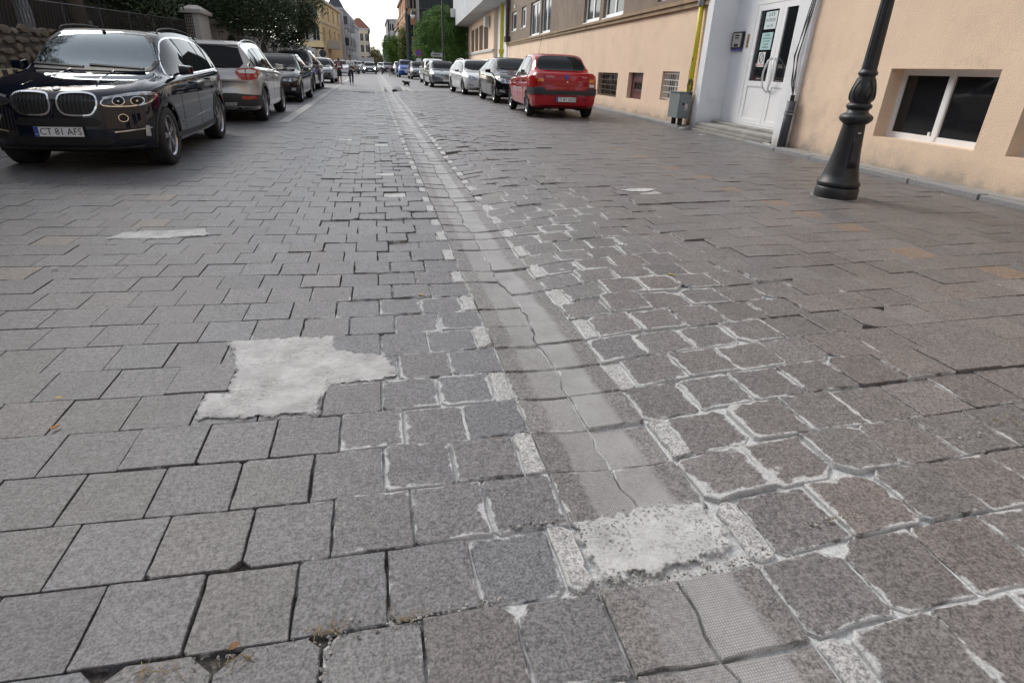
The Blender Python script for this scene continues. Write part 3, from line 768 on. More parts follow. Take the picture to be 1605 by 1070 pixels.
# pieces fixed on this wall
M_YELL = paint('yellow_gas_pipe', (.62, .52, .03), .45, var=.12, scale=8, dirt=((.25, .2, .05), .3))
M_GALV = paint('galvanised_steel', (.34, .36, .37), .45, metal=.4, var=.15, scale=8)
M_CAB = paint('grey_green_cabinet', (.19, .215, .22), .5, var=.12, scale=4, dirt=((.30, .32, .32), .4))
M_BLACK = paint('black_rubber', (.015, .015, .016), .6, var=.2)
M_DPIPE = paint('dark_grey_downpipe', (.055, .06, .075), .5, var=.15, dirt=((.2, .2, .22), .3))
g = empty('gas_pipe', RW.P(4.0, .95, -.12), 0, 'yellow gas riser pipe beside the white entrance bay above the grey cabinet', 'pipe', ws=True)
mb = MB(); mb.tube([RW.P(4.06, 2.68, -.09), RW.P(4.02, 1.9, -.09), RW.P(3.98, .98, -.11), RW.P(4.0, .93, -.12), RW.P(4.12, .90, -.13)], .055, 12); mb.build('pipe', M_YELL, g, smooth=True)
mb = MB(); mb.lathe([(.075, 2.62), (.085, 2.68), (.085, 2.8), (.07, 2.86), (.07, 3.6)], 14, Matrix.Translation(RW.P(4.06, 0, -.09))); mb.build('sleeve', M_GALV, g, smooth=True, ang=40)
cab = empty('meter_cabinet', RW.P(4.0, .3, -.3), 0, 'dented grey metal gas cabinet at the foot of the yellow pipe', 'cabinet', ws=True)
mb = MB(); RW.box(mb, 3.80, 4.36, .36, .90, -.40, -.10); mb.build('case', M_CAB, cab, bevel=.012)
mb = MB(); RW.box(mb, 3.78, 4.38, .90, .92, -.42, -.09); mb.build('lid', M_CAB, cab, bevel=.005)
mb = MB(); RW.box(mb, 3.788, 3.799, .40, .87, -.38, -.12); mb.build('door', M_CAB, cab, bevel=.004)
mb = MB(); RW.box(mb, 3.775, 3.787, .64, .69, -.32, -.27); mb.build('lock_hole', M_BLACK, cab)
mb = MB(); RW.box(mb, 3.778, 3.787, .53, .67, -.25, -.19); o = mb.build('warning_sticker', paint('pink_white_sticker', (.66, .55, .54), .6), cab); 
mb = MB(); mb.tube([RW.P(3.7755, .56 + .02 * math.sin(t), -.22 + .016 * math.cos(t)) for t in [k * .63 for k in range(11)]], .003, 4); mb.build('sticker_ring', M_BLACK, cab)
mb = MB()
for uu in (3.9, 4.25): mb = MB(); mb.tube([RW.P(uu, .10, -.27), RW.P(uu, .37, -.27)], .055, 10); mb.build('foot', M_BLACK, cab)
mb = MB(); mb.lathe([(.09, 0), (.10, .03), (.07, .06), (.0, .07)], 9, Matrix.Translation(RW.P(3.62, ZG - .02, -.30))); o = mb.build('stone', M_CONC); tag(o, 'grey stone lying on the ground under the gas cabinet', 'stone')
# coiled cable
pts = []
for k in range(60):
    t = k * .42; r_ = .13 + .02 * math.sin(k * .9)
    pts.append(RW.P(3.86 + r_ * .9 * math.sin(t), 1.0 + r_ * 1.25 * math.cos(t), -.16 - .02 * math.sin(k * .5)))
mb = MB(); mb.tube(pts, .007, 5); mb.tube([RW.P(3.83, .85, -.15), RW.P(3.86, .6, -.1), RW.P(3.80, .3, -.11), RW.P(3.84, ZG, -.12)], .008, 5); mb.tube([RW.P(4.0, 1.0, -.16), RW.P(4.03, 1.35, -.15), RW.P(3.98, 1.62, -.15)], .007, 5)
tag(mb.build('cable_coil', M_BLACK), 'coil of black cable hanging on the yellow pipe', 'cable')
# intercom
ic = empty('intercom', RW.P(3.1, 1.9, .5), 0, 'silver door intercom panel with black rim beside the entrance door', 'intercom', ws=True)
mb = MB(); RW.box(mb, 3.04, 3.50, 1.80, 2.12, .455, .50); mb.build('rim', M_BLACK, ic, bevel=.015)
mb = MB(); RW.box(mb, 3.10, 3.44, 1.83, 2.09, .448, .456); mb.build('face_plate', paint('intercom_metal', (.62, .58, .54), .35, metal=.5), ic)
for q in ((3.20, 3.34, 1.99, 2.01), (3.19, 3.35, 1.84, 1.89), (3.18, 3.36, 2.035, 2.06)): mb = MB(); RW.box(mb, *q, .443, .449); mb.build('button', M_BLACK, ic)
mb = MB(); RW.box(mb, 3.06, 3.46, 1.76, 1.80, .46, .495); mb.build('blue_tape', paint('blue_tape', (.08, .07, .32), .6), ic)
mb = MB(); RW.box(mb, 2.86, 2.93, 1.82, 2.06, .488, .50); tag(mb.build('name_plate', paint('brass_plate', (.38, .24, .10), .4, metal=.4, var=.3, scale=30)), 'narrow brass plate between the intercom and the door', 'plate')
# downpipe + cables right of the door
dp = empty('downpipe', RW.P(.0, 0, -.15), 0, 'dark grey downpipe and black cables between the white pilaster and peach wall', 'drain pipe', ws=True)
mb = MB(); mb.tube([RW.P(-.02, .10, -.14), RW.P(-.02, .93, -.12)], .068, 14); mb.build('pipe', M_DPIPE, dp, smooth=True)
mb = MB(); mb.tube([RW.P(-.02, .72, -.12), RW.P(-.02, .745, -.12)], .085, 14); mb.tube([RW.P(-.02, .77, -.12), RW.P(-.02, .78, -.12)], .08, 14); mb.build('clamp', M_GALV, dp)
mb = MB(); mb.tube([RW.P(-.02, .93, -.12), RW.P(-.02, 1.02, -.12)], .035, 10); mb.build('coupling', M_BLACK, dp)
for k, (a, c) in enumerate(((.02, .10), (-.02, .16), (-.05, .06), (-.06, .12))):
    mb = MB(); mb.tube([RW.P(-.02, 1.0, -.12), RW.P(-.02 + c, 1.2, -.10), RW.P(c + .02, 1.6, -.09 - .02 * k), RW.P(c - .03, 2.2, -.08), RW.P(a - .05, 3.2, -.07), RW.P(a - .03, 5, -.07)], .008, 5); mb.build('cable', M_BLACK, dp)
mb = MB()
for k in range(3): mb.lathe([(.10 - .02 * k, 0), (.12 - .02 * k, .03), (.09 - .02 * k, .07), (.02, .09)], 8, Matrix.Translation(RW.P(.28 + .12 * k, ZG - .02, -.17 + .03 * k)))
tag(mb.build('rubble', paint('pale_rubble', (.42, .41, .39), .9, var=.3, scale=20, bmp=.6)), 'lump of broken pale concrete at the foot of the white pilaster', 'rubble')
# notices on the door glass
def flat_text(txt, size, mat, parent, M, name='lettering', extrude=.0006, align='CENTER'):
    cu = bpy.data.curves.new(name, 'FONT'); cu.body = txt; cu.size = size; cu.align_x = align; cu.align_y = 'CENTER'; cu.extrude = extrude; cu.resolution_u = 2
    t = bpy.data.objects.new(name, cu); COL.objects.link(t)
    bpy.context.view_layer.update()
    me = bpy.data.meshes.new_from_object(t.evaluated_get(bpy.context.evaluated_depsgraph_get())); me.name = name
    bpy.data.objects.remove(t)
    me.materials.clear(); me.materials.append(mat); me.transform(M)
    return link(bpy.data.objects.new(name, me), parent)
def wallM(fr, u, z, off, mirror=False):
    "matrix: text x runs towards -d (reads left to right for a viewer in the street), y up, z out"
    ex = -fr.d; ez = -fr.n; ey = Vector((0, 0, 1)); p = fr.P(u, z, off)
    if ex.cross(ey).dot(ez) < 0: ex = -ex
    return Matrix(((ex.x, ey.x, ez.x, p.x), (ex.y, ey.y, ez.y, p.y), (ex.z, ey.z, ez.z, p.z), (0, 0, 0, 1)))
M_INK = paint('dark_ink', (.03, .03, .035), .7); M_RED = paint('red_print', (.5, .04, .04), .6)
M_PAPER = paint('pale_paper', (.62, .72, .72), .7, var=.05); M_PAPER2 = paint('teal_paper', (.40, .60, .60), .7, var=.05); M_PAPER3 = paint('white_paper', (.74, .74, .74), .7, var=.03)
def notice(u0, u1, z0, z1, mat, label, lines, ring=False):
    n = empty('notice', RW.P((u0 + u1) / 2, z0, .52), 0, label, 'notice', 'paper notices stuck on the door glass', ws=True)
    mb = MB(); RW.box(mb, u0, u1, z0, z1, .526, .529); mb.build('sheet', mat, n)
    for (t, fz, sz, mt) in lines: flat_text(t, sz, mt, n, wallM(RW, (u0 + u1) / 2, z0 + (z1 - z0) * fz, .5255))
    if ring:
        mb = MB(); mb.tube([RW.P((u0 + u1) / 2 + .07 * math.cos(t), z0 + (z1 - z0) * .6 + .085 * math.sin(t), .524) for t in [k * .4488 for k in range(15)]], .007, 5)
        mb.tube([RW.P((u0 + u1) / 2 + .045, z0 + (z1 - z0) * .6 - .06, .524), RW.P((u0 + u1) / 2 - .045, z0 + (z1 - z0) * .6 + .06, .524)], .006, 5)
        mb.build('symbol', M_INK, n)
notice(2.02, 2.42, 2.12, 2.42, M_PAPER, 'upper pale paper notice with large black lettering on the left door leaf', [('LUCR', .82, .09, M_INK), ('INTERZIS', .5, .078, M_INK), ('nr 10', .18, .09, M_INK)])
notice(2.05, 2.43, 1.76, 2.06, M_PAPER2, 'middle teal paper notice with fine print on the left door leaf', [('In atentia', .86, .05, M_INK), ('locatarilor blocului', .68, .038, M_INK), ('scara si etajul', .52, .038, M_INK), ('va rugam', .34, .045, M_INK), ('multumim', .16, .05, M_INK)])
notice(2.18, 2.41, 1.46, 1.72, M_PAPER3, 'lowest small white sign with round black symbol and red word on the left door leaf', [('ALARM', .12, .06, M_RED)], True)
# air conditioners and fittings under the overhang
M_AC = paint('air_conditioner_white', (.60, .60, .58), .5, var=.06)
def aircon(p, rz, label, group='air conditioner units', sc=1.0):
    a = empty('air_conditioner', p, rz, label, 'air conditioner', group)
    mb = MB(); mb.box((0, 0, .28 * sc), (.82 * sc, .30 * sc, .56 * sc)); mb.build('case', M_AC, a, bevel=.02)
    mb = MB()
    for r_ in (.06, .11, .16, .21): mb.tube([(-.10 * sc + r_ * sc * math.cos(t), -.16 * sc, .28 * sc + r_ * sc * math.sin(t)) for t in [k * math.pi / 8 for k in range(17)]], .008, 4)
    mb.build('fan_grille', M_BLACK, a)
    mb = MB(); mb.lathe([(.215 * sc, 0), (.215 * sc, .006)], 20, Matrix.Translation((-.10 * sc, -.151 * sc, .28 * sc)) @ Matrix.Rotation(math.pi / 2, 4, 'X')); mb.build('fan', paint('fan_dark', (.05, .05, .05), .7), a)
    return a
aircon(RW.P(66.2, 5.6, -1.75), math.radians(86), 'dirty white air conditioner on the near face of the overhang end', sc=1.5)
aircon(RW.P(64.2, 6.2, -1.75), math.radians(86), 'upper air conditioner high on the overhang beside the dark netting', sc=1.5)
aircon(RW.P(43.8, 4.3, -.25), math.radians(86), 'air conditioner on the peach wall under the overhang above the louvres', sc=1.3)
aircon(RW.P(29.2, 4.5, -.2), math.radians(86), 'small pale fitting on the brown wall between the two small windows', sc=.35)
g2 = MB(); g2.tube([RW.P(36.2, .9, -.02), RW.P(36.2, 5.3, -.02)], .13, 10); g2.tube([RW.P(36.2, 2.25, -.02), RW.P(36.2, 2.5, -.02)], .2, 10)
tag(g2.build('gas_pipe', M_YELL, smooth=False), 'tall yellow pipe in the far white bay under the overhang', 'pipe')
g2 = MB(); g2.tube([RW.P(32.9, 2.9, -.12), RW.P(32.9, 8.5, -.12)], .12, 8); g2.box(RW.P(32.7, 3.0, -.15), (.3, .5, .35)); tag(g2.build('downpipe', paint('rusty_brown_pipe', (.07, .045, .04), .7, var=.3)), 'brown downpipe at the far end of the brown wall', 'drain pipe')

# ------------------------------------------------------------------ big lamp post on the right
LB = G(1308, 309); LB.z = ground(LB.x)
M_IRON = paint('black_cast_iron', (.016, .018, .021), .42, var=.25, scale=14, bmp=.25, bscale=90, dirt=((.06, .06, .06), .3))
lamp = empty('lamp_post', LB, 0, 'black cast iron street lamp post with flared base in front of the peach wall', 'lamp post')
def lz(y):      # height on the lamp axis seen at photo row y
    w = None; lo, hi = 0, 8
    for _ in range(40):
        mid_ = (lo + hi) / 2
        if project((LB.x, LB.y, mid_ + LB.z))[1] > y: lo = mid_
        else: hi = mid_
    return (lo + hi) / 2
def lr(y, halfpx): z = lz(y); return halfpx * project((LB.x, LB.y, z + LB.z))[2] / FP * .93
S_ = 1 / 3.2425
def prof(L): return [(lr(y * S_, hw * S_), lz(y * S_)) for y, hw in L]
mb = MB(); pr_ = prof([(985, 108), (950, 108), (945, 104)]); pr_ = [(pr_[0][0], -.02)] + pr_; mb.lathe(pr_, 32); mb.build('plinth', M_IRON, lamp, smooth=True, ang=40)
zz = [(945, 98), (938, 106), (928, 108), (918, 104), (912, 96), (880, 88), (840, 78), (780, 69), (720, 63), (650, 57), (630, 56), (628, 62), (620, 70), (612, 80), (600, 84), (588, 80), (580, 68), (572, 56), (560, 52), (552, 58), (545, 64), (535, 64), (528, 58), (523, 50), (518, 52), (500, 60), (480, 62), (460, 60), (440, 55), (415, 47), (395, 42), (385, 41), (383, 47), (374, 49), (366, 47), (362, 42), (355, 40)]
mb = MB(); mb.lathe(prof(zz), 36); mb.build('base_casting', M_IRON, lamp, smooth=True, ang=50)
# bulb leaf ornaments
mb = MB()
for k in range(6):
    a = k * math.pi / 3 + .3
    for sg in (-1, 1):
        pts = []
        for t in np.linspace(0, 1, 9):
            y = 515 - 115 * t; r0 = np.interp(y, [395, 415, 440, 460, 480, 500, 518], [42, 47, 55, 60, 62, 60, 52]); aa = a + sg * (.34 * math.sin(t * math.pi) * (1 - .3 * t))
            r1 = lr(y * S_, r0 * S_) + .002; pts.append((r1 * math.cos(aa), r1 * math.sin(aa), lz(y * S_)))
        mb.tube(pts, [.004, .007, .008, .008, .007, .007, .006, .005, .003], 5)
mb.build('leaf_ornament', M_IRON, lamp, smooth=True)
# fluted shaft up to 4.2 m
zs = [lz(355 * S_), lz(355 * S_) + .05, lz(300 * S_), lz(0), 3.0, 3.9]; r0 = lr(340 * S_, 39 * S_); r1 = lr(0, 34 * S_)
mb = MB(); n = 48; vs = []
for z in zs:
    rr = r0 + (r1 - r0) * (z - zs[0]) / (lz(0) - zs[0]) if z < lz(0) else r1 * (1 - .12 * (z - lz(0)) / 2)
    for k in range(n): q = rr * (1 - (.07 if (k // 2) % 2 else 0) * (0 if z <= zs[1] else 1)); vs.append((q * math.cos(2 * math.pi * k / n), q * math.sin(2 * math.pi * k / n), z))
mb.add(vs, [(i * n + k, i * n + (k + 1) % n, (i + 1) * n + (k + 1) % n, (i + 1) * n + k) for i in range(len(zs) - 1) for k in range(n)]); mb.build('shaft', M_IRON, lamp, smooth=True, ang=30)
mb = MB(); mb.lathe([(.07, 3.86), (.1, 3.9), (.1, 3.95), (.05, 4.0), (.16, 4.1), (.22, 4.5), (.25, 4.52), (.12, 4.7), (.03, 4.8)], 8); mb.build('lantern', glass('lamp_glass', (.5, .5, .48), .3), lamp)
# service door on the base, facing the street
pz0, pz1 = lz(845 * S_), lz(690 * S_); toc = math.atan2(-LB.y, -LB.x); a0 = toc + .28; a1 = toc + .86
mb = MB(); vs = []; 
for j in range(5):
    z = pz0 + (pz1 - pz0) * j / 4; y_ = 845 - (845 - 690) * j / 4; rr = lr(y_ * S_, np.interp(y_, [690, 720, 780, 840], [60.5, 63, 69, 78]) * S_) + .005
    for k in range(7): a = a0 + (a1 - a0) * k / 6; vs.append((rr * math.cos(a), rr * math.sin(a), z))
mb.add(vs, [(j * 7 + k, j * 7 + k + 1, j * 7 + 8 + k, j * 7 + 7 + k) for j in range(4) for k in range(6)])
o = mb.build('service_door', M_IRON, lamp, smooth=True); sm = o.modifiers.new('s', 'SOLIDIFY'); sm.thickness = .006; sm.offset = 1
mb = MB(); z = lz(672 * S_); rr = lr(672 * S_, 59 * S_) + .004; mb.add([(rr * math.cos(a), rr * math.sin(a), z + dz) for a in (toc + .5, toc + .65, toc + .8) for dz in (-.008, .008)], [(0, 2, 3, 1), (2, 4, 5, 3)]); mb.build('number_plate', paint('small_grey_plate', (.5, .5, .5), .5), lamp)
mb = MB(); vs = [(LB.x + .24 * math.cos(t) * random.uniform(.9, 1.15), LB.y + .24 * math.sin(t) * random.uniform(.9, 1.15), ground(LB.x) + .006) for t in [k * .35 for k in range(18)]]; mb.add(vs, [tuple(range(18))])
tag(mb.build('mortar_collar', M_CONC, street), kind=None)

# thin lamp posts further along
def small_lamp(base, h, label, arm=0.0, r=.07):
    l = empty('lamp_post', base, 0, label, 'lamp post', 'slim black street lamps further down the street')
    mb = MB(); mb.lathe([(r * 2, 0), (r * 2, .2), (r * 1.3, .8), (r * 1.1, 1.1), (r, 1.2), (r * .8, h)], 12); mb.build('pole', M_IRON, l, smooth=True, ang=40)
    if arm:
        mb = MB(); mb.tube([(0, 0, h), (arm * .5, 0, h + .35), (arm, 0, h + .1)], .04, 6); mb.build('arm', M_IRON, l)
    mb = MB(); mb.lathe([(.03, -.1), (.28, -.5), (.30, -.55)], 10, Matrix.Translation((arm, 0, h + .15))); mb.build('hood', M_IRON, l)
    mb = MB(); mb.lathe([(.28, -.55), (.22, -.8), (.02, -1.0)], 10, Matrix.Translation((arm, 0, h + .15))); mb.build('globe', paint('milky_globe', (.72, .72, .72), .3), l, smooth=True)
p = AtY(695, 103, 46); p.z = ground(p.x); small_lamp(p, 6.6, 'slim black lamp post in front of the green tree on the right', 0, .075)
p = AtY(641, 100, 78); p.z = 0; small_lamp(p, AtY(641, 17, 78).z, 'lamp with white globe in front of the orange building', AtY(646.5, 17, 78).x - p.x + .0, .06)
p = AtY(620, 100, 115); p.z = 0; small_lamp(p, AtY(620, 46, 115).z, 'distant lamp post with white globe beside the ivy', AtY(625.5, 46, 115).x - p.x, .06)

# ------------------------------------------------------------------ cars
def pchip(pts):
    xs = np.array([p[0] for p in pts], float); ys = np.array([p[1] for p in pts], float)
    h = np.diff(xs); d = np.diff(ys) / h; m = np.zeros(len(xs)); m[0] = d[0]; m[-1] = d[-1]
    for i in range(1, len(xs) - 1):
        if d[i - 1] * d[i] <= 0: m[i] = 0
        else:
            w1, w2 = 2 * h[i] + h[i - 1], h[i] + 2 * h[i - 1]; m[i] = (w1 + w2) / (w1 / d[i - 1] + w2 / d[i])
    def f(x):
        x = min(max(x, xs[0]), xs[-1]); i = min(int(np.searchsorted(xs, x, side='right')) - 1, len(h) - 1); i = max(i, 0)
        t = (x - xs[i]) / h[i]
        return float((2*t**3-3*t**2+1)*ys[i] + (t**3-2*t**2+t)*h[i]*m[i] + (-2*t**3+3*t**2)*ys[i+1] + (t**3-t**2)*h[i]*m[i+1])
    return f
def carpaint(name, c, rough=.28, metal=0.0, coat=1.0):
    if name in _mc: return _mc[name]
    m, nt, b = newmat(name); b.inputs['Base Color'].default_value = (*c, 1); b.inputs['Roughness'].default_value = rough; b.inputs['Metallic'].default_value = metal
    b.inputs['Coat Weight'].default_value = coat; b.inputs['Specular IOR Level'].default_value = .5 if metal > 0 else 0.0; b.inputs['Coat Roughness'].default_value = .03
    dust = ramp(nt, nz(nt, 3, 6, .7), [(.4, 0), (.75, 1)]); nt.links.new(mixc(nt, math_(nt, 'MULTIPLY', dust, .012), c, (.3, .28, .26)), b.inputs['Base Color'])
    _mc[name] = m; return m
M_TYRE = paint('tyre_rubber', (.018, .018, .019), .8, var=.2, scale=10, bmp=.3, bscale=60)
M_RIM = paint('alloy_rim', (.42, .42, .44), .3, metal=.85, var=.05)
M_PLASTIC = paint('black_bumper_plastic', (.022, .023, .025), .55, var=.15)
M_CHROME = paint('chrome_trim', (.70, .71, .72), .12, metal=1.0, var=.02)
M_CGLASS = glass('car_window_glass', (.010, .012, .014), .02)
M_HOLE = paint('grille_black', (.006, .006, .007), .6)
M_WELL = paint('wheel_well_black', (.008, .008, .008), .9)
M_LENS = paint('headlight_silver', (.46, .48, .50), .15, metal=.6, var=.35, scale=18)
M_LENSC = glass('headlight_cover', (.25, .27, .29), .02)
M_TAIL = paint('tail_light_red', (.36, .012, .012), .15, var=.25, scale=14, coat=.5); M_AMBER = paint('indicator_amber', (.62, .22, .02), .2, coat=.5); M_CLEAR = paint('reverse_lamp_white', (.62, .60, .58), .2, coat=.5)
M_PLATE = paint('number_plate_white', (.72, .73, .74), .35, var=.02); M_PBLUE = paint('plate_blue', (.02, .06, .35), .4)
_rimcache = {}
def wheel(parent, x, y, R, W, side, style, det):
    key = (R, W, style, det)
    if key not in _rimcache:
        n = 36 if det > 1 else 18; rr = R * (.70 if style != 'steel' else .62)
        t = MB(); P = [(rr * .98, -W / 2 + .02), (rr * 1.02, -W / 2), (R * .93, -W / 2), (R * .985, -W / 2 + .02), (R, -W / 2 + .05), (R, W / 2 - .05), (R * .985, W / 2 - .02), (R * .93, W / 2), (rr * 1.02, W / 2), (rr * .98, W / 2 - .02)]
        t.lathe(P, n, Matrix.Rotation(-math.pi / 2, 4, 'X'), cap=False)
        if det > 1:
            for q in (-.3, -.1, .1, .3):
                pass
        tm = t.build('tyre', M_TYRE, None, smooth=True, ang=50)
        r = MB(); Mx = Matrix.Rotation(-math.pi / 2, 4, 'X')
        r.lathe([(rr * .99, -W * .3), (rr * .99, W / 2 - .012), (rr * .95, W / 2 - .012), (rr * .90, W / 2 - .03), (rr * .88, W / 2 - .09)], n, Mx, cap=False)
        r.lathe([(rr * .16, W / 2 - .07), (rr * .16, W / 2 - .03), (rr * .12, W / 2 - .022), (.001, W / 2 - .02)], 12, Mx, cap=False)
        ns = 5 if style in ('five', 'cover') else 7
        for k in range(ns):
            a = 2 * math.pi * k / ns + .3
            for dd in ((-.14, .14) if style == 'five' else (0,)):
                p0 = Vector((rr * .12 * math.cos(a), W / 2 - .028, rr * .12 * math.sin(a))); p1 = Vector((rr * .92 * math.cos(a + dd), W / 2 - .035, rr * .92 * math.sin(a + dd)))
                w0, w1 = rr * .07, rr * (.055 if style == 'five' else .13)
                t_ = Vector((-math.sin(a), 0, math.cos(a)))
                yb = Vector((0, -.03, 0))
                r.hexa([p0 - t_ * w0 + yb, p0 + t_ * w0 + yb, p1 + t_ * w1 + yb, p1 - t_ * w1 + yb, p0 - t_ * w0, p0 + t_ * w0, p1 + t_ * w1, p1 - t_ * w1])
        rm = r.build('rim', M_RIM, None, smooth=False)
        d = MB(); d.lathe([(rr * .9, W / 2 - .1), (.001, W / 2 - .1)], n, Mx, cap=False); dm = d.build('wheel_shade_disc', M_WELL if det < 2 else paint('wheel_shadow', (.03, .03, .032), .6), None)  # dark disc behind the spokes stands in for shade inside the wheel
        _rimcache[key] = (tm.data, rm.data, dm.data)
        for o in (tm, rm, dm): bpy.data.objects.remove(o)
    tm, rm, dm = _rimcache[key]
    w = bpy.data.objects.new('wheel', tm); w.data = tm; link(w, parent); w.location = (x, y, R); w.rotation_euler = (0, random.uniform(0, 1), 0 if side > 0 else math.pi)
    for nm, me in (('rim', rm), ('wheel_shade_disc', dm)):
        o = bpy.data.objects.new(nm, me); link(o, w)
    return w

def ch(poly, n=2):
    for _ in range(n):
        q = []
        for i in range(len(poly)):
            a, b = poly[i], poly[(i + 1) % len(poly)]; q += [(a[0] * .75 + b[0] * .25, a[1] * .75 + b[1] * .25), (a[0] * .25 + b[0] * .75, a[1] * .25 + b[1] * .75)]
        poly = q
    return poly
class Car:
    def __init__(s, sp, label, cat='car', group='cars parked along the street', det=2, loc=(0, 0, 0), rz=0):
        s.sp = sp; s.det = det; L, Wd = sp['L'], sp['W'] / 2; s.L = L; s.W = Wd
        s.root = empty('parked_car', loc, rz, label, cat, group)
        s.top = pchip(sp['top']); s.belt = pchip(sp['belt']); s.wf = pchip(sp.get('width', [(0, .90), (.05, .95), (.2, 1), (.8, 1), (.95, .95), (1, .90)])); s.wr = pchip(sp['roofw'])
        s.front = pchip(sp['front']); s.rear = pchip(sp['rear'])      # z -> setback in metres
        s.bot = sp.get('bot', .22)
        s.shell()
    def zz(s, u): return s.belt(u)
    def section(s, u):
        L, W = s.L, s.W; w = W * s.wf(u); zt = s.top(u); zb = min(s.belt(u), zt - .012); wr = W * s.wr(u); b = s.bot
        b += .10 * max(0, 1 - u / .06) + .08 * max(0, 1 - (1 - u) / .05)
        zm = b + (zb - b) * .55; dr = min(.075, (zt - zb) * .4)
        gz0, gz1 = zb + .012, zt - dr; g0, g1 = w * .945, wr
        if zt - zb < .2: g1 = max(g1, w * .84)
        P = [(0, b), (w * .55, b), (w * .86, b), (w * .95, b + .025), (w * .985, b + .09), (w * .992, b + .2), (w, zm - .06), (w, zm), (w * .998, zm + .08), (w * .99, zb - .09), (w * .985, zb - .045), (w * .972, zb - .012), (g0, gz0)]
        for t in (.1, .3, .5, .7, .9): P.append((g0 + (g1 - g0) * t + .022 * math.sin(math.pi * t) * min(1, (gz1 - gz0) / .3), gz0 + (gz1 - gz0) * t))
        P += [(g1, gz1), (g1 - .025 * 1, gz1 + dr * .55), (g1 * .86, zt - dr * .22), (g1 * .6, zt - dr * .06), (g1 * .3, zt), (0, zt)]
        return P
    def warp(s, u, y, z):
        "end shaping: bow in plan and profile setback"
        x = (.5 - u) * s.L; e0 = max(0, 1 - u / .16); e1 = max(0, 1 - (1 - u) / .14); k = abs(y) / s.W
        bf, br_ = s.sp.get('bowf', .34), s.sp.get('bowr', .22)
        x -= (e0 ** 1.5) * (bf * k ** 3.2 + s.front(z)); x += (e1 ** 1.5) * (br_ * k ** 3.5 + s.rear(z))
        return x
    def shell(s):
        n = {3: 110, 2: 72, 1: 40}[s.det]; us = [0.5 - .5 * math.cos(math.pi * i / n) for i in range(n + 1)]
        us = [.6 * u + .4 * (i / n) for i, u in enumerate(us)]
        bm = bmesh.new(); rings = []
        for u in us:
            P = s.section(u); full = [(p[0], p[1]) for p in P] + [(-p[0], p[1]) for p in P[-2:0:-1]]
            rings.append([bm.verts.new((s.warp(u, y, z), y, z)) for y, z in full])
        m = len(rings[0])
        for i in range(n):
            for k in range(m): bm.faces.new((rings[i][k], rings[i][(k + 1) % m], rings[i + 1][(k + 1) % m], rings[i + 1][k]))
        for end, u, flip in ((0, 0.0, False), (-1, 1.0, True)):
            P = s.section(u); M_ = len(P); nc = 12; rows = []
            for i in range(1, M_ - 1):
                y0, z0 = P[i]; row = [rings[end][i]]
                for c in range(1, nc): y = y0 * (1 - 2 * c / nc); row.append(bm.verts.new((s.warp(u, y, z0), y, z0)))
                row.append(rings[end][m - i]); rows.append(row)
            for a, b_ in zip(rows[:-1], rows[1:]):
                for c in range(nc): bm.faces.new((a[c], a[c + 1], b_[c + 1], b_[c]))
            for row, mid in ((rows[0], rings[end][0]), (rows[-1], rings[end][M_ - 1])):
                for c in range(nc):
                    if c < nc // 2: bm.faces.new((row[c], row[c + 1], mid))
                    else: bm.faces.new((row[c], row[c + 1], mid))
        bmesh.ops.recalc_face_normals(bm, faces=bm.faces)
        bm.normal_update(); s.bvh = BVHTree.FromBMesh(bm)
        # wheel arches
        R = s.sp['R']; s.wx = [(.5 - s.sp['wf']) * s.L, (.5 - s.sp['wf']) * s.L - s.sp['wb']]; RA = R * 1.13
        for cx in s.wx:
            for v in bm.verts:
                if abs(v.co.y) > s.W * .6:
                    d = math.hypot(v.co.x - cx, v.co.z - R)
                    if abs(d - RA) < .035 and d > 0: v.co.x = cx + (v.co.x - cx) * RA / d; v.co.z = R + (v.co.z - R) * RA / d
            kill = [f for f in bm.faces if all(abs(v.co.y) > s.W * .5 for v in f.verts) and sum(math.hypot(v.co.x - cx, v.co.z - R) <= RA + .002 for v in f.verts) == len(f.verts)]
            bmesh.ops.delete(bm, geom=kill, context='FACES')
        # window openings
        for (axis, poly) in s.sp.get('cut', []):
            kill = []
            for f in bm.faces:
                c = f.calc_center_median(); q = {'f': (c.y, c.z), 's': (c.x, c.z)}[axis]
                if inside(q, poly) and (axis == 's' or f.normal.x > .1): kill.append(f)
            bmesh.ops.delete(bm, geom=kill, context='FACES')
        me = bpy.data.meshes.new('body'); bm.to_mesh(me); bm.free(); me.materials.append(s.sp['paint'])
        me.polygons.foreach_set('use_smooth', [True] * len(me.polygons)); s.body = link(bpy.data.objects.new('body', me), s.root)
        if s.det > 1: me.set_sharp_from_angle(angle=math.radians(38))
        mb = MB()
        for cx in s.wx:
            for sg in (-1, 1):
                y0, y1 = sg * s.W * .5, sg * s.W * .955; vs = []; n = 16
                for k in range(n + 1): a = math.pi * (-.12 + 1.24 * k / n); vs += [(cx + RA * math.cos(a), y0, R + RA * math.sin(a)), (cx + RA * math.cos(a), y1, R + RA * math.sin(a))]
                mb.add(vs, [(2 * k, 2 * k + 1, 2 * k + 3, 2 * k + 2) for k in range(n)]); mb.add([v for v in vs[::2]], [tuple(range(n + 1))])
        mb.box((0, 0, s.bot + .02), (s.L * .8, s.W * 1.1, .1)); mb.build('underbody', M_WELL, s.root)
        for cx in s.wx:
            for sg in (-1, 1): wheel(s.root, cx, sg * (s.W - s.sp.get('ww', .22) / 2 - .012), R, s.sp.get('ww', .22), sg, s.sp.get('rim', 'five'), s.det)
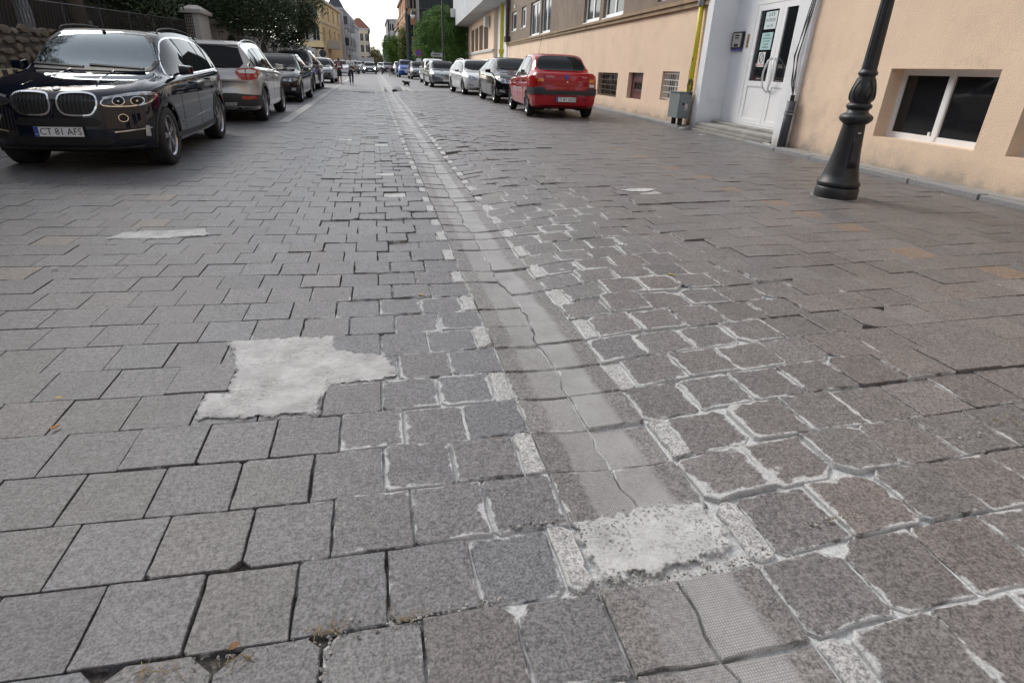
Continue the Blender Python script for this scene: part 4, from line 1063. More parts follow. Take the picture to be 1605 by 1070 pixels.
        if s.sp.get('archtrim'):
            for cx in s.wx:
                for sg in (-1, 1):
                    pts = [(cx + (RA + .035) * math.cos(a), R + (RA + .035) * math.sin(a)) for a in [math.pi * (-.07 + 1.14 * k / 20) for k in range(21)]]
                    s.line(pts, .075, 's', M_PLASTIC, 'arch_trim', sg, .012)
    def hit(s, a, b, axis, sg=1):
        if axis == 's': o, d = Vector((a, sg * 3, b)), Vector((0, -sg, 0))
        elif axis == 'f': o, d = Vector((5, a, b)), Vector((-1, 0, 0))
        elif axis == 'r': o, d = Vector((-5, a, b)), Vector((1, 0, 0))
        else: o, d = Vector((a, b, 4)), Vector((0, 0, -1))
        loc, nrm, i, dist = s.bvh.ray_cast(o, d)
        if loc is None:
            q = {'s': Vector((a, sg * s.W, b)), 'f': Vector((s.L / 2, a, b)), 'r': Vector((-s.L / 2, a, b)), 't': Vector((a, b, 1.5))}[axis]
            loc, nrm, i, dist = s.bvh.find_nearest(q)
        if nrm.dot(d) > 0: nrm = -nrm
        return loc, nrm
    def patch(s, poly, axis, mat, name, sg=1, off=.004, parent=None, step=.05, label=None):
        pts = []; n = len(poly)
        for i in range(n):
            p1, p2 = poly[i], poly[(i + 1) % n]; k = max(1, int(math.dist(p1, p2) / step))
            pts += [(p1[0] + (p2[0] - p1[0]) * j / k, p1[1] + (p2[1] - p1[1]) * j / k) for j in range(k)]
        nb = len(pts); ext = list(pts); xs = [p[0] for p in pts]; ys = [p[1] for p in pts]
        for x in np.arange(min(xs) + step / 2, max(xs), step):
            for y in np.arange(min(ys) + step / 2, max(ys), step):
                if inside((x, y), pts) and min((x - p[0]) ** 2 + (y - p[1]) ** 2 for p in pts) > (step * .4) ** 2: ext.append((x, y))
        vo, eo, fo, *_ = delaunay_2d_cdt([Vector(p) for p in ext], [(i, (i + 1) % nb) for i in range(nb)], [], 1, 1e-6)
        V = []; B = []
        hits = [s.hit(v[0], v[1], axis, sg) for v in vo]
        if 'window' in name or 'windscreen' == name:
            k = {'f': 0, 'r': 0, 's': 1}[axis]; A = np.array([[1, v[0], v[1], v[0] ** 2, v[1] ** 2, v[0] * v[1], v[0] ** 4, v[0] ** 2 * v[1], v[1] ** 3] for v in vo]); bb_ = np.array([h[0][k] for h in hits])
            co_ = np.linalg.lstsq(A, bb_, rcond=1e-6)[0]; fit = A @ co_
            for i, (l, nr) in enumerate(hits): l = l.copy(); l[k] = fit[i]; hits[i] = (l, nr)
            out_ = Vector((1 if axis == 'f' else -1, 0, .4)).normalized() if k == 0 else Vector((0, sg, .3)).normalized()
            V = [l + out_ * (off + .002) for l, nr in hits]
        else:
            for l, nr in hits: V.append(l + nr * off)
        for p in pts: l, nr = s.hit(p[0], p[1], axis, sg); B += [l + nr * off, l - nr * .004]
        mb = MB(); mb.add(V, fo); mb.add(B, [(2 * i, 2 * i + 1, 2 * ((i + 1) % nb) + 1, 2 * ((i + 1) % nb)) for i in range(nb)])
        o = mb.build(name, mat, parent or s.root, smooth=True, ang=35)
        if label: o['label'] = label
        return o
    def line(s, pts, w, axis, mat, name, sg=1, off=.005, parent=None, closed=False, step=.06):
        q = []; n = len(pts); segs = n if closed else n - 1
        for i in range(segs):
            p1, p2 = pts[i], pts[(i + 1) % n]; k = max(1, int(math.dist(p1, p2) / step)); q += [(p1[0] + (p2[0] - p1[0]) * j / k, p1[1] + (p2[1] - p1[1]) * j / k) for j in range(k)]
        if not closed: q.append(pts[-1])
        m = len(q); V = []
        for i in range(m):
            a = q[(i - 1) % m] if closed or i > 0 else q[i]; b = q[(i + 1) % m] if closed or i < m - 1 else q[i]
            dx, dy = b[0] - a[0], b[1] - a[1]; l_ = math.hypot(dx, dy) or 1; nx_, ny_ = -dy / l_ * w / 2, dx / l_ * w / 2
            for t, of in ((-1, -.004), (-1, off), (1, off), (1, -.004)):
                l, nr = s.hit(q[i][0] + nx_ * t, q[i][1] + ny_ * t, axis, sg); V.append(l + nr * of)
        F = []
        for i in range(m if closed else m - 1):
            for k in range(3): a0 = i * 4 + k; b0 = ((i + 1) % m) * 4 + k; F.append((a0, a0 + 1, b0 + 1, b0))
        mb = MB(); mb.add(V, F); return mb.build(name, mat, parent or s.root)
    def side_windows(s, chrome=False, both=True):
        lo = s.sp['dlo']; f_up = pchip(lo['up']); u0, u1 = lo['up'][0][0], lo['up'][-1][0]
        X = lambda u: (.5 - u) * s.L
        for sg in ((-1, 1) if both else (lo.get('side', 1),)):
            brk = [u0] + lo['pillars'] + [u1]
            for a, b in zip(brk[:-1], brk[1:]):
                a2 = a + (.006 if a != u0 else 0); b2 = b - (.006 if b != u1 else 0); k = max(3, int((b2 - a2) * s.L / .08)); U = np.linspace(a2, b2, k + 1)
                poly = [(X(u), s.belt(u) + .022) for u in U] + [(X(u), max(f_up(u), s.belt(u) + .03)) for u in U[::-1]]
                s.patch(poly, 's', M_CGLASS, 'side_window', sg, .004, step=.07 if s.det > 1 else .15)
            U = np.linspace(u0, u1, 30); lowp = [(X(u), s.belt(u) + .012) for u in U]; upp = [(X(u), max(f_up(u), s.belt(u) + .03) + .008) for u in U[::-1]]
            if s.det > 1: s.line(lowp + upp, .018, 's', M_CHROME if chrome else M_PLASTIC, 'window_trim', sg, .006, closed=True)
    def mirrored(s, poly): return [(-a, b) for a, b in poly][::-1]
    def mirrors(s, mat, u=None):
        X = (.5 - (u or s.sp['dlo']['up'][0][0] + .055)) * s.L
        for sg in (-1, 1):
            z = s.belt(.5 - X / s.L) + .09; mb = MB(); M = Matrix.Translation((X, sg * (s.W + .09), z)) @ Matrix.Scale(sg, 4, (0, 1, 0))
            P = [(-.06, -.10, -.07), (-.06, .10, -.05), (-.06, .10, .06), (-.06, -.10, .08), (.06, -.07, -.05), (.05, .07, -.035), (.05, .07, .045), (.06, -.07, .06)]
            mb.add([M @ Vector(p) for p in P], [(0, 1, 2, 3), (7, 6, 5, 4), (0, 4, 5, 1), (1, 5, 6, 2), (2, 6, 7, 3), (3, 7, 4, 0)]); mb.add([M @ Vector(p) for p in [(-.02, -.16, -.09), (.03, -.16, -.09), (.03, -.08, -.05), (-.02, -.08, -.05), (-.02, -.16, -.05), (.03, -.16, -.05), (.03, -.08, -.02), (-.02, -.08, -.02)]], [(0, 1, 2, 3), (4, 5, 6, 7), (0, 1, 5, 4), (1, 2, 6, 5), (2, 3, 7, 6), (3, 0, 4, 7)])
            o = mb.build('wing_mirror', mat, s.root, smooth=False, bevel=.025)
            g_ = MB(); g_.add([M @ Vector(p) for p in [(-.064, -.085, -.055), (-.064, .085, -.04), (-.064, .085, .048), (-.064, -.085, .065)]], [(0, 1, 2, 3)]); g_.build('mirror_glass', M_CHROME, o)
    def seams(s, us, zlo=None, both=True):
        X = lambda u: (.5 - u) * s.L
        for sg in (-1, 1):
            for u in us: s.line([(X(u), s.belt(u) - .02), (X(u) + .01, (s.belt(u) + s.bot) / 2 + .05), (X(u) + .005, s.bot + .12)], .009, 's', M_WELL, 'door_seam', sg, .002)
    def handles(s, us, mat):
        for sg in (-1, 1):
            for u in us:
                x = (.5 - u) * s.L; z = s.belt(u) - .11; l, nr = s.hit(x, z, 's', sg); mb = MB()
                mb.tube([(x - .09, l.y - sg * .005, z), (x - .07, l.y + sg * .035, z + .003), (x + .07, l.y + sg * .035, z + .003), (x + .09, l.y - sg * .005, z)], .014, 6); mb.build('door_handle', mat, s.root, smooth=True)
    def plate(s, end, z, txt, tilt=0, y=0):
        sg = 1 if end == 'f' else -1
        l, nr = s.hit(y, z, end); x = l.x + sg * .018
        M = Matrix(((0, 0, sg, x), (sg, 0, 0, y), (0, 1, 0, z), (0, 0, 0, 1))) @ Matrix.Rotation(tilt, 4, 'X')
        mb = MB(); mb.box((0, 0, 0), (.52, .112, .012)); mb.v = [tuple(M @ Vector(v)) for v in mb.v]; p = mb.build('number_plate', M_PLATE, s.root)
        mb = MB(); mb.box((-.235, 0, .0075), (.042, .104, .002)); mb.v = [tuple(M @ Vector(v)) for v in mb.v]; mb.build('blue_band', M_PBLUE, p)
        mb = MB(); 
        for q in ((0, .058, .53, .008), (0, -.058, .53, .008), (.262, 0, .008, .118), (-.262, 0, .008, .118)): mb.box((q[0], q[1], 0), (q[2], q[3], .018))
        mb.v = [tuple(M @ Vector(v)) for v in mb.v]; mb.build('plate_holder', M_PLASTIC, p)
        if txt:
            flat_text(txt, .108, M_INK, p, M @ Matrix.Translation((.018, -.002, .0075)) @ Matrix.Scale(.93, 4, (1, 0, 0)))
            flat_text('RO', .022, M_PLATE, p, M @ Matrix.Translation((-.235, -.03, .009)))
    def roundel(s, a, b, axis, r, kind):
        l, nr = s.hit(a, b, axis); z = nr; x = Vector((0, 1 if axis == 'f' else -1, 0)); x = (x - z * x.dot(z)).normalized(); y = z.cross(x)
        if y.z < 0: y = -y
        M = Matrix(((x.x, y.x, z.x, l.x + z.x * .004), (x.y, y.y, z.y, l.y + z.y * .004), (x.z, y.z, z.z, l.z + z.z * .004), (0, 0, 0, 1)))
        mb = MB(); 
        if kind == 'quartered':
            mb.lathe([(r, 0), (r, .004), (r * .9, .006), (r * .001, .006)], 24, M); o = mb.build('badge', M_CHROME, s.root)
            q = MB(); q.lathe([(r * .93, .0065), (r * .68, .0066), (r * .001, .0066)], 24, M, cap=False); q.build('badge_ring', paint('badge_black', (.02, .02, .03), .3), o)
            for k in range(4):
                q = MB(); q.add([M @ Vector((0, 0, .0075))] + [M @ Vector((r * .64 * math.cos(k * math.pi / 2 + t), r * .64 * math.sin(k * math.pi / 2 + t), .0075)) for t in [j * math.pi / 16 for j in range(9)]], [tuple(range(10))]); q.build('badge_quarter', M_PLATE if k % 2 == 0 else paint('badge_blue', (.05, .25, .6), .3), o)
        elif kind == 'shield':
            q = MB(); pts = [(-1, .8), (-.45, .95), (0, .75), (.45, .95), (1, .8), (.85, -.3), (0, -1), (-.85, -.3)]
            q.add([M @ Vector((p[0] * r, p[1] * r, h_)) for h_ in (0, .008) for p in pts], [tuple(range(8, 16))] + [(i, (i + 1) % 8, 8 + (i + 1) % 8, 8 + i) for i in range(8)]); q.build('badge', paint('badge_blue_dark', (.02, .05, .35), .3), s.root)
        else:
            mb.lathe([(r, 0), (r, .006), (r * .78, .008), (r * .75, .002), (.001, .002)], 20, M); mb.build('badge', M_CHROME, s.root)
    def roof_rails(s, mat, u0, u1):
        for sg in (-1, 1):
            pts = []
            for i in range(13):
                u = u0 + (u1 - u0) * i / 12; x = (.5 - u) * s.L; w = s.W * s.wr(u) * .93; z = s.top(u) + (.03 * math.sin(math.pi * i / 12) ** .35 if 0 < i < 12 else -.05); pts.append((x, sg * w, z - .01))
            mb = MB(); mb.tube(pts, .012, 7); mb.build('roof_rail', mat, s.root, smooth=True)

def see_glass(name, tint, boost):
    m = bpy.data.materials.new(name); m.use_nodes = True; nt = m.node_tree; nt.nodes.clear()
    out = nt.nodes.new('ShaderNodeOutputMaterial'); tr = N(nt, 'ShaderNodeBsdfTransparent', Color=(*tint, 1)); gl = N(nt, 'ShaderNodeBsdfGlossy', Color=(.85, .95, 1, 1), Roughness=.02)
    fr = N(nt, 'ShaderNodeFresnel', IOR=1.55); mx = nt.nodes.new('ShaderNodeMixShader')
    nt.links.new(math_(nt, 'ADD', fr.outputs[0], boost, True), mx.inputs[0]); nt.links.new(tr.outputs[0], mx.inputs[1]); nt.links.new(gl.outputs[0], mx.inputs[2]); nt.links.new(mx.outputs[0], out.inputs[0]); return m
M_SEE = see_glass('windscreen_glass', (.72, .80, .80), .15)
M_SEAT = paint('cream_leather', (.46, .46, .43), .6, var=.06); M_DASH = paint('dark_dashboard', (.03, .03, .032), .6)

def spec(L, W, wb, wf, R, top, belt, roofw, dlo, pillars, paint_, **k):
    d = dict(L=L, W=W, wb=wb, wf=wf, R=R, top=top, belt=belt, roofw=roofw, dlo=dict(up=dlo, pillars=pillars), paint=paint_,
             front=[(.15, .12), (.32, .02), (.5, 0), (.68, .02), (.85, .09), (1.05, .2)], rear=[(.15, .12), (.3, .02), (.5, 0), (.7, .02), (1.0, .08), (1.3, .16)])
    d.update(k); return d
SUV_TOP = [(0, .86), (.012, .93), (.035, .985), (.10, 1.045), (.20, 1.11), (.262, 1.15), (.285, 1.19), (.33, 1.36), (.39, 1.58), (.425, 1.665), (.5, 1.71), (.62, 1.73), (.75, 1.715), (.87, 1.655), (.915, 1.60), (.955, 1.36), (.985, 1.12), (1, .95)]
SUV_BELT = [(0, .80), (.02, .87), (.06, .94), (.15, 1.01), (.27, 1.07), (.5, 1.11), (.75, 1.15), (.9, 1.17), (.96, 1.10), (1, .88)]
SUV_RW = [(0, .86), (.2, .84), (.28, .83), (.4, .715), (.5, .70), (.8, .69), (.9, .70), (1, .82)]
SUV_DLO = [(.292, 1.12), (.36, 1.385), (.42, 1.555), (.5, 1.60), (.62, 1.615), (.75, 1.58), (.85, 1.50), (.905, 1.33), (.925, 1.21)]
SED_TOP = [(0, .62), (.012, .71), (.04, .78), (.12, .88), (.22, .95), (.262, 1.0), (.31, 1.16), (.37, 1.33), (.42, 1.405), (.52, 1.44), (.62, 1.43), (.71, 1.37), (.79, 1.20), (.85, 1.07), (.88, 1.04), (.94, 1.03), (.98, .99), (1, .85)]
SED_BELT = [(0, .56), (.03, .68), (.1, .77), (.25, .87), (.5, .90), (.75, .94), (.87, .97), (.97, .94), (1, .78)]
SED_RW = [(0, .85), (.25, .84), (.36, .74), (.45, .70), (.7, .70), (.78, .72), (.86, .82), (1, .85)]
SED_DLO = [(.27, .93), (.34, 1.15), (.40, 1.29), (.5, 1.34), (.62, 1.33), (.70, 1.26), (.77, 1.10), (.80, .99)]
WAG_TOP = SED_TOP[:10] + [(.62, 1.44), (.75, 1.42), (.87, 1.36), (.92, 1.30), (.965, 1.08), (.985, .98), (1, .86)]
WAG_DLO = SED_DLO[:5] + [(.62, 1.335), (.75, 1.30), (.86, 1.20), (.905, 1.02)]
WAG_RW = SED_RW[:5] + [(.88, .70), (1, .84)]
HAT_TOP = [(0, .64), (.015, .74), (.05, .83), (.14, .95), (.215, 1.02), (.25, 1.08), (.31, 1.24), (.38, 1.41), (.43, 1.46), (.54, 1.485), (.68, 1.47), (.82, 1.40), (.9, 1.30), (.955, 1.10), (.98, 1.0), (1, .86)]
HAT_BELT = [(0, .58), (.03, .70), (.1, .80), (.25, .92), (.5, .96), (.75, 1.01), (.9, 1.05), (.97, .95), (1, .8)]
HAT_DLO = [(.25, .99), (.32, 1.18), (.39, 1.33), (.5, 1.39), (.66, 1.38), (.8, 1.30), (.88, 1.14), (.905, 1.09)]
HAT_RW = [(0, .85), (.22, .84), (.35, .74), (.45, .70), (.8, .69), (.9, .71), (1, .84)]
def scz(L, k): return [(a, b * k) for a, b in L]

def place(car, front_px=None, rear_px=None, heading=None, side=1, front=None, rear=None, scale=(1, 1, 1)):
    car.root.scale = scale
    A = front if front is not None else (G(*front_px) if front_px else None); B = rear if rear is not None else (G(*rear_px) if rear_px else None)
    if heading is None: h = (A - B); h.z = 0; h.normalize()
    else: h = Vector((math.cos(heading), math.sin(heading), 0))
    y = Vector((-h.y, h.x, 0)); yc = (car.W - .13) * scale[1]
    if A is not None: c = A - h * car.wx[0] * scale[0] - y * side * yc
    else: c = B - h * car.wx[1] * scale[0] - y * side * yc
    c.z = ground(A.x if A is not None else B.x) + .004
    car.root.location = c; car.root.rotation_euler = (0, 0, math.atan2(h.y, h.x)); return car

def windscreen(c, poly, mat=None, wip=True):
    c.patch(poly, 'f', mat or M_CGLASS, 'windscreen', off=.006)
    if c.det > 1: c.line(poly, .03, 'f', M_PLASTIC, 'windscreen_seal', off=.008, closed=True)
    if wip and c.det > 1:
        z0 = min(p[1] for p in poly); w = max(p[0] for p in poly)
        for a, b in ((w * .62, -w * .1), (-w * .15, -w * .85)): c.line([(a, z0 + .012), (b, z0 + .035)], .018, 'f', M_HOLE, 'wiper', off=.022)
def front_kit(c, hl, grille, lower=None, fog=None, plate=.46, txt='', badge=None, bars=0, chrome=True, emit_=None):
    for P in (hl, c.mirrored(hl)):
        h = c.patch(P, 'f', emit_ or M_LENS, 'headlight', off=.006, step=.06)
        if c.det > 1:
            c.line(P, .014, 'f', M_PLASTIC, 'headlight_rim', off=.010, parent=h, closed=True)
            cy, cz = sum(p[0] for p in P) / len(P), sum(p[1] for p in P) / len(P)
            for dy in (-.07, .07):
                r_ = .042; c.patch([(cy + dy + r_ * math.cos(t), cz + r_ * .9 * math.sin(t)) for t in [k * .785 for k in range(8)]], 'f', M_HOLE, 'projector', off=.012, parent=h, step=.1)
                c.patch([(cy + dy + r_ * .7 * math.cos(t), cz + r_ * .65 * math.sin(t)) for t in [k * .785 for k in range(8)]], 'f', M_LENSC, 'lens', off=.016, parent=h, step=.1)
    g_ = c.patch(grille, 'f', M_HOLE, 'grille', off=.005)
    if chrome: c.line(grille, .018, 'f', M_CHROME, 'grille_surround', off=.014, parent=g_, closed=True)
    w = max(p[0] for p in grille); z0, z1 = min(p[1] for p in grille), max(p[1] for p in grille)
    for k in range(bars): z = z0 + (z1 - z0) * (k + 1) / (bars + 1); c.line([(-w * .8, z), (w * .8, z)], .014, 'f', M_CHROME, 'grille_bar', off=.012, parent=g_)
    if lower: c.patch(lower, 'f', M_HOLE, 'lower_intake', off=.005)
    if fog:
        for P in (fog, c.mirrored(fog)): c.patch(P, 'f', M_LENS, 'fog_light', off=.008)
    if plate: c.plate('f', plate, txt)
    if badge: c.roundel(0, badge[0], 'f', badge[1], badge[2])

# ---- dark blue-black SUV, near left, facing the camera
P_NAVY = carpaint('midnight_blue_paint', (.003, .006, .016), .25)
ws = ch([(-.80, 1.185), (-.4, 1.172), (.4, 1.172), (.80, 1.185), (.60, 1.625), (.3, 1.648), (-.3, 1.648), (-.60, 1.625)], 1)
wsin = [(a * .97, 1.40 + (b - 1.40) * .93) for a, b in ws]
sp = spec(4.886, 1.94, 2.933, .178, .375, SUV_TOP, SUV_BELT, SUV_RW, SUV_DLO, [.52, .715, .80], P_NAVY, cut=[('f', wsin)], ww=.27, bot=.24, bowf=.42,
          front=[(.2, .10), (.34, .015), (.42, 0), (.62, .01), (.8, .03), (.92, .07), (1.02, .14)])
c = Car(sp, 'dark blue parked SUV facing the camera at the left edge, number CT 81 AFS', det=3, group='cars parked along the left side')
place(c, (265, 257), (345, 214.5), side=1, scale=(.95, .87, .885))
c.patch(ws, 'f', M_SEE, 'windscreen', off=.006, step=.06)
c.line(ws, .05, 'f', M_PLASTIC, 'windscreen_seal', off=.008, closed=True, step=.04)
for a, b in ((.62, -.06), (-.12, -.74)): c.line([(a, 1.178), (b, 1.205)], .02, 'f', M_HOLE, 'wiper', off=.024)
c.side_windows(chrome=True); c.mirrors(P_NAVY); c.seams([.33, .52, .715]); c.handles([.48, .68], P_NAVY); c.roof_rails(M_HOLE, .42, .90)
c.patch([(-.62, 1.16), (-.5, 1.5), (.5, 1.5), (.62, 1.16)], 'r', M_CGLASS, 'rear_window', off=.006)
kid = [(.035, .795), (.05, .885), (.09, .915), (.30, .925), (.405, .905), (.445, .86), (.435, .78), (.38, .70), (.32, .685), (.12, .685), (.06, .72)]
kid = ch(kid)
for P in (kid, c.mirrored(kid)):
    g_ = c.patch(P, 'f', M_HOLE, 'grille', off=.004, step=.04); c.line(P, .017, 'f', M_CHROME, 'grille_surround', off=.022, parent=g_, closed=True, step=.04)
    sgn = 1 if P[0][0] > 0 else -1
    for k in range(8): y = sgn * (.085 + k * .042); c.line([(y, .70), (y, .90)], .012, 'f', M_PLASTIC, 'grille_bar', off=.016, parent=g_)
hl = [(.475, .80), (.49, .855), (.60, .895), (.78, .93), (.90, .935), (.945, .915), (.925, .84), (.86, .80), (.74, .785), (.56, .785)]
hl = ch(hl, 1)
for P in (hl, c.mirrored(hl)):
    sgn = 1 if P[0][0] > 0 else -1
    h = c.patch(P, 'f', paint('headlight_inner', (.05, .055, .06), .15, metal=.3, var=.6, scale=25), 'headlight', off=.006, step=.03); c.line(P, .012, 'f', M_CHROME, 'headlight_rim', off=.010, parent=h, closed=True, step=.03)
    c.line([(sgn * .50, .868), (sgn * .62, .893), (sgn * .80, .915), (sgn * .92, .915)], .026, 'f', M_LENS, 'light_strip', off=.012, parent=h, step=.03)
    for cy in (.645, .81):
        c.line([(sgn * (cy + .056 * math.cos(t)), .842 + .045 * math.sin(t)) for t in [k * .449 for k in range(14)]], .007, 'f', M_CHROME, 'lens_ring', off=.014, parent=h, closed=True, step=.03)
        c.patch([(sgn * (cy + .044 * math.cos(t)), .842 + .036 * math.sin(t)) for t in [k * .628 for k in range(10)]], 'f', M_CGLASS, 'lens', off=.012, parent=h, step=.1)
        c.patch([(sgn * (cy + .011 * math.cos(t)), .842 + .009 * math.sin(t)) for t in [k * .785 for k in range(8)]], 'f', M_CHROME, 'projector', off=.016, parent=h, step=.1)
    c.patch([(sgn * (.665 + .042 * math.cos(t)), .655 + .04 * math.sin(t)) for t in [k * .628 for k in range(10)]], 'f', M_CGLASS, 'fog_light', off=.008, step=.1)
    c.line([(sgn * (.665 + .046 * math.cos(t)), .655 + .044 * math.sin(t)) for t in [k * .628 for k in range(10)]], .007, 'f', M_CHROME, 'fog_light_rim', off=.012, closed=True, step=.1)
    c.patch([(sgn * .58, .42), (sgn * .62, .50), (sgn * .9, .54), (sgn * .93, .44), (sgn * .85, .40)], 'f', M_HOLE, 'corner_intake', off=.004)
    c.line([(sgn * .56, .495), (sgn * .75, .515), (sgn * .89, .53)], .014, 'f', M_CHROME, 'intake_trim', off=.012)
    c.patch([(sgn * .835, .435), (sgn * .845, .56), (sgn * .875, .56), (sgn * .87, .43)], 'f', M_LENS, 'corner_blade', off=.014)
    c.line([(sgn * .25, 1.19), (sgn * .3, 1.08), (sgn * .40, .99)], .010, 'f', P_NAVY, 'bonnet_crease', off=.006)
c.patch([(-.40, .655), (-.47, .60), (-.42, .565), (.42, .565), (.47, .60), (.40, .655)], 'f', M_HOLE, 'middle_intake', off=.003)
c.patch([(-.52, .44), (-.55, .385), (-.48, .33), (.48, .33), (.55, .385), (.52, .44)], 'f', M_HOLE, 'lower_intake', off=.004)
c.line([(-.80, .315), (-.5, .30), (.5, .30), (.80, .315)], .03, 'f', M_PLASTIC, 'lower_lip', off=.02)
c.plate('f', .505, 'CT 81 AFS'); c.roundel(0, .965, 'f', .043, 'quartered')
for sg in (-1, 1):
    c.line([(1.35, .36), (.3, .34), (-.9, .36)], .06, 's', M_PLASTIC, 'sill_trim', sg, .012)
    c.line([(.95, .50), (.2, .52), (-.75, .56)], .012, 's', P_NAVY, 'door_crease', sg, .010)
    for k in (0,): 
        RA = .375 * 1.13
        for cx in c.wx: c.line([(cx + (RA + .02) * math.cos(a), .375 + (RA + .02) * math.sin(a)) for a in [math.pi * (-.07 + 1.14 * j / 20) for j in range(21)]], .04, 's', M_PLASTIC, 'arch_trim', sg, .008)
# interior
def seat(x, y, root, m=None):
    m = m or M_SEAT; s_ = MB()
    s_.tube([(x + .05, y, .62), (x, y, .9), (x - .05, y, 1.24)], [.20, .25, .21], 12); o = s_.build('seat', m, root, smooth=True); 
    s_ = MB(); s_.box((x - .07, y, 1.395), (.11, .27, .20)); s_.build('headrest', m, root, smooth=True, bevel=.05)
for x, y in ((.12, .38), (.12, -.38), (-.75, .4), (-.75, -.4)): seat(x, y, c.root)
mb = MB(); mb.box((.80, 0, .98), (.55, 1.5, .22)); mb.build('dashboard', M_DASH, c.root, bevel=.05)
mb = MB(); mb.tube([(.46 - .07 * math.sin(t), .38 + .19 * math.cos(t), 1.06 + .17 * math.sin(t)) for t in [k * .393 for k in range(17)]], .015, 6); mb.tube([(.46, .20, 1.06), (.46, .56, 1.06)], .02, 6); mb.build('steering_wheel', M_DASH, c.root, smooth=True)
mb = MB(); mb.box((.42, 0, 1.585), (.06, .26, .09)); mb.tube([(.42, 0, 1.6), (.47, 0, 1.66)], .03, 6); mb.build('rear_view_mirror', M_DASH, c.root, bevel=.02)
mb = MB(); mb.box((-.2, 0, .60), (2.6, 1.6, .1)); mb.build('cabin_floor', M_DASH, c.root)
mb = MB(); mb.tube([(-1.6, .1, 1.71), (-1.68, .1, 1.76), (-1.76, .1, 1.72)], [.03, .022, .005], 6); mb.build('roof_aerial', P_NAVY, c.root)

# ---- silver SUV seen from behind
P_SILV = carpaint('silver_paint', (.42, .41, .405), .35, metal=.6)
sp = spec(4.53, 1.86, 2.69, .19, .355, scz(SUV_TOP[:13] + [(.87, 1.66), (.925, 1.62), (.945, 1.52), (.968, 1.22), (.982, 1.12), (.993, 1.04), (1, .92)], .965), scz(SUV_BELT, .96), SUV_RW, scz(SUV_DLO, .96), [.50, .70, .80], P_SILV, archtrim=1, ww=.24, bot=.26, bowr=.30,
          rear=[(.2, .14), (.35, .02), (.5, 0), (.62, .02), (.75, .06), (.95, .05), (1.1, .10), (1.5, .22)])
c = Car(sp, 'silver SUV parked behind the dark blue one, seen from the rear', det=3, group='cars parked along the left side')
place(c, (440, 175), (411, 190), side=-1, scale=(1, .95, .93))
c.side_windows(chrome=True); c.mirrors(P_SILV); c.seams([.32, .50, .69]); c.handles([.46, .65], P_SILV); c.roof_rails(M_CHROME, .42, .90)
c.patch([(-.60, 1.12), (-.3, 1.105), (.3, 1.105), (.60, 1.12), (.68, 1.2), (.60, 1.50), (.3, 1.525), (-.3, 1.525), (-.60, 1.50), (-.68, 1.2)], 'r', M_CGLASS, 'rear_window', off=.006)
c.patch([(-.60, 1.535), (.60, 1.535), (.58, 1.565), (-.58, 1.565)], 'r', P_SILV, 'spoiler', off=.05)
tl = ch([(.48, 1.08), (.80, 1.13), (.915, 1.09), (.90, .92), (.80, .88), (.62, .88)], 1)
for P in (tl, c.mirrored(tl)):
    sg = 1 if P[0][0] > 0 else -1
    t = c.patch(P, 'r', M_TAIL, 'tail_light', off=.010, step=.05)
    c.patch([(sg * a, b) for a, b in [(.55, 1.06), (.78, 1.095), (.88, 1.06), (.86, 1.01), (.60, 1.01)]], 'r', M_CLEAR, 'clear_lens', off=.014, parent=t)
    c.line([(sg * .70, 1.10), (sg * .72, .90)], .012, 'r', M_HOLE, 'lamp_split', off=.018, parent=t)
    c.patch([(sg * a, b) for a, b in [(.60, .50), (.85, .50), (.85, .56), (.60, .56)]], 'r', M_TAIL, 'reflector', off=.018)
c.patch([(-.90, .58), (-.90, .36), (.90, .36), (.90, .58), (.5, .62), (-.5, .62)], 'r', M_PLASTIC, 'lower_bumper', off=.012)
c.patch([(-.45, .30), (.45, .30), (.50, .44), (-.50, .44)], 'r', paint('silver_skid', (.33, .33, .33), .4, metal=.3), 'skid_plate', off=.022)
for y in (-.55, .55):
    mb = MB(); l, nr = c.hit(y, .34, 'r'); mb.tube([(l.x + .15, y, .30), (l.x - .045, y, .30)], .05, 12); mb.build('exhaust_pipe', M_CHROME, c.root, smooth=True, ang=40)
c.line([(-.72, .84), (.72, .84)], .012, 'r', M_WELL, 'boot_seam', off=.003); c.plate('r', .80, '')
c.line([(-.4, 1.13), (.08, 1.16)], .02, 'r', M_HOLE, 'rear_wiper', off=.02); c.roundel(0, .97, 'r', .06, 'oval')

# ---- cars further along the left
P_BLACK = carpaint('black_paint', (.004, .004, .005), .25)
sp = spec(4.62, 1.81, 2.81, .18, .33, SED_TOP, SED_BELT, SED_RW, SED_DLO, [.5, .70], P_BLACK)
WSED = ch([(-.74, 1.02), (.74, 1.02), (.58, 1.37), (.3, 1.385), (-.3, 1.385), (-.58, 1.37)], 1)
HLS = ch([(.42, .62), (.44, .69), (.6, .715), (.82, .72), (.86, .66), (.72, .60)], 1)
def std(c, ws_, mirror=None, rw=None, mat=None):
    windscreen(c, ws_, mat); c.side_windows(); 
    if c.det > 1: c.mirrors(mirror or c.sp['paint']); c.seams([.29, .5]); c.handles([.46, .66], mirror or c.sp['paint'])
    if rw: c.patch(rw, 'r', M_CGLASS, 'rear_window', off=.006)
c = Car(sp, 'glossy black saloon parked facing the camera behind the silver SUV', det=2, group='cars parked along the left side'); place(c, (470, 160), (483.6, 153.8), side=1)
std(c, WSED)
front_kit(c, HLS, [(-.36, .58), (-.38, .68), (.38, .68), (.36, .58)], [(-.6, .30), (-.62, .40), (.62, .40), (.6, .30)], [(.66, .36), (.66, .44), (.78, .44), (.78, .36)], .46)
P_MAROON = carpaint('dark_brown_red_paint', (.05, .022, .020), .3)
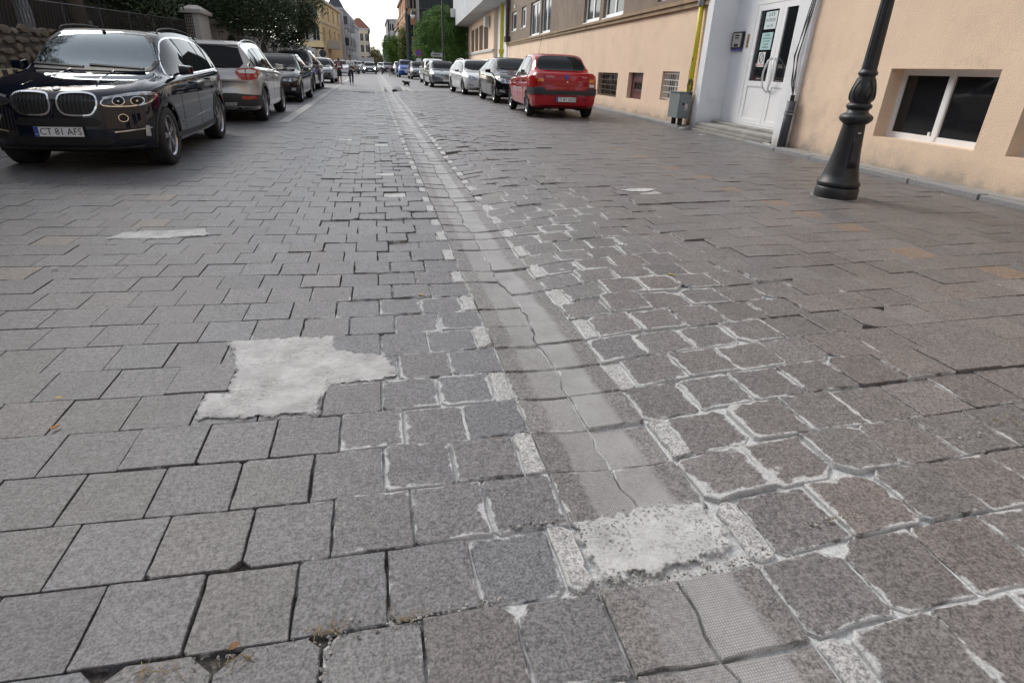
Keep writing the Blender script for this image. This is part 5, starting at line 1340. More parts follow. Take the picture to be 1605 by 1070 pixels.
sp = spec(4.3, 1.82, 2.6, .19, .34, scz(SUV_TOP, .97), scz(SUV_BELT, .97), SUV_RW, scz(SUV_DLO, .97), [.5, .70], P_MAROON, archtrim=1)
WSUV = ch([(-.76, 1.16), (.76, 1.16), (.58, 1.57), (.3, 1.59), (-.3, 1.59), (-.58, 1.57)], 1)
HLU = ch([(.44, .74), (.46, .86), (.65, .90), (.84, .90), (.86, .80), (.7, .73)], 1)
c = Car(sp, 'dark red brown SUV parked behind the black saloon, facing the camera', det=2, group='cars parked along the left side'); place(c, front_px=(489.8, 143.4), heading=math.radians(-91.5), side=1)
std(c, WSUV); front_kit(c, HLU, [(-.36, .66), (-.38, .82), (.38, .82), (.36, .66)], [(-.5, .34), (-.5, .44), (.5, .44), (.5, .34)], None, .5)
P_WHITE = carpaint('white_paint', (.68, .69, .70), .3)
P_GREY = carpaint('dark_grey_paint', (.055, .06, .062), .3, metal=.3); P_LGREY = carpaint('light_grey_paint', (.36, .37, .37), .3, metal=.5)
sp = spec(4.2, 1.75, 2.55, .19, .31, HAT_TOP, HAT_BELT, HAT_RW, HAT_DLO, [.48, .68], P_LGREY)
WHAT = ch([(-.72, 1.09), (.72, 1.09), (.56, 1.40), (.3, 1.415), (-.3, 1.415), (-.56, 1.40)], 1)
HLH = ch([(.40, .66), (.42, .75), (.6, .80), (.80, .82), (.83, .73), (.66, .64)], 1)
c = Car(sp, 'pale grey hatchback parked between the brown red SUV and the grey saloon', det=2, group='cars parked along the left side'); place(c, (496.8, 139.9), (500.6, 137.3), heading=math.radians(-91), side=1)
std(c, WHAT); front_kit(c, HLH, [(-.34, .58), (-.36, .68), (.36, .68), (.34, .58)], [(-.5, .30), (-.5, .42), (.5, .42), (.5, .30)], None, .48)
sp = spec(4.7, 1.83, 2.73, .19, .33, SED_TOP, SED_BELT, SED_RW, SED_DLO, [.5, .70], P_GREY)
c = Car(sp, 'dark grey saloon parked facing the camera beside the woman in the skirt', det=2, group='cars parked along the left side'); place(c, front_px=(521, 130.5), heading=math.radians(-92), side=1)
std(c, WSED); front_kit(c, HLS, [(-.40, .54), (-.40, .70), (.40, .70), (.40, .54)], [(-.6, .28), (-.62, .38), (.62, .38), (.6, .28)], None, .42, '', None, 2)
c = Car(dict(sp, paint=P_WHITE), 'white saloon parked behind the man in the white shirt', det=2, group='cars parked along the left side'); place(c, front_px=(547, 119), heading=math.radians(-90), side=1)
std(c, WSED); front_kit(c, HLS, [(-.38, .56), (-.38, .66), (.38, .66), (.38, .56)], [(-.5, .28), (-.5, .36), (.5, .36), (.5, .28)], None, .44)
# small far ones
def far_car(px, bp, ws_, hl_, pt, label, group, side=1, kw=None, emit_=None, sc=1):
    s_ = dict(bp, paint=pt); c = Car(s_, label, det=1, group=group)
    place(c, front_px=px, heading=math.radians(-90), side=side); std(c, ws_)
    front_kit(c, hl_, [(-.38, .54), (-.38, .68), (.38, .68), (.38, .54)], None, None, .44, chrome=False, emit_=emit_); return c
hat = spec(4.1, 1.74, 2.5, .19, .31, HAT_TOP, HAT_BELT, HAT_RW, HAT_DLO, [.48, .68], P_WHITE)
LG = 'cars parked along the left side'; RG = 'cars parked along the right side'
P_DGREEN = carpaint('dark_green_paint', (.015, .03, .028), .3); P_SIL2 = carpaint('light_silver_paint', (.5, .51, .52), .3, metal=.4)
far_car((562, 116.5), hat, WHAT, HLH, P_DGREEN, 'small dark green car far down the left side behind the man', LG)
far_car((568.5, 114), hat, WHAT, HLH, P_WHITE, 'tiny white car far away at the left below the white corner building', LG)
em = emit('lit_headlight', (1, .97, .9), 14)
c = Car(dict(sp, paint=P_GREY), 'grey car driving towards the camera with its headlights on', det=2, group=None); c.root.name = 'moving_car'
place(c, front_px=(589.5, 116.5), heading=math.radians(-90), side=1); windscreen(c, WSED); c.side_windows(); c.mirrors(P_GREY)
c.patch([(-.36, .56), (-.36, .68), (.36, .68), (.36, .56)], 'f', M_HOLE, 'grille'); c.plate('f', .42, '')
for sg in (-1, 1): c.patch([(sg * (.66 + .10 * math.cos(t)), .655 + .075 * math.sin(t)) for t in [k * .785 for k in range(8)]], 'f', em, 'headlight', off=.015)

# ---- right side: red saloon from behind
P_REDC = carpaint('red_paint', (.37, .006, .014), .28)
LT = [(0, .66), (.015, .76), (.05, .84), (.15, .92), (.24, .98), (.265, 1.03), (.31, 1.2), (.37, 1.40), (.42, 1.475), (.52, 1.52), (.65, 1.515), (.735, 1.455), (.79, 1.32), (.845, 1.13), (.868, 1.10), (.93, 1.09), (.972, 1.07), (.988, 1.02), (1, .90)]
LB_ = [(0, .6), (.03, .72), (.1, .80), (.25, .9), (.5, .94), (.75, .98), (.87, 1.02), (.97, 1.01), (1, .84)]
sp = spec(4.25, 1.76, 2.63, .19, .305, LT, LB_, [(0, .85), (.25, .84), (.36, .76), (.45, .735), (.7, .735), (.78, .75), (.86, .83), (1, .86)], [(.27, .97), (.34, 1.2), (.40, 1.36), (.5, 1.42), (.62, 1.42), (.70, 1.36), (.765, 1.18), (.79, 1.06)], [.5, .69], P_REDC, rim='cover', ww=.19, bot=.24, bowr=.16,
          rear=[(.2, .12), (.32, .03), (.5, 0), (.68, 0), (.72, .03), (1.0, .05), (1.3, .14)])
c = Car(sp, 'red saloon parked by the peach wall seen from behind, number CT 81 ADD', det=3, group='cars parked along the right side')
place(c, (805, 171.5), (837, 185), side=1)
c.side_windows(); c.mirrors(P_REDC, .31); c.seams([.30, .5, .70]); c.handles([.46, .66], M_PLASTIC)
rw = ch([(-.66, 1.135), (-.3, 1.125), (.3, 1.125), (.66, 1.135), (.56, 1.42), (.3, 1.455), (-.3, 1.455), (-.56, 1.42)], 1)
c.patch(rw, 'r', M_CGLASS, 'rear_window', off=.006, step=.06); c.line(rw, .02, 'r', M_PLASTIC, 'window_seal', off=.008, closed=True)
windscreen(c, [(-.70, 1.06), (.70, 1.06), (.56, 1.44), (-.56, 1.44)])
tl = [(.60, 1.055), (.80, 1.06), (.865, 1.0), (.865, .74), (.58, .74), (.57, .86)]
for P in (tl, c.mirrored(tl)):
    sg = 1 if P[0][0] > 0 else -1
    t = c.patch(P, 'r', M_TAIL, 'tail_light', off=.012, step=.05)
    c.patch([(sg * a, b) for a, b in [(.585, .86), (.60, .93), (.72, .93), (.73, .86)]], 'r', M_AMBER, 'indicator', off=.016, parent=t)
    c.patch([(sg * a, b) for a, b in ([(.60, .755), (.60, .82), (.74, .82), (.74, .755)])], 'r', M_CLEAR if sg < 0 else M_TAIL, 'reverse_lamp', off=.017, parent=t)
c.patch([(-.875, .715), (-.875, .565), (.875, .565), (.875, .715), (.56, .72), (.52, .665), (-.52, .665), (-.56, .72)], 'r', M_PLASTIC, 'bumper_strip', off=.028, step=.06)
for sg in (-1, 1):
    c.line([(-1.62, .64), (-2.05, .64)], .145, 's', M_PLASTIC, 'bumper_strip', sg, .020)
    c.line([(.75, .66), (-.05, .66)], .03, 's', M_CHROME, 'side_moulding', sg, .014); c.line([(-.09, .66), (-.72, .66)], .03, 's', M_CHROME, 'side_moulding', sg, .014)
c.line([(-.56, 1.04), (-.55, .74), (-.5, .68), (.5, .68), (.55, .74), (.56, 1.04)], .008, 'r', M_WELL, 'boot_seam', off=.002)
c.line([(-.55, .80), (0, .775), (.55, .80)], .012, 'r', P_REDC, 'boot_crease', off=.012)
c.plate('r', .46, 'CT 81 ADD'); c.roundel(0, .965, 'r', .055, 'shield')
def badge_text(c, y, z, t, size, mat):
    l, nr = c.hit(y, z, 'r'); M = Matrix(((0, 0, -1, l.x - .016), (-1, 0, 0, y), (0, 1, 0, z), (0, 0, 0, 1))); flat_text(t, size, mat, c.root, M, 'badge_lettering', .002)
badge_text(c, .42, .975, 'LOGAN', .058, M_PLATE); badge_text(c, -.46, .985, 'Laureate', .038, M_CHROME)
mb = MB(); mb.tube([(-2.0, .42, .25), (-2.16, .42, .24)], .035, 10); mb.build('exhaust_pipe', M_HOLE, c.root)
c.patch([(-.50 + .03 * math.cos(t), .46 + .03 * math.sin(t)) for t in [k * .785 for k in range(8)]], 'r', M_HOLE, 'tow_eye_cover', off=.003)
c.patch([(-.02 + .02 * math.cos(t), .86 + .02 * math.sin(t)) for t in [k * .785 for k in range(8)]], 'r', M_CHROME, 'boot_lock', off=.006)
mb = MB(); mb.tube([(.15, .3, 1.50), (-.25, .3, 1.95)], .004, 4); mb.build('aerial', M_HOLE, c.root)
# whip aerial mast seen behind the roof belongs to the black hatchback
# ---- black hatchback
sp = spec(4.36, 1.82, 2.65, .19, .325, HAT_TOP, HAT_BELT, HAT_RW, HAT_DLO, [.48, .68], P_BLACK)
c = Car(sp, 'black hatchback parked facing the camera right behind the red saloon', det=2, group=RG); place(c, (778, 161.5), (758, 155.5), side=-1)
std(c, WHAT); front_kit(c, HLH, [(-.30, .70), (-.34, .76), (.34, .76), (.30, .70)], [(-.42, .34), (-.50, .52), (.50, .52), (.42, .34)], [(.62, .36), (.64, .44), (.80, .46), (.80, .38)], .56, '', (.80, .05, 'oval'), 0)
mb = MB(); mb.tube([(-1.2, 0, 1.44), (-1.35, 0, 2.6)], .006, 5); mb.build('whip_aerial', M_HOLE, c.root)
sp = spec(4.8, 1.85, 2.82, .19, .34, scz(WAG_TOP, 1.01), SED_BELT, WAG_RW, WAG_DLO, [.48, .68], P_WHITE)
c = Car(sp, 'white estate car parked facing the camera behind the black hatchback', det=2, group=RG); place(c, (728.5, 148.5), (711.5, 144.5), side=-1)
std(c, WSED, M_CHROME); front_kit(c, [(.40, .64), (.44, .70), (.62, .77), (.84, .80), (.86, .72), (.66, .62)], [(-.36, .62), (-.30, .46), (.30, .46), (.36, .62), (.30, .66), (-.30, .66)], [(-.45, .26), (-.5, .34), (.5, .34), (.45, .26)], [(.56, .38), (.58, .44), (.78, .45), (.78, .40)], .40, '', None, 2)
c.roof_rails(M_CHROME, .42, .88)
P_MSIL = carpaint('grey_green_silver_paint', (.16, .18, .18), .3, metal=.5)
sp = spec(4.6, 1.77, 2.76, .18, .32, SED_TOP, SED_BELT, SED_RW, SED_DLO, [.5, .70], P_MSIL)
c = Car(sp, 'grey saloon with upright chrome grille parked facing the camera near the slim lamp post', det=2, group=RG); place(c, front_px=(677, 137), heading=math.radians(-88), side=-1)
std(c, WSED); front_kit(c, [(.40, .56), (.40, .68), (.6, .70), (.78, .69), (.80, .58), (.6, .54)], [(-.30, .50), (-.34, .72), (.34, .72), (.30, .50)], [(-.5, .26), (-.5, .34), (.5, .34), (.5, .26)], None, .40, '', None, 3)
c = Car(dict(hat, paint=P_WHITE, top=scz(HAT_TOP, 1.08)), 'white car mostly hidden behind the grey saloon on the right', det=2, group=RG); place(c, front_px=(667, 131), heading=math.radians(-88), side=-1); std(c, WHAT)
front_kit(c, HLH, [(-.34, .58), (-.36, .68), (.36, .68), (.34, .58)], None, None, .48)
sp = spec(4.6, 1.78, 2.65, .19, .32, WAG_TOP, SED_BELT, WAG_RW, WAG_DLO, [.48, .68], P_GREY)
c = Car(sp, 'dark grey estate parked facing the camera beside the blue people carrier', det=2, group=RG); place(c, (645.5, 124.7), heading=math.radians(-88), side=-1)
std(c, WSED); front_kit(c, HLS, [(-.34, .42), (-.38, .70), (.38, .70), (.34, .42)], None, None, .42, '', None, 2); c.roof_rails(M_CHROME, .42, .88)
P_BLUE = carpaint('blue_paint', (.012, .06, .30), .3)
mpv = spec(4.1, 1.72, 2.6, .18, .31, scz(HAT_TOP, 1.09), scz(HAT_BELT, 1.03), HAT_RW, scz(HAT_DLO, 1.08), [.48, .68], P_BLUE)
c = Car(mpv, 'bright blue people carrier parked on the right below the ivy', det=2, group=RG); place(c, (626.5, 121.4), heading=math.radians(-88), side=-1)
std(c, [(a, b * 1.08) for a, b in WHAT]); front_kit(c, HLH, [(-.34, .62), (-.36, .72), (.36, .72), (.34, .62)], [(-.5, .32), (-.5, .44), (.5, .44), (.5, .32)], None, .50, '', None, 1)
far_car((618, 117.5), hat, WHAT, HLH, P_WHITE, 'small white car behind the pram pusher on the right', RG, -1)
far_car((600.5, 115), hat, WHAT, HLH, P_DGREEN, 'small dark car with pale bonnet far down the right side', RG, -1)
far_car((592, 113.5), hat, WHAT, HLH, P_SIL2, 'tiny pale car at the far end of the street', RG, -1)

# ------------------------------------------------------------------ foliage
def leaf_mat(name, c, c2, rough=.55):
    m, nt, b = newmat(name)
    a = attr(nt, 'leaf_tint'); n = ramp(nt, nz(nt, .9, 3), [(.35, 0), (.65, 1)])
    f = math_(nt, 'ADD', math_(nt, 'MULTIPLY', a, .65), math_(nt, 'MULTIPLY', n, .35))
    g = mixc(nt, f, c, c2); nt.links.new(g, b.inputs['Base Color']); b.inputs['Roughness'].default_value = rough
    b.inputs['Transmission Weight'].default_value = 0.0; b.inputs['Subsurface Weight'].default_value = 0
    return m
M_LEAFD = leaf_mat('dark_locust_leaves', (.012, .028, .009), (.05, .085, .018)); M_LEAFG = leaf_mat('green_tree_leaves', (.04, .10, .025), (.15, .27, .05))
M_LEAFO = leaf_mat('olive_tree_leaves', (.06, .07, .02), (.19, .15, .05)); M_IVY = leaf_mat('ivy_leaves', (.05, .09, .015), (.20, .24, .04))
M_BARK = paint('tree_bark', (.10, .08, .06), .95, var=.3, scale=12, bmp=.8, bscale=20)
def crown_mesh(clumps, n_leaf, size, seed, drop=0.0, comp=6):
    "leafy sprays: every spray is a drooping stalk with pairs of small leaves; clumps: (centre, radii, weight)"
    rng = np.random.default_rng(seed); w = np.array([c[2] for c in clumps], float); w /= w.sum()
    ns = n_leaf // comp; ci = rng.choice(len(clumps), ns, p=w); C = np.array([c[0] for c in clumps])[ci]; R = np.array([c[1] for c in clumps])[ci]
    d = rng.normal(size=(ns, 3)); d /= np.linalg.norm(d, axis=1)[:, None]; r = rng.random(ns) ** .45
    P = C + d * R * r[:, None]
    sd = d + rng.normal(size=(ns, 3)) * .6; sd[:, 2] -= drop; sd /= np.linalg.norm(sd, axis=1)[:, None]
    t = np.linspace(0, 1, comp // 2); base = P[:, None, :] + sd[:, None, :] * (t[None, :, None] * size * 4.0); base[:, :, 2] -= (t[None, :] ** 2) * size * 1.2 * (1 + drop)
    side = np.cross(sd, rng.normal(size=(ns, 3))); side /= np.linalg.norm(side, axis=1)[:, None] + 1e-9
    vs = []; tint = []
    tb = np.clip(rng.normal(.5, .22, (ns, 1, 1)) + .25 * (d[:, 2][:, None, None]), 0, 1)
    for sg in (-1, 1):
        a = base; b = base + side[:, None, :] * sg * size * 1.3 + sd[:, None, :] * size * .5
        wv = sd[:, None, :] * size * .36
        mid = (a + b) / 2
        q = np.stack([a, mid - wv, b, mid + wv], axis=2); vs.append(q.reshape(-1, 3)); tint.append(np.repeat(np.repeat(tb, comp // 2, 1), 4, 2).reshape(-1) + rng.normal(0, .1, ns * (comp // 2) * 4))
    V = np.concatenate(vs).astype(np.float32); T = np.clip(np.concatenate(tint), 0, 1).astype(np.float32); nq = len(V) // 4
    me = bpy.data.meshes.new('crown'); me.vertices.add(len(V)); me.vertices.foreach_set('co', V.ravel()); me.loops.add(nq * 4); me.loops.foreach_set('vertex_index', np.arange(nq * 4, dtype=np.int32))
    me.polygons.add(nq); me.polygons.foreach_set('loop_start', np.arange(0, nq * 4, 4, dtype=np.int32)); me.update(calc_edges=True)
    me.attributes.new('leaf_tint', 'FLOAT', 'POINT').data.foreach_set('value', T); return me
def tree(base, h, clumps, nleaf, size, mat, label, seed, r0=.2, drop=.3, cat='tree', group=None, lean=(0, 0)):
    t = empty('tree', base, 0, label, cat, group, ws=True); base = Vector(base)
    random.seed(seed)
    top = base + Vector((lean[0], lean[1], h)); mb = MB(); mb.tube([base, base.lerp(top, .35) + Vector((.08, -.05, 0)), base.lerp(top, .7) + Vector((-.1, .05, 0)), top], [r0, r0 * .8, r0 * .55, r0 * .2], 9); mb.build('trunk', M_BARK, t, smooth=True)
    for c, r, w in clumps:
        s0 = base.lerp(top, random.uniform(.4, .75)); c = Vector(c); m = s0.lerp(c, .5) + Vector((random.uniform(-.2, .2), 0, .25)); mb = MB(); mb.tube([s0, m, c, c + (c - m) * .5], [r0 * .4, r0 * .25, r0 * .13, .01], 6); mb.build('branch', M_BARK, t, smooth=True)
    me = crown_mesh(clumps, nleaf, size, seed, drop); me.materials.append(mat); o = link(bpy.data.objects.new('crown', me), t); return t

# ------------------------------------------------------------------ left side: rubble wall, fence, pier, arcade
M_RUB = paint('rubble_stone', (.13, .105, .082), .9, var=.35, scale=5, bmp=.7, bscale=30, dirt=((.08, .065, .05), .6))
M_RUB2 = paint('pale_rubble_stone', (.22, .19, .155), .9, var=.25, scale=5, bmp=.7, bscale=30)
M_MORT = paint('wall_mortar', (.055, .045, .038), .95, var=.3, scale=10, bmp=.6)
LX = -6.0
sw = empty('stone_wall', (LX, 8, 0), 0, 'low rubble stone wall behind the dark blue SUV', 'stone wall', ws=True)
mb = MB(); mb.hexa([(LX - .5, 3, 0), (LX - .06, 3, 0), (LX - .06, 24.8, 0), (LX - .5, 24.8, 0), (LX - .5, 3, 1.42), (LX - .06, 3, 1.42), (LX - .06, 24.8, 1.62), (LX - .5, 24.8, 1.62)]); mb.build('core', M_MORT, sw)
random.seed(11); y = 8.0; cnt = 0
extra = MB()
z = 0.86
for rowi in range(5):
    hgt = .145; y = 8.0 + random.random() * .2
    while y < 24.5:
        L = random.uniform(.16, .50); zz_ = z + rowi * hgt + (y - 8) * .011 + random.uniform(-.03, .03); h2 = hgt * random.uniform(.65, 1.15); d = random.uniform(0.015, .05)
        n = 6; ring = [(y + L / 2 + L * .51 * math.cos(a) * random.uniform(.8, 1.15), zz_ + h2 / 2 + h2 * .5 * math.sin(a) * random.uniform(.75, 1.2)) for a in [k * 2 * math.pi / n for k in range(n)]]
        cy, cz = y + L / 2, zz_ + h2 / 2
        vs = [(LX - .08, a, b) for a, b in ring] + [(LX - .06 + d, cy + (a - cy) * .9, cz + (b - cz) * .82) for a, b in ring] + [(LX - .055 + d * 1.05, cy, cz)]
        fs = [(i, (i + 1) % n, n + (i + 1) % n, n + i) for i in range(n)] + [(n + i, n + (i + 1) % n, 2 * n) for i in range(n)]
        if y < 16.5 and cnt < 230: m_ = MB(); m_.add(vs, fs); m_.build('stone', M_RUB if random.random() < .75 else M_RUB2, sw); cnt += 1
        else: extra.add(vs, fs)
        y += L + .015
extra.build('stones', M_RUB, sw)['kind'] = 'stuff'
M_STRY = paint('cream_stripe', (.46, .38, .22), .8, var=.1); M_STRB = paint('black_stripe', (.02, .02, .022), .8)
kw = empty('striped_kerb_wall', (LX + .2, 8, 0), 0, 'low kerb wall painted with black and cream slanting stripes at the left edge', 'striped wall', ws=True)
mb = MB(); mb.box((LX + .15, 12.5, .48), (.24, 13, .96)); mb.build('block', M_STRY, kw)
for k in range(40):
    y = 6.2 + k * .32
    mb = MB(); mb.hexa([(LX + .26, y, .35), (LX + .276, y, .35), (LX + .276, y + .15, .35), (LX + .26, y + .15, .35), (LX + .26, y - .10, .962), (LX + .276, y - .10, .962), (LX + .276, y + .05, .962), (LX + .26, y + .05, .962)]); mb.build('stripe', M_STRB, kw)
# wire fence on top
M_FENCE = paint('rusty_fence_wire', (.035, .03, .03), .6, var=.3)
fz = lambda y: 1.42 + (y - 3) * .0092
ft = lambda y: fz(y) + .42 + (y - 3) * .016
fe = empty('fence', (LX - .25, 8, 1.4), 0, 'dark iron fence of thin diamond bars on top of the stone wall', 'fence', ws=True)
y = 6.0
while y < 24.9:
    mb = MB(); mb.tube([(LX - .25, y, fz(y)), (LX - .25, y, ft(y) + .04)], .022, 6); mb.build('post', M_FENCE, fe); y += 1.9
for dz in (.03, 1.0):
    mb = MB(); mb.tube([(LX - .25, yy, fz(yy) + dz * (ft(yy) - fz(yy)) if dz == 1 else fz(yy) + dz) for yy in (6, 12, 18, 24.8)], .014, 5); mb.build('rail', M_FENCE, fe)
mb = MB(); y = 6.0
while y < 24.6:
    mb.tube([(LX - .25, y, fz(y) + .03), (LX - .25, y + .13, ft(y)), ], .006, 4, cap=False); mb.tube([(LX - .25, y + .13, fz(y) + .03), (LX - .25, y, ft(y))], .006, 4, cap=False); y += .13
mb.build('lattice', M_FENCE, fe)['kind'] = 'stuff'
# dark house in the yard
M_DBRICK = paint('dark_old_brick', (.045, .028, .024), .9, var=.35, scale=9, bmp=.5, dirt=((.05, .045, .045), .6)); M_DGREYW = paint('dark_grey_wall', (.05, .05, .053), .9, var=.25, scale=3, dirt=((.04, .04, .04), .6))  # wall colours set very dark to carry the yard's shadow
yd = empty('yard_house', (-11, 14, 0), 0, 'dark brick house in the yard behind the fence at the left edge', 'house', ws=True)
YF = Frame((-9.6, 3), (0, 1), (-1, 0))
ops = [(3.2, 4.6, 1.6, 3.2), (6.6, 8.2, 1.5, 2.9), (10.5, 12, 1.6, 3.2), (14, 15.4, 1.6, 3.2), (3.2, 4.6, 4.4, 6), (6.6, 8.2, 4.4, 6), (10.5, 12, 4.4, 6)]
wall_open(YF, -2, 44, 0, 9.5, ops, 0, .25, 'wall', M_DBRICK, yd)
for a, b_, c_, d in ops: window(YF, a, b_, c_, d, .18, yd, mat=M_DGREYW, fw=.09)
mb = MB(); YF.box(mb, -2, 44, 0, 9.6, .3, 8); mb.build('body_block', M_DGREYW, yd)
for k in range(6): mb = MB(); YF.box(mb, -2 + k * 3.6, -1.0 + k * 3.6, .6, 2.25, -.10, .0); mb.build('render_panel', M_DGREYW, yd)
mb = MB(); YF.box(mb, -2, 44, 3.5, 3.75, -.25, .0); mb.build('cornice', M_DGREYW, yd)
mb = MB(); mb.tube([(-9.35, 10.3, 0), (-9.35, 10.3, 7.4)], .09, 10); mb.build('downpipe', M_DGREYW, yd)
acp = AtX(127, 26, -9.2); aircon(Vector((-9.25, acp.y, acp.z - .75)), math.radians(90), 'air conditioner on the dark house wall behind the fence', sc=1.15)
p_ = AtX(35, 45, -8.6); mb = MB(); mb.tube([(p_.x, p_.y, 0), (p_.x + .1, p_.y + .05, 1.4), (p_.x + .05, p_.y + .2, 2.3), (p_.x - .2, p_.y + .3, 3.6)], [.22, .19, .17, .15], 9)
bt = empty('tree', (p_.x, p_.y, 0), 0, 'pale bare tree stem behind the fence at the far left', 'tree', ws=True); M_PBARK = paint('pale_bark', (.20, .21, .22), .9, var=.2, bmp=.5); mb.build('trunk', M_PBARK, bt, smooth=True)
mb = MB(); mb.tube([(p_.x + .05, p_.y + .2, 2.3), (p_.x + .5, p_.y + .5, 3.4), (p_.x + .7, p_.y + .9, 4.6)], [.11, .08, .05], 7); mb.build('branch', M_PBARK, bt, smooth=True)
# white pier with cap and a wire basket beside it
M_PIER = paint('white_painted_pier', (.50, .48, .45), .85, var=.08, scale=4, bmp=.3, dirt=((.30, .27, .24), .4)); M_PIERD = paint('weathered_pier', (.30, .275, .25), .9, var=.15, scale=4, bmp=.3, dirt=((.16, .14, .12), .5))
pr = empty('gate_pier', (-6.3, 26, 0), 0, 'tall white gate pier with a moulded cap behind the silver SUV', 'gate pier', ws=True)
py0 = 25.3; zt = AtY(300, 20, py0).z; x1 = AtY(314, 40, py0).x; x0 = AtY(291, 40, py0).x
mb = MB(); mb.box(((x0 + x1) / 2, py0 + .7, zt / 2), (x1 - x0, 1.4, zt)); mb.build('shaft', M_PIER, pr, bevel=.02)
mb = MB(); mb.box(((x0 + x1) / 2, py0 + .7, zt + .05), (x1 - x0 + .26, 1.66, .14)); mb.build('cap', M_PIER, pr, bevel=.02)
mb = MB(); cx_ = (x0 + x1) / 2; a_ = (x1 - x0) / 2 + .08; mb.hexa([(cx_ - a_, py0 - .05, zt + .12), (cx_ + a_, py0 - .05, zt + .12), (cx_ + a_, py0 + 1.45, zt + .12), (cx_ - a_, py0 + 1.45, zt + .12), (cx_ - a_ * .4, py0 + .4, zt + .26), (cx_ + a_ * .4, py0 + .4, zt + .26), (cx_ + a_ * .4, py0 + 1, zt + .26), (cx_ - a_ * .4, py0 + 1, zt + .26)]); mb.build('coping', M_PIER, pr)
wb = MB(); yb = py0 - .06; zb0, zb1 = AtY(303, 62, yb).z, AtY(303, 22, yb).z; xa, xb = AtY(291, 40, yb).x, AtY(303, 40, yb).x
for i in range(5): x = xa + (xb - xa) * i / 4; wb.tube([(x, yb, zb0), (x, yb, zb1)], .012, 4)
for i in range(9): z = zb0 + (zb1 - zb0) * i / 8; wb.tube([(xa, yb, z), (xb, yb, z)], .010, 4)
tag(wb.build('wire_panel', M_FENCE), 'black wire grid panel leaning on the near face of the white pier', 'wire panel')
# arcade of weathered piers and arches
ar = empty('arcade_wall', (LX, 33, 0), 0, 'weathered garden wall with arched openings under the dark tree', 'wall', ws=True)
AF = Frame((LX, 27.0), (0, 1), (-1, 0)); edges = []
u = 0.0
for k in range(4):
    u0 = .9 + k * 4.2
    mb = MB(); AF.box(mb, u0, u0 + 1.5, 0, 2.55 + .1 * (k % 2), -.06, .55); mb.build('pier', M_PIERD, ar, bevel=.02)
    mb = MB(); AF.box(mb, u0 - .1, u0 + 1.6, 2.45 + .1 * (k % 2), 2.62 + .1 * (k % 2), -.15, .6); mb.build('pier_cap', M_PIERD, ar)
    # arch infill to the next pier
    a, b_ = u0 + 1.5, u0 + 4.2; vs = []; n = 12
    for j in range(n + 1):
        t = j / n; uu = a + (b_ - a) * t; zz_ = 1.35 + .85 * math.sqrt(max(0, 1 - (2 * t - 1) ** 2)); vs += [AF.P(uu, zz_, 0), AF.P(uu, 2.45, 0), AF.P(uu, zz_, .4)]
    mb = MB(); mb.add(vs, [(3 * j, 3 * j + 3, 3 * j + 4, 3 * j + 1) for j in range(n)] + [(3 * j, 3 * j + 2, 3 * j + 5, 3 * j + 3) for j in range(n)]); mb.build('arch', M_PIERD, ar)
    mb = MB(); AF.box(mb, a, b_, 0, .7, .02, .4); mb.build('parapet', M_PIERD, ar)
    mb = MB()
    for j in range(9): uu = a + .15 + j * (b_ - a - .3) / 8; mb.tube([AF.P(uu, .7, .2), AF.P(uu, 1.9, .2)], .015, 4)
    mb.build('railing', M_FENCE, ar)
mb = MB(); AF.box(mb, 0, 17.5, 0, 2.3, 1.5, 1.7); mb.build('back_hedge', paint('black_green_shade', (.012, .02, .01), .95, var=.4, scale=3), ar)  # near-black green puts the shade behind the arches into the hedge colour
# garden wall with pale posts
gw = empty('garden_wall', (LX, 50, 0), 0, 'pale garden wall of posts and stone panels running down the left side', 'garden wall', ws=True)
GF = Frame((LX, 44.5), (.012, 1), (-1, 0)); M_CREAMW = paint('cream_wall', (.50, .43, .35), .85, var=.08, scale=3, dirt=((.3, .25, .2), .4)); M_POST = paint('pale_post', (.56, .56, .56), .8, var=.05)
for k in range(8):
    u0 = k * 3.4; zt_ = 2.35
    mb = MB(); GF.box(mb, u0, u0 + .35, 0, zt_, -.1, .3); mb.build('post', M_POST, gw); mb = MB(); GF.box(mb, u0 - .06, u0 + .41, zt_, zt_ + .1, -.16, .36); mb.build('post_cap', M_POST, gw)
    mb = MB(); GF.box(mb, u0 + .35, u0 + 3.4, 0, 1.45, 0, .2); mb.build('lower_panel', M_CREAMW, gw); mb = MB(); GF.box(mb, u0 + .35, u0 + 3.4, 1.455, 2.15, .05, .2); mb.build('upper_panel', M_RUB2, gw)
# left pavement kerb line
for k in range(40):
    if k == 0: kr = empty('edge_strip', (-2.0, 30, 0), 0, 'pale stone edge strip in the paving along the left parked cars', 'edge strip', ws=True); kr['kind'] = 'structure'
    y = 14 + k * 1.6; x = -1.95
    mb = MB(); mb.box((x, y + .8, ground(x) + .002), (.22, 1.56, .02)); mb.build('strip_stone', paint('pale_strip_stone', (.42, .41, .40), .7, var=.1), kr)

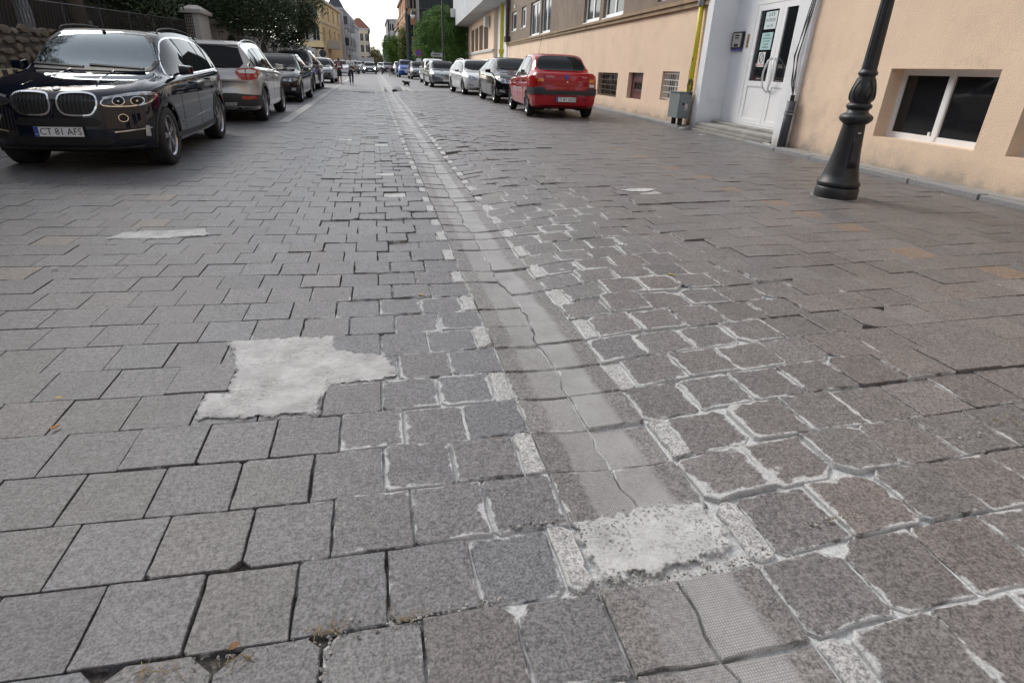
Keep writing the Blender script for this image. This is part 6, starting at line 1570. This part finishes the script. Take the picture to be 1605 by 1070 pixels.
# ------------------------------------------------------------------ distant buildings
def block(name_label, corners_px, Y, ztop, depth, wall, wins, roof=None, side=None, side_len=0, cat='building', bands=None, winmat=None, shut=None):
    "front facade faces the camera at distance Y between two photo columns; side facade runs back along the street"
    pass
def house(label, x0, x1, Y0, Y1, H, mat, rows, cols_front, cols_side, street='right', z1=0.9, fh=3.1, roof=None, rz=1.6, wmat=None, ww=1.1, wh=1.6, cornice=None, side_shift=0.0, gl=None, nice=True):
    "x0..x1 wide, front at Y0; street = which side faces the street"
    WW = ww
    b = empty('building', ((x0 + x1) / 2, Y0, 0), 0, label, 'building', ws=True)
    wmat = wmat or M_PVC
    F1 = Frame((x0, Y0), (1, 0), (0, 1)); W_ = x1 - x0
    def mk(F, Wd, n, nm):
        ops = []; ww = WW if nm == 'front_wall' else WW * 1.7
        for r in range(rows):
            for c_ in range(n):
                u = Wd * (c_ + .5) / n - ww / 2; z = z1 + r * fh; 
                if z + wh < H - .3: ops.append((u, u + ww, z, z + wh))
        wall_open(F, 0, Wd, 0, H, ops, 0, .25, nm, mat, b)
        for a, bb, c_, d in ops: window(F, a, bb, c_, d, .16, b, mat=wmat, fw=.09, gl=gl or M_DARKG, sill=.12)
        for r in range(1, rows):
            if z1 + r * fh > H - .8: continue
            m_ = MB(); F.box(m_, -.06, Wd + .06, z1 + r * fh - .55, z1 + r * fh - .40, -.08, .01); m_.build('string_course', cornice or mat, b)
        m_ = MB(); F.box(m_, -.2, Wd + .2, H - .35, H + .02, -.28, .01); m_.build('cornice', cornice or mat, b)
    mk(F1, W_, cols_front, 'front_wall')
    if street == 'right': F2 = Frame((x1, Y0), (side_shift, Y1 - Y0), (-1, 0))
    else: F2 = Frame((x0, Y0), (side_shift, Y1 - Y0), (1, 0))
    mk(F2, math.hypot(Y1 - Y0, side_shift), cols_side, 'street_wall')
    m_ = MB(); m_.hexa([(x0 + .31, Y0 + .31, 0), (x1 - .31, Y0 + .31, 0), (x1 - .31, Y1, 0), (x0 + .31, Y1, 0), (x0 + .31, Y0 + .31, H), (x1 - .31, Y0 + .31, H), (x1 - .31, Y1, H), (x0 + .31, Y1, H)]); m_.build('body_block', mat, b)
    if roof:
        m_ = MB(); i = min(W_ * .4, 2.5); m_.hexa([(x0 - .35, Y0 - .35, H), (x1 + .35, Y0 - .35, H), (x1 + .35, Y1, H), (x0 - .35, Y1, H), (x0 + i, Y0 + i, H + rz), (x1 - i, Y0 + i, H + rz), (x1 - i, Y1 - .5, H + rz), (x0 + i, Y1 - .5, H + rz)]); m_.build('roof', roof, b)
    return b
M_OCHREW = paint('ochre_plaster', (.66, .50, .28), .85, var=.12, scale=.6, dirt=((.46, .30, .15), .5)); M_STONEC = paint('pale_stone_trim', (.46, .42, .36), .85, var=.1); M_ROOFD = paint('dark_slate', (.05, .055, .065), .7); M_TILE = paint('red_brown_tiles', (.21, .09, .06), .85, var=.25, scale=3)
M_OFFW = paint('off_white_plaster', (.47, .46, .45), .8, var=.05, scale=.5); M_GREYW = paint('grey_white_plaster', (.40, .415, .44), .8, var=.08, scale=.5); M_CREAM2 = paint('cream_plaster', (.66, .56, .42), .85, var=.06); M_ORW = paint('orange_plaster', (.48, .26, .15), .85, var=.2, scale=.8, dirt=((.25, .14, .09), .6)); M_OLDWIN = paint('old_grey_window', (.30, .30, .30), .7)
# ochre house with the faceted corner
Y = 95.0; X0 = AtY(470, 60, Y).x; X1 = AtY(505, 60, Y).x; ztop = AtY(505, -4, Y).z
oc = house('three storey ochre house with peeling plaster and a balcony on the left', X0, X1, Y, 118, ztop, M_OCHREW, 3, 2, 4, 'right', z1=AtY(500, 64, Y).z, fh=(AtY(500, 28, Y).z - AtY(500, 64, Y).z), wh=1.8, ww=.95, wmat=M_OLDWIN, cornice=M_STONEC, side_shift=1.6)
zb1 = AtY(500, 76, Y).z; zb2 = AtY(500, 67, Y).z
for (a, b_, c_, d) in ((X0 + .4, X1 + .2, AtY(500, 77, Y).z, AtY(500, 67, Y).z), (X0 + .4, X0 + 2.5, AtY(500, 40, Y).z, AtY(500, 30, Y).z)):
    mb = MB(); mb.box(((a + b_) / 2, Y - .45, c_ + .1), (b_ - a, .9, .2)); mb.box(((a + b_) / 2, Y - .84, (c_ + d) / 2), (b_ - a, .12, d - c_)); mb.build('balcony', M_OCHREW, oc)
mb = MB(); mb.box((X1 + 1.1, Y + 7, zb1 + .2), (1.8, 4, .25)); mb.box((X1 + 1.95, Y + 7, zb1 + .7), (.12, 4, 1.0)); mb.box((X1 + 1.1, Y + 5.05, zb1 + .7), (1.7, .12, 1.0)); mb.build('balcony', M_STONEC, oc)
wp = MB(); wp.box(((X0 + 1.6), Y - .03, AtY(500, 20, Y).z), (.5, .04, 1.5)); wp.build('blowing_curtain', M_CURT, oc)
for dx in (-.78, .78): mb = MB(); mb.box((X0 + (X1 - X0) * .25 + dx, Y - .05, AtY(500, 57, Y).z), (.5, .05, 1.8)); mb.build('shutter', M_OFFW, oc)
# small white wall with railings in front of it
mb = MB(); x_ = AtY(500, 84, 86).x; mb.box((x_ + .1, 91, 1.35), (.4, 9, 2.7)); o = mb.build('white_wall', M_OFFW); tag(o, 'white side wall with slatted top in front of the ochre house', 'wall')
house('narrow grey white house with bay windows beyond the ochre house', AtY(520, 60, 119).x, AtY(531, 60, 119).x + .9, 119, 150, AtY(535, 12, 119).z, M_GREYW, 4, 1, 5, 'right', z1=1.2, fh=3.4, side_shift=1.0, roof=M_ROOFD, rz=2.2)
gh = bpy.data.objects.get('building.001')
for k, (yy_, zz_) in enumerate(((123, 3.6), (131, 3.6), (139, 3.6))):
    for r_ in range(2): xw = AtY(531, 60, 119).x + .9 + (yy_ - 119) / 31; mb = MB(); mb.box((xw + .25, yy_, zz_ + r_ * 3.4 + 1), (1.3, 3.2, 2.3)); mb.build('bay', M_GREYW, gh); mb = MB(); mb.box((xw + .9, yy_, zz_ + r_ * 3.4 + 1.1), (.06, 2.4, 1.3)); mb.box((xw + .25, yy_ - 1.6, zz_ + r_ * 3.4 + 1.1), (.7, .06, 1.3)); mb.build('bay_window', M_GREYG, gh)
house('grey house with dark shopfront further down the left side', AtY(535, 60, 152).x, AtY(545, 60, 152).x + .9, 152, 186, AtY(545, 32, 152).z, M_GREYW, 4, 2, 5, 'right', z1=1.2, fh=3.3, side_shift=1.0)
Y = 190.0; wc = house('white and cream corner building with a red brown roof at the end of the street', AtY(547, 60, Y).x, AtY(579, 60, Y).x, Y, 215, AtY(560, 44, Y).z, M_CREAM2, 5, 4, 5, 'right', z1=1.2, fh=2.9, roof=M_TILE, rz=2.6, cornice=M_OFFW, ww=.9, wh=1.9, wmat=M_OLDWIN)
mb = MB(); mb.box((AtY(572, 95, Y).x, Y - .5, AtY(572, 94, Y).z), (5, 1.0, 1.2)); mb.build('balcony', M_OFFW, wc)
xx0 = AtY(546, 60, Y - 1).x; xx1 = AtY(560, 60, Y - 1).x; mb = MB(); mb.box(((xx0 + xx1) / 2, Y + 5, AtY(555, 48, Y).z / 2), (xx1 - xx0, 11, AtY(555, 48, Y).z)); mb.build('white_wing', M_OFFW, wc)
house('low white building closing the end of the street', AtY(575, 100, 300).x, AtY(606, 100, 300).x, 300, 310, AtY(590, 102, 300).z + 1.2, M_OFFW, 1, 4, 2, 'right', z1=1, roof=M_ROOFD, rz=1)
M_PLAINW = paint('grey_beige_plaster', (.33, .30, .27), .85, var=.1, scale=.6)
house('four storey grey beige house on the left behind the camera', -22, -9.8, -38, 2.2, 12.5, M_PLAINW, 4, 3, 10, 'right', z1=1.1, fh=3.0, ww=1.2)
house('tall ochre house on the right far behind the camera', 7.2, 18, -62, -16, 13.5, M_CREAM2, 4, 3, 11, 'left', z1=1.1, fh=3.1, ww=1.2)
house('wide grey house closing the street behind the camera', -26, 22, -78, -66, 17, M_GREYW, 5, 13, 3, 'left', z1=1.2, fh=3.2, ww=1.3)
# right side, far to near
Y = 230.0; tw = empty('church_tower', (AtY(606, 90, Y).x, Y, 0), 0, 'grey green netted tower with stepped top at the far right end of the street', 'tower', ws=True); M_NETG = paint('green_grey_netting', (.16, .20, .18), .9, var=.2, scale=2)
xa, xb = AtY(601, 90, Y).x, AtY(611, 90, Y).x; z1_, z2_, z3_ = AtY(605, 66, Y).z, AtY(605, 58, Y).z, AtY(605, 54, Y).z; xm = (xa + xb) / 2
for (hw, za, zb_, nm) in (((xb - xa) / 2, 0, z1_, 'shaft'), ((xb - xa) * .3, z1_, z2_, 'belfry'), ((xb - xa) * .16, z2_, z3_, 'finial')): mb = MB(); mb.box((xm, Y + 3, (za + zb_) / 2), (hw * 2, hw * 2, zb_ - za)); mb.build(nm, M_NETG, tw)
for k in range(9): mb = MB(); mb.box((xm, Y + 3, k * z1_ / 9), (xb - xa + .3, xb - xa + .3, .18)); mb.build('scaffold_deck', M_ROOFD, tw)
Y = 150.0; house('white plastered building with pinkish gable on the far right', AtY(609, 60, Y).x, AtY(632, 60, Y).x, Y, 175, AtY(615, 30, Y).z, M_OFFW, 5, 2, 5, 'left', z1=1.2, fh=3.4)
Y = 120.0; bb = house('pale house with a steep red tiled roof on the right', AtY(626, 60, Y).x, AtY(645, 60, Y).x, Y, 140, AtY(630, 40, Y).z, M_CREAM2, 3, 2, 4, 'left', z1=1.2, fh=3.2, roof=M_TILE, rz=AtY(630, 12, Y).z - AtY(630, 40, Y).z)
Y = 95.0; xo0 = AtY(637, 60, Y).x; xo1 = AtY(662, 60, Y).x
ob = house('orange plastered house with a stone balcony on the right', xo0, xo1, Y, 118, AtY(645, -12, Y).z, M_ORW, 4, 2, 4, 'left', z1=1.3, fh=3.6, cornice=M_STONEC, wmat=M_OLDWIN)
mb = MB(); xc = AtY(654, 20, Y).x; mb.box((xc, Y - .8, AtY(650, 18, Y).z), (1.9, 1.6, .25)); mb.box((xc, Y - .8, AtY(650, 70, Y).z), (1.9, 1.6, .3)); mb.build('balcony', M_STONEC, ob)
M_NETD = paint('dark_scaffold_netting', (.022, .028, .030), .9, var=.25, scale=1.5, bmp=.3)
nb = empty('netted_building', (AtY(685, 50, 84).x, 84, 0), 0, 'tall building wrapped in dark netting behind the green tree on the right', 'building', ws=True)
xa, xb = AtY(658, 50, 86).x, AtY(735, 50, 86).x
for k in range(8):
    w_ = (xb - xa) / 8; mb = MB(); zz0 = 0
    vs = []; n = 6
    for j in range(n + 1): x = xa + w_ * k + w_ * j / n; vs += [(x, 86 + .12 * math.sin(j * math.pi / n), 0), (x, 86 + .12 * math.sin(j * math.pi / n), 16)]
    mb.add(vs, [(2 * j, 2 * j + 2, 2 * j + 3, 2 * j + 1) for j in range(n)]); mb.build('netting', M_NETD, nb)
for k in range(7): mb = MB(); mb.box(((xa + xb) / 2, 85.93, 1 + k * 2.3), (xb - xa, .08, .10)); mb.build('scaffold_tube', M_ROOFD, nb)
mb = MB(); mb.box(((xa + xb) / 2, 90, 8), (xb - xa - .2, 7, 15.9)); mb.build('body_block', M_DGREYW, nb)
mb = MB(); x_ = AtY(641, 60, 88).x; mb.tube([(x_, 88, 0), (x_, 88, 4.6), (x_ - .1, 88, AtY(640, 24, 88).z)], [.40, .36, .34], 8); tag(mb.build('netting_column', M_NETD), 'dark bundle of netting hanging by the orange house corner', 'netting')

# ------------------------------------------------------------------ trees
def cl(L): return [((a.x, a.y, a.z), r, w) for a, r, w in L]
T = []
for (px, py, Yd, r, w) in ((468, 20, 34, .75, 1.0), (478, 38, 34, .5, .7), (448, 8, 33, 1.2, 2), (450, 48, 35, .7, 1.0), (460, 60, 35, .4, .5), (415, 15, 31, 1.3, 2.5), (428, 50, 34, .7, .8), (380, 3, 28, 1.2, 2.2), (392, 25, 33, .8, 1.2), (345, -6, 28, 1.2, 2.0), (362, 16, 31, .7, 1), (470, -4, 36, 1.2, 1.5), (430, -35, 32, 2, 2), (380, -50, 28, 2, 2)):
    T.append((AtY(px, py, Yd), (r, r, r * .8), w))
tree(Vector((-7.4, 33, 0)), 6.0, cl(T), 42000, .075, M_LEAFD, 'dark green leafy tree overhanging the wall and parked cars on the left', 5, .24, .5, lean=(.6, -1))
T = []
for (px, py, Yd, r, w) in ((215, -18, 24, 1.0, 1.6), (255, -12, 29, 1.3, 2), (262, 14, 31, .7, .8), (320, -14, 31, 1.1, 2), (235, 8, 27, .7, .8), (335, 14, 33, .8, 1.2), (190, -40, 22, 1.2, 1.5)):
    T.append((AtY(px, py, Yd), (r, r, r * .75), w))
for q in ((-8.2, 12, 7.6, 1.6), (-8.4, 16, 7.6, 1.6), (-8, 20, 8, 1.8), (-7.2, 24, 7.6, 1.6)): T.append((Vector(q[:3]), (q[3], q[3], q[3] * .6), 2.2))
tree(Vector((-8.0, 21, 0)), 7.5, cl(T), 46000, .09, M_LEAFD, 'very dark tree behind the fence at the upper left', 8, .26, .4, lean=(.6, -3))
T = []
for (px, py, Yd, r, w) in ((691, 22, 74, 1.0, 1.2), (678, 34, 74, 1.2, 1.8), (704, 32, 74, 1.2, 1.8), (666, 50, 74, 1.2, 2), (690, 48, 73, 1.6, 2.4), (712, 46, 74, 1.5, 2), (722, 58, 75, 1.4, 1.6), (668, 70, 73, 1.4, 2), (693, 72, 73, 1.7, 2.8), (716, 74, 74, 1.6, 2), (668, 90, 72, 1.4, 1.6), (692, 94, 72, 1.7, 2), (718, 94, 73, 1.6, 2)):
    T.append((AtY(px, py, Yd), (r, r * .7, r * .85), w))
tree(Vector((AtY(695, 100, 75).x, 75, 0)), 7.0, cl(T), 60000, .105, M_LEAFG, 'large bright green tree on the right between the netted building and the peach building', 21, .25, .4)
T = []
for (px, py, Yd, r, w) in ((615, 70, 105, 1.3, 2), (623, 76, 104, 1.5, 2), (628, 86, 104, 1.4, 2), (617, 84, 103, 1.3, 1.5), (625, 98, 103, 1.5, 1.5)):
    T.append((AtY(px, py, Yd), (r, r * .7, r * .85), w))
tree(Vector((AtY(622, 100, 105).x, 105, 0)), 5.0, cl(T), 14000, .17, M_LEAFG, 'smaller dark green tree beside the ivy on the right', 22, .2, .3)
T = [(AtY(634, y_, 92), (.55, .5, 1.0), 1) for y_ in (50, 60, 70, 80, 90, 100)]
iv = crown_mesh(cl(T), 6000, .13, 31, .6); iv.materials.append(M_IVY); o = link(bpy.data.objects.new('ivy', iv)); tag(o, 'yellow green ivy climbing the wall beside the dark netting', 'ivy')
T = []
for (px, py, Yd, r, w) in ((582, 86, 260, 2.6, 2), (589, 90, 258, 2.6, 2), (595, 97, 256, 1.8, 1.6), (580, 95, 258, 2.4, 1.5), (588, 100, 255, 2.2, 1.5)):
    T.append((AtY(px, py, Yd), (r, r, r), w))
tree(Vector((AtY(588, 100, 260).x, 260, 0)), 6.0, cl(T), 12000, .32, M_LEAFO, 'rounded olive brown tree against the sky at the end of the street', 23, .4, .1)

# ------------------------------------------------------------------ signs
def sign(px, py_top, Yd, h, kind, label):
    p = AtY(px, py_top, Yd); r = empty('road_sign', (p.x, Yd, ground(p.x)), 0, label, 'sign', ws=True); mb = MB(); mb.tube([(p.x, Yd, 0), (p.x, Yd, p.z + .3)], .035, 7); mb.build('pole', M_GALV, r)
    mb = MB(); R_ = Matrix.Translation((p.x, Yd - .05, p.z)) @ Matrix.Rotation(math.pi / 2, 4, 'X')
    if kind == 'back': mb.lathe([(h, 0), (h, .02)], 24, R_); mb.build('disc', M_DGREYW, r)
    elif kind == 'nopark':
        mb.lathe([(h, 0), (h, .02)], 24, R_); mb.build('disc', M_TAIL, r); mb = MB(); mb.lathe([(h * .8, .0), (h * .8, .03)], 24, R_); mb.build('blue_disc', M_PBLUE, r)
        mb = MB(); mb.box((p.x, Yd - .09, p.z), (h * 1.6, .01, h * .2), Matrix.Rotation(.785, 3, 'Y')); mb.build('red_bar', M_TAIL, r)
        mb = MB(); mb.box((p.x, Yd - .05, p.z - h * 2.0), (h * 1.5, .02, h * .9)); mb.build('lower_plate', M_PLATE, r)
    else: mb.box((p.x + .3, Yd - .05, p.z), (1.0, .03, .32)); pl_ = mb.build('plate', M_GREYW, r); mb = MB(); mb.box((p.x + .3, Yd - .07, p.z), (.7, .01, .07)); mb.build('printed_line', M_INK, pl_)
sign(506, 84, 62, .32, 'back', 'round traffic sign seen dark from behind in front of the white wall'); sign(656, 83, 70, .36, 'nopark', 'round red and blue no parking sign in front of the green tree'); sign(679, 86, 58, .3, 'name', 'small grey street name plate on a pole before the green tree')

# ------------------------------------------------------------------ people and dog
M_SKIN = paint('skin', (.42, .25, .17), .6, var=.06); M_HAIR = paint('dark_hair', (.02, .015, .012), .6, var=.2, scale=40)
def skin_mesh(name, verts, edges, mat, parent, sub=2):
    me = bpy.data.meshes.new(name); me.from_pydata([v[:3] for v in verts], edges, []); me.materials.append(mat); o = link(bpy.data.objects.new(name, me), parent)
    m = o.modifiers.new('skin', 'SKIN'); m.use_smooth_shade = True
    for i, v in enumerate(verts):
        s = me.skin_vertices[0].data[i]; r = v[3]; s.radius = (r, r) if not isinstance(r, tuple) else r
    me.skin_vertices[0].data[0].use_root = True
    o.modifiers.new('sub', 'SUBSURF').levels = sub; o.modifiers['sub'].render_levels = sub; return o
def person(loc, rz, h, label, top, bottom, shoes, hair=M_HAIR, pose='stand', skirt=False, hair_long=False, hold=None, name='person', detail=True, sleeves=.12):
    p = empty(name, loc, rz, label, 'person'); k = h / 1.75
    S = lambda L: [(x * k, y * k, z * k, (r[0] * k, r[1] * k) if isinstance(r, tuple) else r * k) for x, y, z, r in L]
    # facing +y; x right
    st = {'stand': (.03, -.03), 'walk': (.20, -.18)}[pose]
    arms = {'stand': [((.19, 0, 1.40), (.25, .0, 1.13), (.24, .12, .90)), ((-.19, 0, 1.40), (-.25, 0, 1.13), (-.24, .12, .90))],
            'walk': [((.19, 0, 1.40), (.24, -.12, 1.14), (.24, -.08, .88)), ((-.19, 0, 1.40), (-.24, .10, 1.14), (-.22, .24, .92))],
            'front': [((.19, 0, 1.40), (.26, -.02, 1.14), (.06, .22, 1.14)), ((-.19, 0, 1.40), (-.26, -.02, 1.14), (-.05, .23, 1.18))],
            'push': [((.19, 0, 1.40), (.24, .02, 1.14), (.20, .32, 1.05)), ((-.19, 0, 1.40), (-.24, .02, 1.14), (-.20, .32, 1.05))],
            'up': [((.19, 0, 1.40), (.34, .10, 1.22), (.30, .18, 1.42)), ((-.19, 0, 1.40), (-.27, .02, 1.14), (-.10, .22, 1.12))]}[hold or pose]
    V = [(0, 0, .95, (.15, .10)), (0, 0, 1.12, (.125, .09)), (0, .0, 1.30, (.155, .10)), (0, 0, 1.42, (.11, .075)), (0, .0, 1.50, .052), (0, .015, 1.56, (.062, .07)), (0, .02, 1.64, (.078, .092)), (0, .012, 1.715, (.06, .072))]
    E = [(0, 1), (1, 2), (2, 3), (3, 4), (4, 5), (5, 6), (6, 7)]
    for sh, el, ha in arms:
        i = len(V); hd = Vector(ha) - Vector(el); hd.normalize(); h2 = Vector(ha) + hd * .09; h3 = Vector(ha) + hd * .17
        V += [(*sh, .055), (*el, .040), (*ha, .028), (*h2, (.030, .022)), (*h3, (.016, .012))]; E += [(3, i), (i, i + 1), (i + 1, i + 2), (i + 2, i + 3), (i + 3, i + 4)]
        th = h2 + Vector((math.copysign(.035, -ha[0]), .02, .0)); V.append((*th, .011)); E.append((i + 2, len(V) - 1))
    for sg, dy in ((1, st[0]), (-1, st[1])):
        i = len(V); V += [(sg * .09, 0, .90, .085), (sg * .095, dy * .5 + .02, .50, .055), (sg * .095, dy, .09, .036), (sg * .10, dy + .12, .035, (.036, .026))]; E += [(0, i), (i, i + 1), (i + 1, i + 2), (i + 2, i + 3)]
    skin_mesh('body', S(V), E, M_SKIN, p)
    # shirt
    V2 = [(0, 0, .90 if not skirt else .98, (.172, .118)), (0, 0, 1.12, (.152, .112)), (0, 0, 1.30, (.178, .122)), (0, 0, 1.42, (.125, .095)), (0, 0, 1.455, (.065, .06))]; E2 = [(0, 1), (1, 2), (2, 3), (3, 4)]
    for sh, el, ha in arms:
        i = len(V2); m_ = Vector(sh).lerp(Vector(el), .75); V2 += [(*sh, .074), (*m_, .060)]; E2 += [(3, i), (i, i + 1)]
        if sleeves > .5: V2 += [(*el, .052), (*Vector(el).lerp(Vector(ha), .9), .042)]; E2 += [(i + 1, i + 2), (i + 2, i + 3)]
    skin_mesh('shirt', S(V2), E2, top, p)
    if skirt:
        mb = MB(); mb.lathe([(r * k, z * k) for r, z in [(.185, .56), (.185, .70), (.175, .88), (.14, 1.02)]], 20, Matrix.Scale(.72, 4, (0, 1, 0))); mb.build('skirt', bottom, p, smooth=True)
    else:
        V3 = [(0, 0, .93, (.168, .115)), (0, 0, .99, (.160, .11))]; E3 = [(0, 1)]
        for sg, dy in ((1, st[0]), (-1, st[1])):
            i = len(V3); V3 += [(sg * .09, 0, .86, .100), (sg * .095, dy * .5 + .02, .50, .070), (sg * .095, dy, .10, .052)]; E3 += [(0, i), (i, i + 1), (i + 1, i + 2)]
        skin_mesh('trousers', S(V3), E3, bottom, p)
    for sg, dy in ((1, st[0]), (-1, st[1])):
        skin_mesh('shoe', S([(sg * .095, dy - .03, .045, .048), (sg * .10, dy + .06, .042, .045), (sg * .103, dy + .16, .03, .034)]), [(0, 1), (1, 2)], shoes, p, 1)
    H = [(0, -.015, 1.70, (.083, .09)), (0, -.035, 1.64, (.085, .07)), (0, .02, 1.745, (.06, .06))]; EH = [(0, 1), (0, 2)]
    if hair_long: H += [(0, -.07, 1.52, (.085, .045)), (0, -.08, 1.36, (.09, .03))]; EH += [(1, 3), (3, 4)]
    skin_mesh('hair', S(H), EH, hair, p)
    mb = MB()
    for sg in (-1, 1): mb.lathe([(.001, -.008 * k), (.010 * k, 0), (.001, .008 * k)], 8, Matrix.Translation((sg * .03 * k, .103 * k, 1.645 * k)))
    mb.build('eyes', M_INK, p)['kind'] = 'stuff'
    mb = MB(); mb.add([Vector(q) * k for q in [(-.012, .098, 1.61), (.012, .098, 1.61), (0, .125, 1.612), (0, .104, 1.65)]], [(0, 1, 2), (1, 3, 2), (3, 0, 2)]); mb.build('nose', M_SKIN, p)
    mb = MB(); mb.box(Vector((0, .098, 1.583)) * k, Vector((.045, .008, .008)) * k); mb.build('mouth', M_RED, p)
    for sg in (-1, 1): mb = MB(); mb.box(Vector((sg * .082, .01, 1.635)) * k, Vector((.016, .035, .055)) * k); mb.build('ear', M_SKIN, p, bevel=.006)
    return p
def hscale(px, ytop, loc): return (AtY(px, ytop, loc.y).z - loc.z)
M_WSHIRT = paint('white_shirt', (.80, .81, .85), .8, var=.06, scale=6); M_JEAN = paint('dark_blue_jeans', (.018, .026, .05), .8, var=.2); M_SHOE = paint('dark_shoe', (.02, .02, .02), .6); M_MAR = paint('maroon_cardigan', (.20, .03, .035), .8); M_SKIRT = paint('black_skirt', (.012, .012, .016), .8); M_KHAKI = paint('khaki_cloth', (.16, .15, .12), .8); M_GREYC = paint('grey_cloth', (.25, .26, .28), .8)
L = G(551.5, 133); m = person(L, math.pi + .1, hscale(551, 88.5, L), 'man in white T-shirt and dark jeans walking towards the camera on the left', M_WSHIRT, M_JEAN, M_SHOE, paint('brown_hair', (.10, .06, .04), .7), 'walk', hold='up')
def bag(loc, d, mat, label, rz=0):
    b = empty('bag', loc, rz, label, 'bag'); mb = MB(); mb.box((0, 0, -d[2] / 2), d); mb.build('pouch', mat, b, bevel=.03); mb = MB(); mb.tube([(-d[0] * .35, 0, -.01), (-d[0] * .25, 0, .14), (d[0] * .25, 0, .14), (d[0] * .35, 0, -.01)], .012, 5); mb.build('handles', mat, b); return b
hh = hscale(551, 88.5, L)
bag(L + Vector((0.05, -.25, .66 * hh)), (.22, .10, .11), M_SHOE, 'small dark camera bag held against the chest of the man in white')
L = G(533.5, 132.2); w = person(L, math.pi - .3, hscale(528, 93, L), 'woman with long dark hair, maroon top and black skirt beside the grey saloon', M_MAR, M_SKIRT, M_SHOE, M_HAIR, 'stand', skirt=True, hair_long=True, hold='front', sleeves=.9)
hh = hscale(528, 93, L)
bag(L + Vector((-.26, -.18, .50 * hh)), (.22, .10, .36), M_WSHIRT, 'white shopping bag hanging at the side of the woman in the skirt')
bag(L + Vector((.0, -.22, .74 * hh)), (.16, .06, .10), M_WSHIRT, 'white folded package held in front of the woman in the skirt')
L = G(558.5, 117.5); person(L, .2, hscale(558, 100, L), 'person in khaki clothes walking just behind the man in white', M_KHAKI, M_KHAKI, M_SHOE, pose='walk')
L = G(599.5, 117.7); person(L, 0.1, hscale(599, 103.5, L), 'distant walker in dark clothes in the middle of the street', M_SHOE, M_JEAN, M_SHOE, pose='walk', sleeves=.9)
L = G(610.5, 118.0); person(L, math.pi, hscale(610, 104, L), 'distant person in a dark red top left of the pram', M_MAR, M_GREYC, M_SHOE, pose='walk')
L = G(615, 119.5); ps = person(L, math.pi, hscale(614, 102.5, L), 'person in pale top pushing the black pram', M_GREYC, M_KHAKI, M_SHOE, pose='stand', hold='push')
# pram
Lp = L + Vector((0, -.95, 0)); Lp.z = ground(Lp.x); pm = empty('pram', Lp, 0, 'black pram with a hood pushed towards the camera on the right of the street', 'pram')
mb = MB(); mb.hexa([(-.22, -.35, .45), (.22, -.35, .45), (.20, .35, .5), (-.20, .35, .5), (-.27, -.45, .78), (.27, -.45, .78), (.25, .4, .8), (-.25, .4, .8)]); mb.build('seat_shell', M_SHOE, pm, bevel=.04)
mb = MB(); n = 9; vs = []
for i in range(n):
    a = math.pi * i / (n - 1); vs += [(-.27 * math.cos(a), -.10, .78 + .34 * math.sin(a)), (-.26 * math.cos(a), .40, .78 + .28 * math.sin(a))]
mb.add(vs, [(2 * i, 2 * i + 2, 2 * i + 3, 2 * i + 1) for i in range(n - 1)]); mb.build('hood', M_SHOE, pm, smooth=True)
mb = MB(); mb.tube([(-.24, -.42, .15), (-.25, .3, .75), (-.24, .75, 1.02), (.24, .75, 1.02), (.25, .3, .75), (.24, -.42, .15)], .014, 6); mb.tube([(-.26, .38, .12), (-.22, -.1, .5)], .014, 6); mb.tube([(.26, .38, .12), (.22, -.1, .5)], .014, 6); mb.build('frame', M_GALV, pm)
for x in (-.28, .28):
    for y in (-.42, .38): mb = MB(); mb.lathe([(.13, -.02), (.15, -.01), (.15, .01), (.13, .02)], 18, Matrix.Translation((x, y, .15)) @ Matrix.Rotation(math.pi / 2, 4, 'Y')); mb.build('wheel', M_SHOE, pm)
# small black dog trotting to the left
L = G(638, 135.6); sc = (AtY(636, 128.0, L.y).z - L.z) / .40
dg = empty('dog', L, math.radians(8), 'small black dog walking across the street on the right', 'dog')
D = [(.0, 0, .29, (.085, .10)), (-.14, 0, .29, (.095, .12)), (-.24, 0, .33, (.07, .085)), (-.31, 0, .40, .060), (-.37, 0, .42, (.062, .062)), (-.46, 0, .39, .034), (.13, 0, .30, (.08, .092)), (.21, 0, .34, .034), (.31, 0, .40, .020), (.38, 0, .43, .012)]
ED = [(0, 1), (1, 2), (2, 3), (3, 4), (4, 5), (0, 6), (6, 7), (7, 8), (8, 9)]
for sg, dx in ((1, -.06), (-1, .05)):
    i = len(D); D += [(-.18, sg * .055, .22, .050), (-.19 + dx, sg * .058, .13, .032), (-.19 + dx * 1.6, sg * .058, .035, .027), (-.23 + dx * 1.6, sg * .058, .016, .024)]; ED += [(1, i), (i, i + 1), (i + 1, i + 2), (i + 2, i + 3)]
    i = len(D); D += [(.13, sg * .055, .22, .060), (.10 - dx, sg * .058, .16, .040), (.165 - dx, sg * .058, .09, .027), (.15 - dx * 1.3, sg * .058, .025, .025), (.12 - dx * 1.3, sg * .058, .016, .024)]; ED += [(6, i), (i, i + 1), (i + 1, i + 2), (i + 2, i + 3), (i + 3, i + 4)]
D = [(a * sc, b * sc, c_ * sc, (r[0] * sc * 1.35, r[1] * sc * 1.35) if isinstance(r, tuple) else r * sc * 1.45) for a, b, c_, r in D]
M_FUR = paint('black_fur', (.010, .009, .009), .8, var=.3, scale=40); skin_mesh('body', D, ED, M_FUR, dg)
for sg in (-1, 1): mb = MB(); mb.add([Vector(q) * sc for q in [(-.36, sg * .02, .445), (-.34, sg * .05, .44), (-.35, sg * .045, .51), (-.33, sg * .03, .44)]], [(0, 1, 2), (1, 3, 2), (3, 0, 2), (0, 3, 1)]); mb.build('ear', M_FUR, dg)
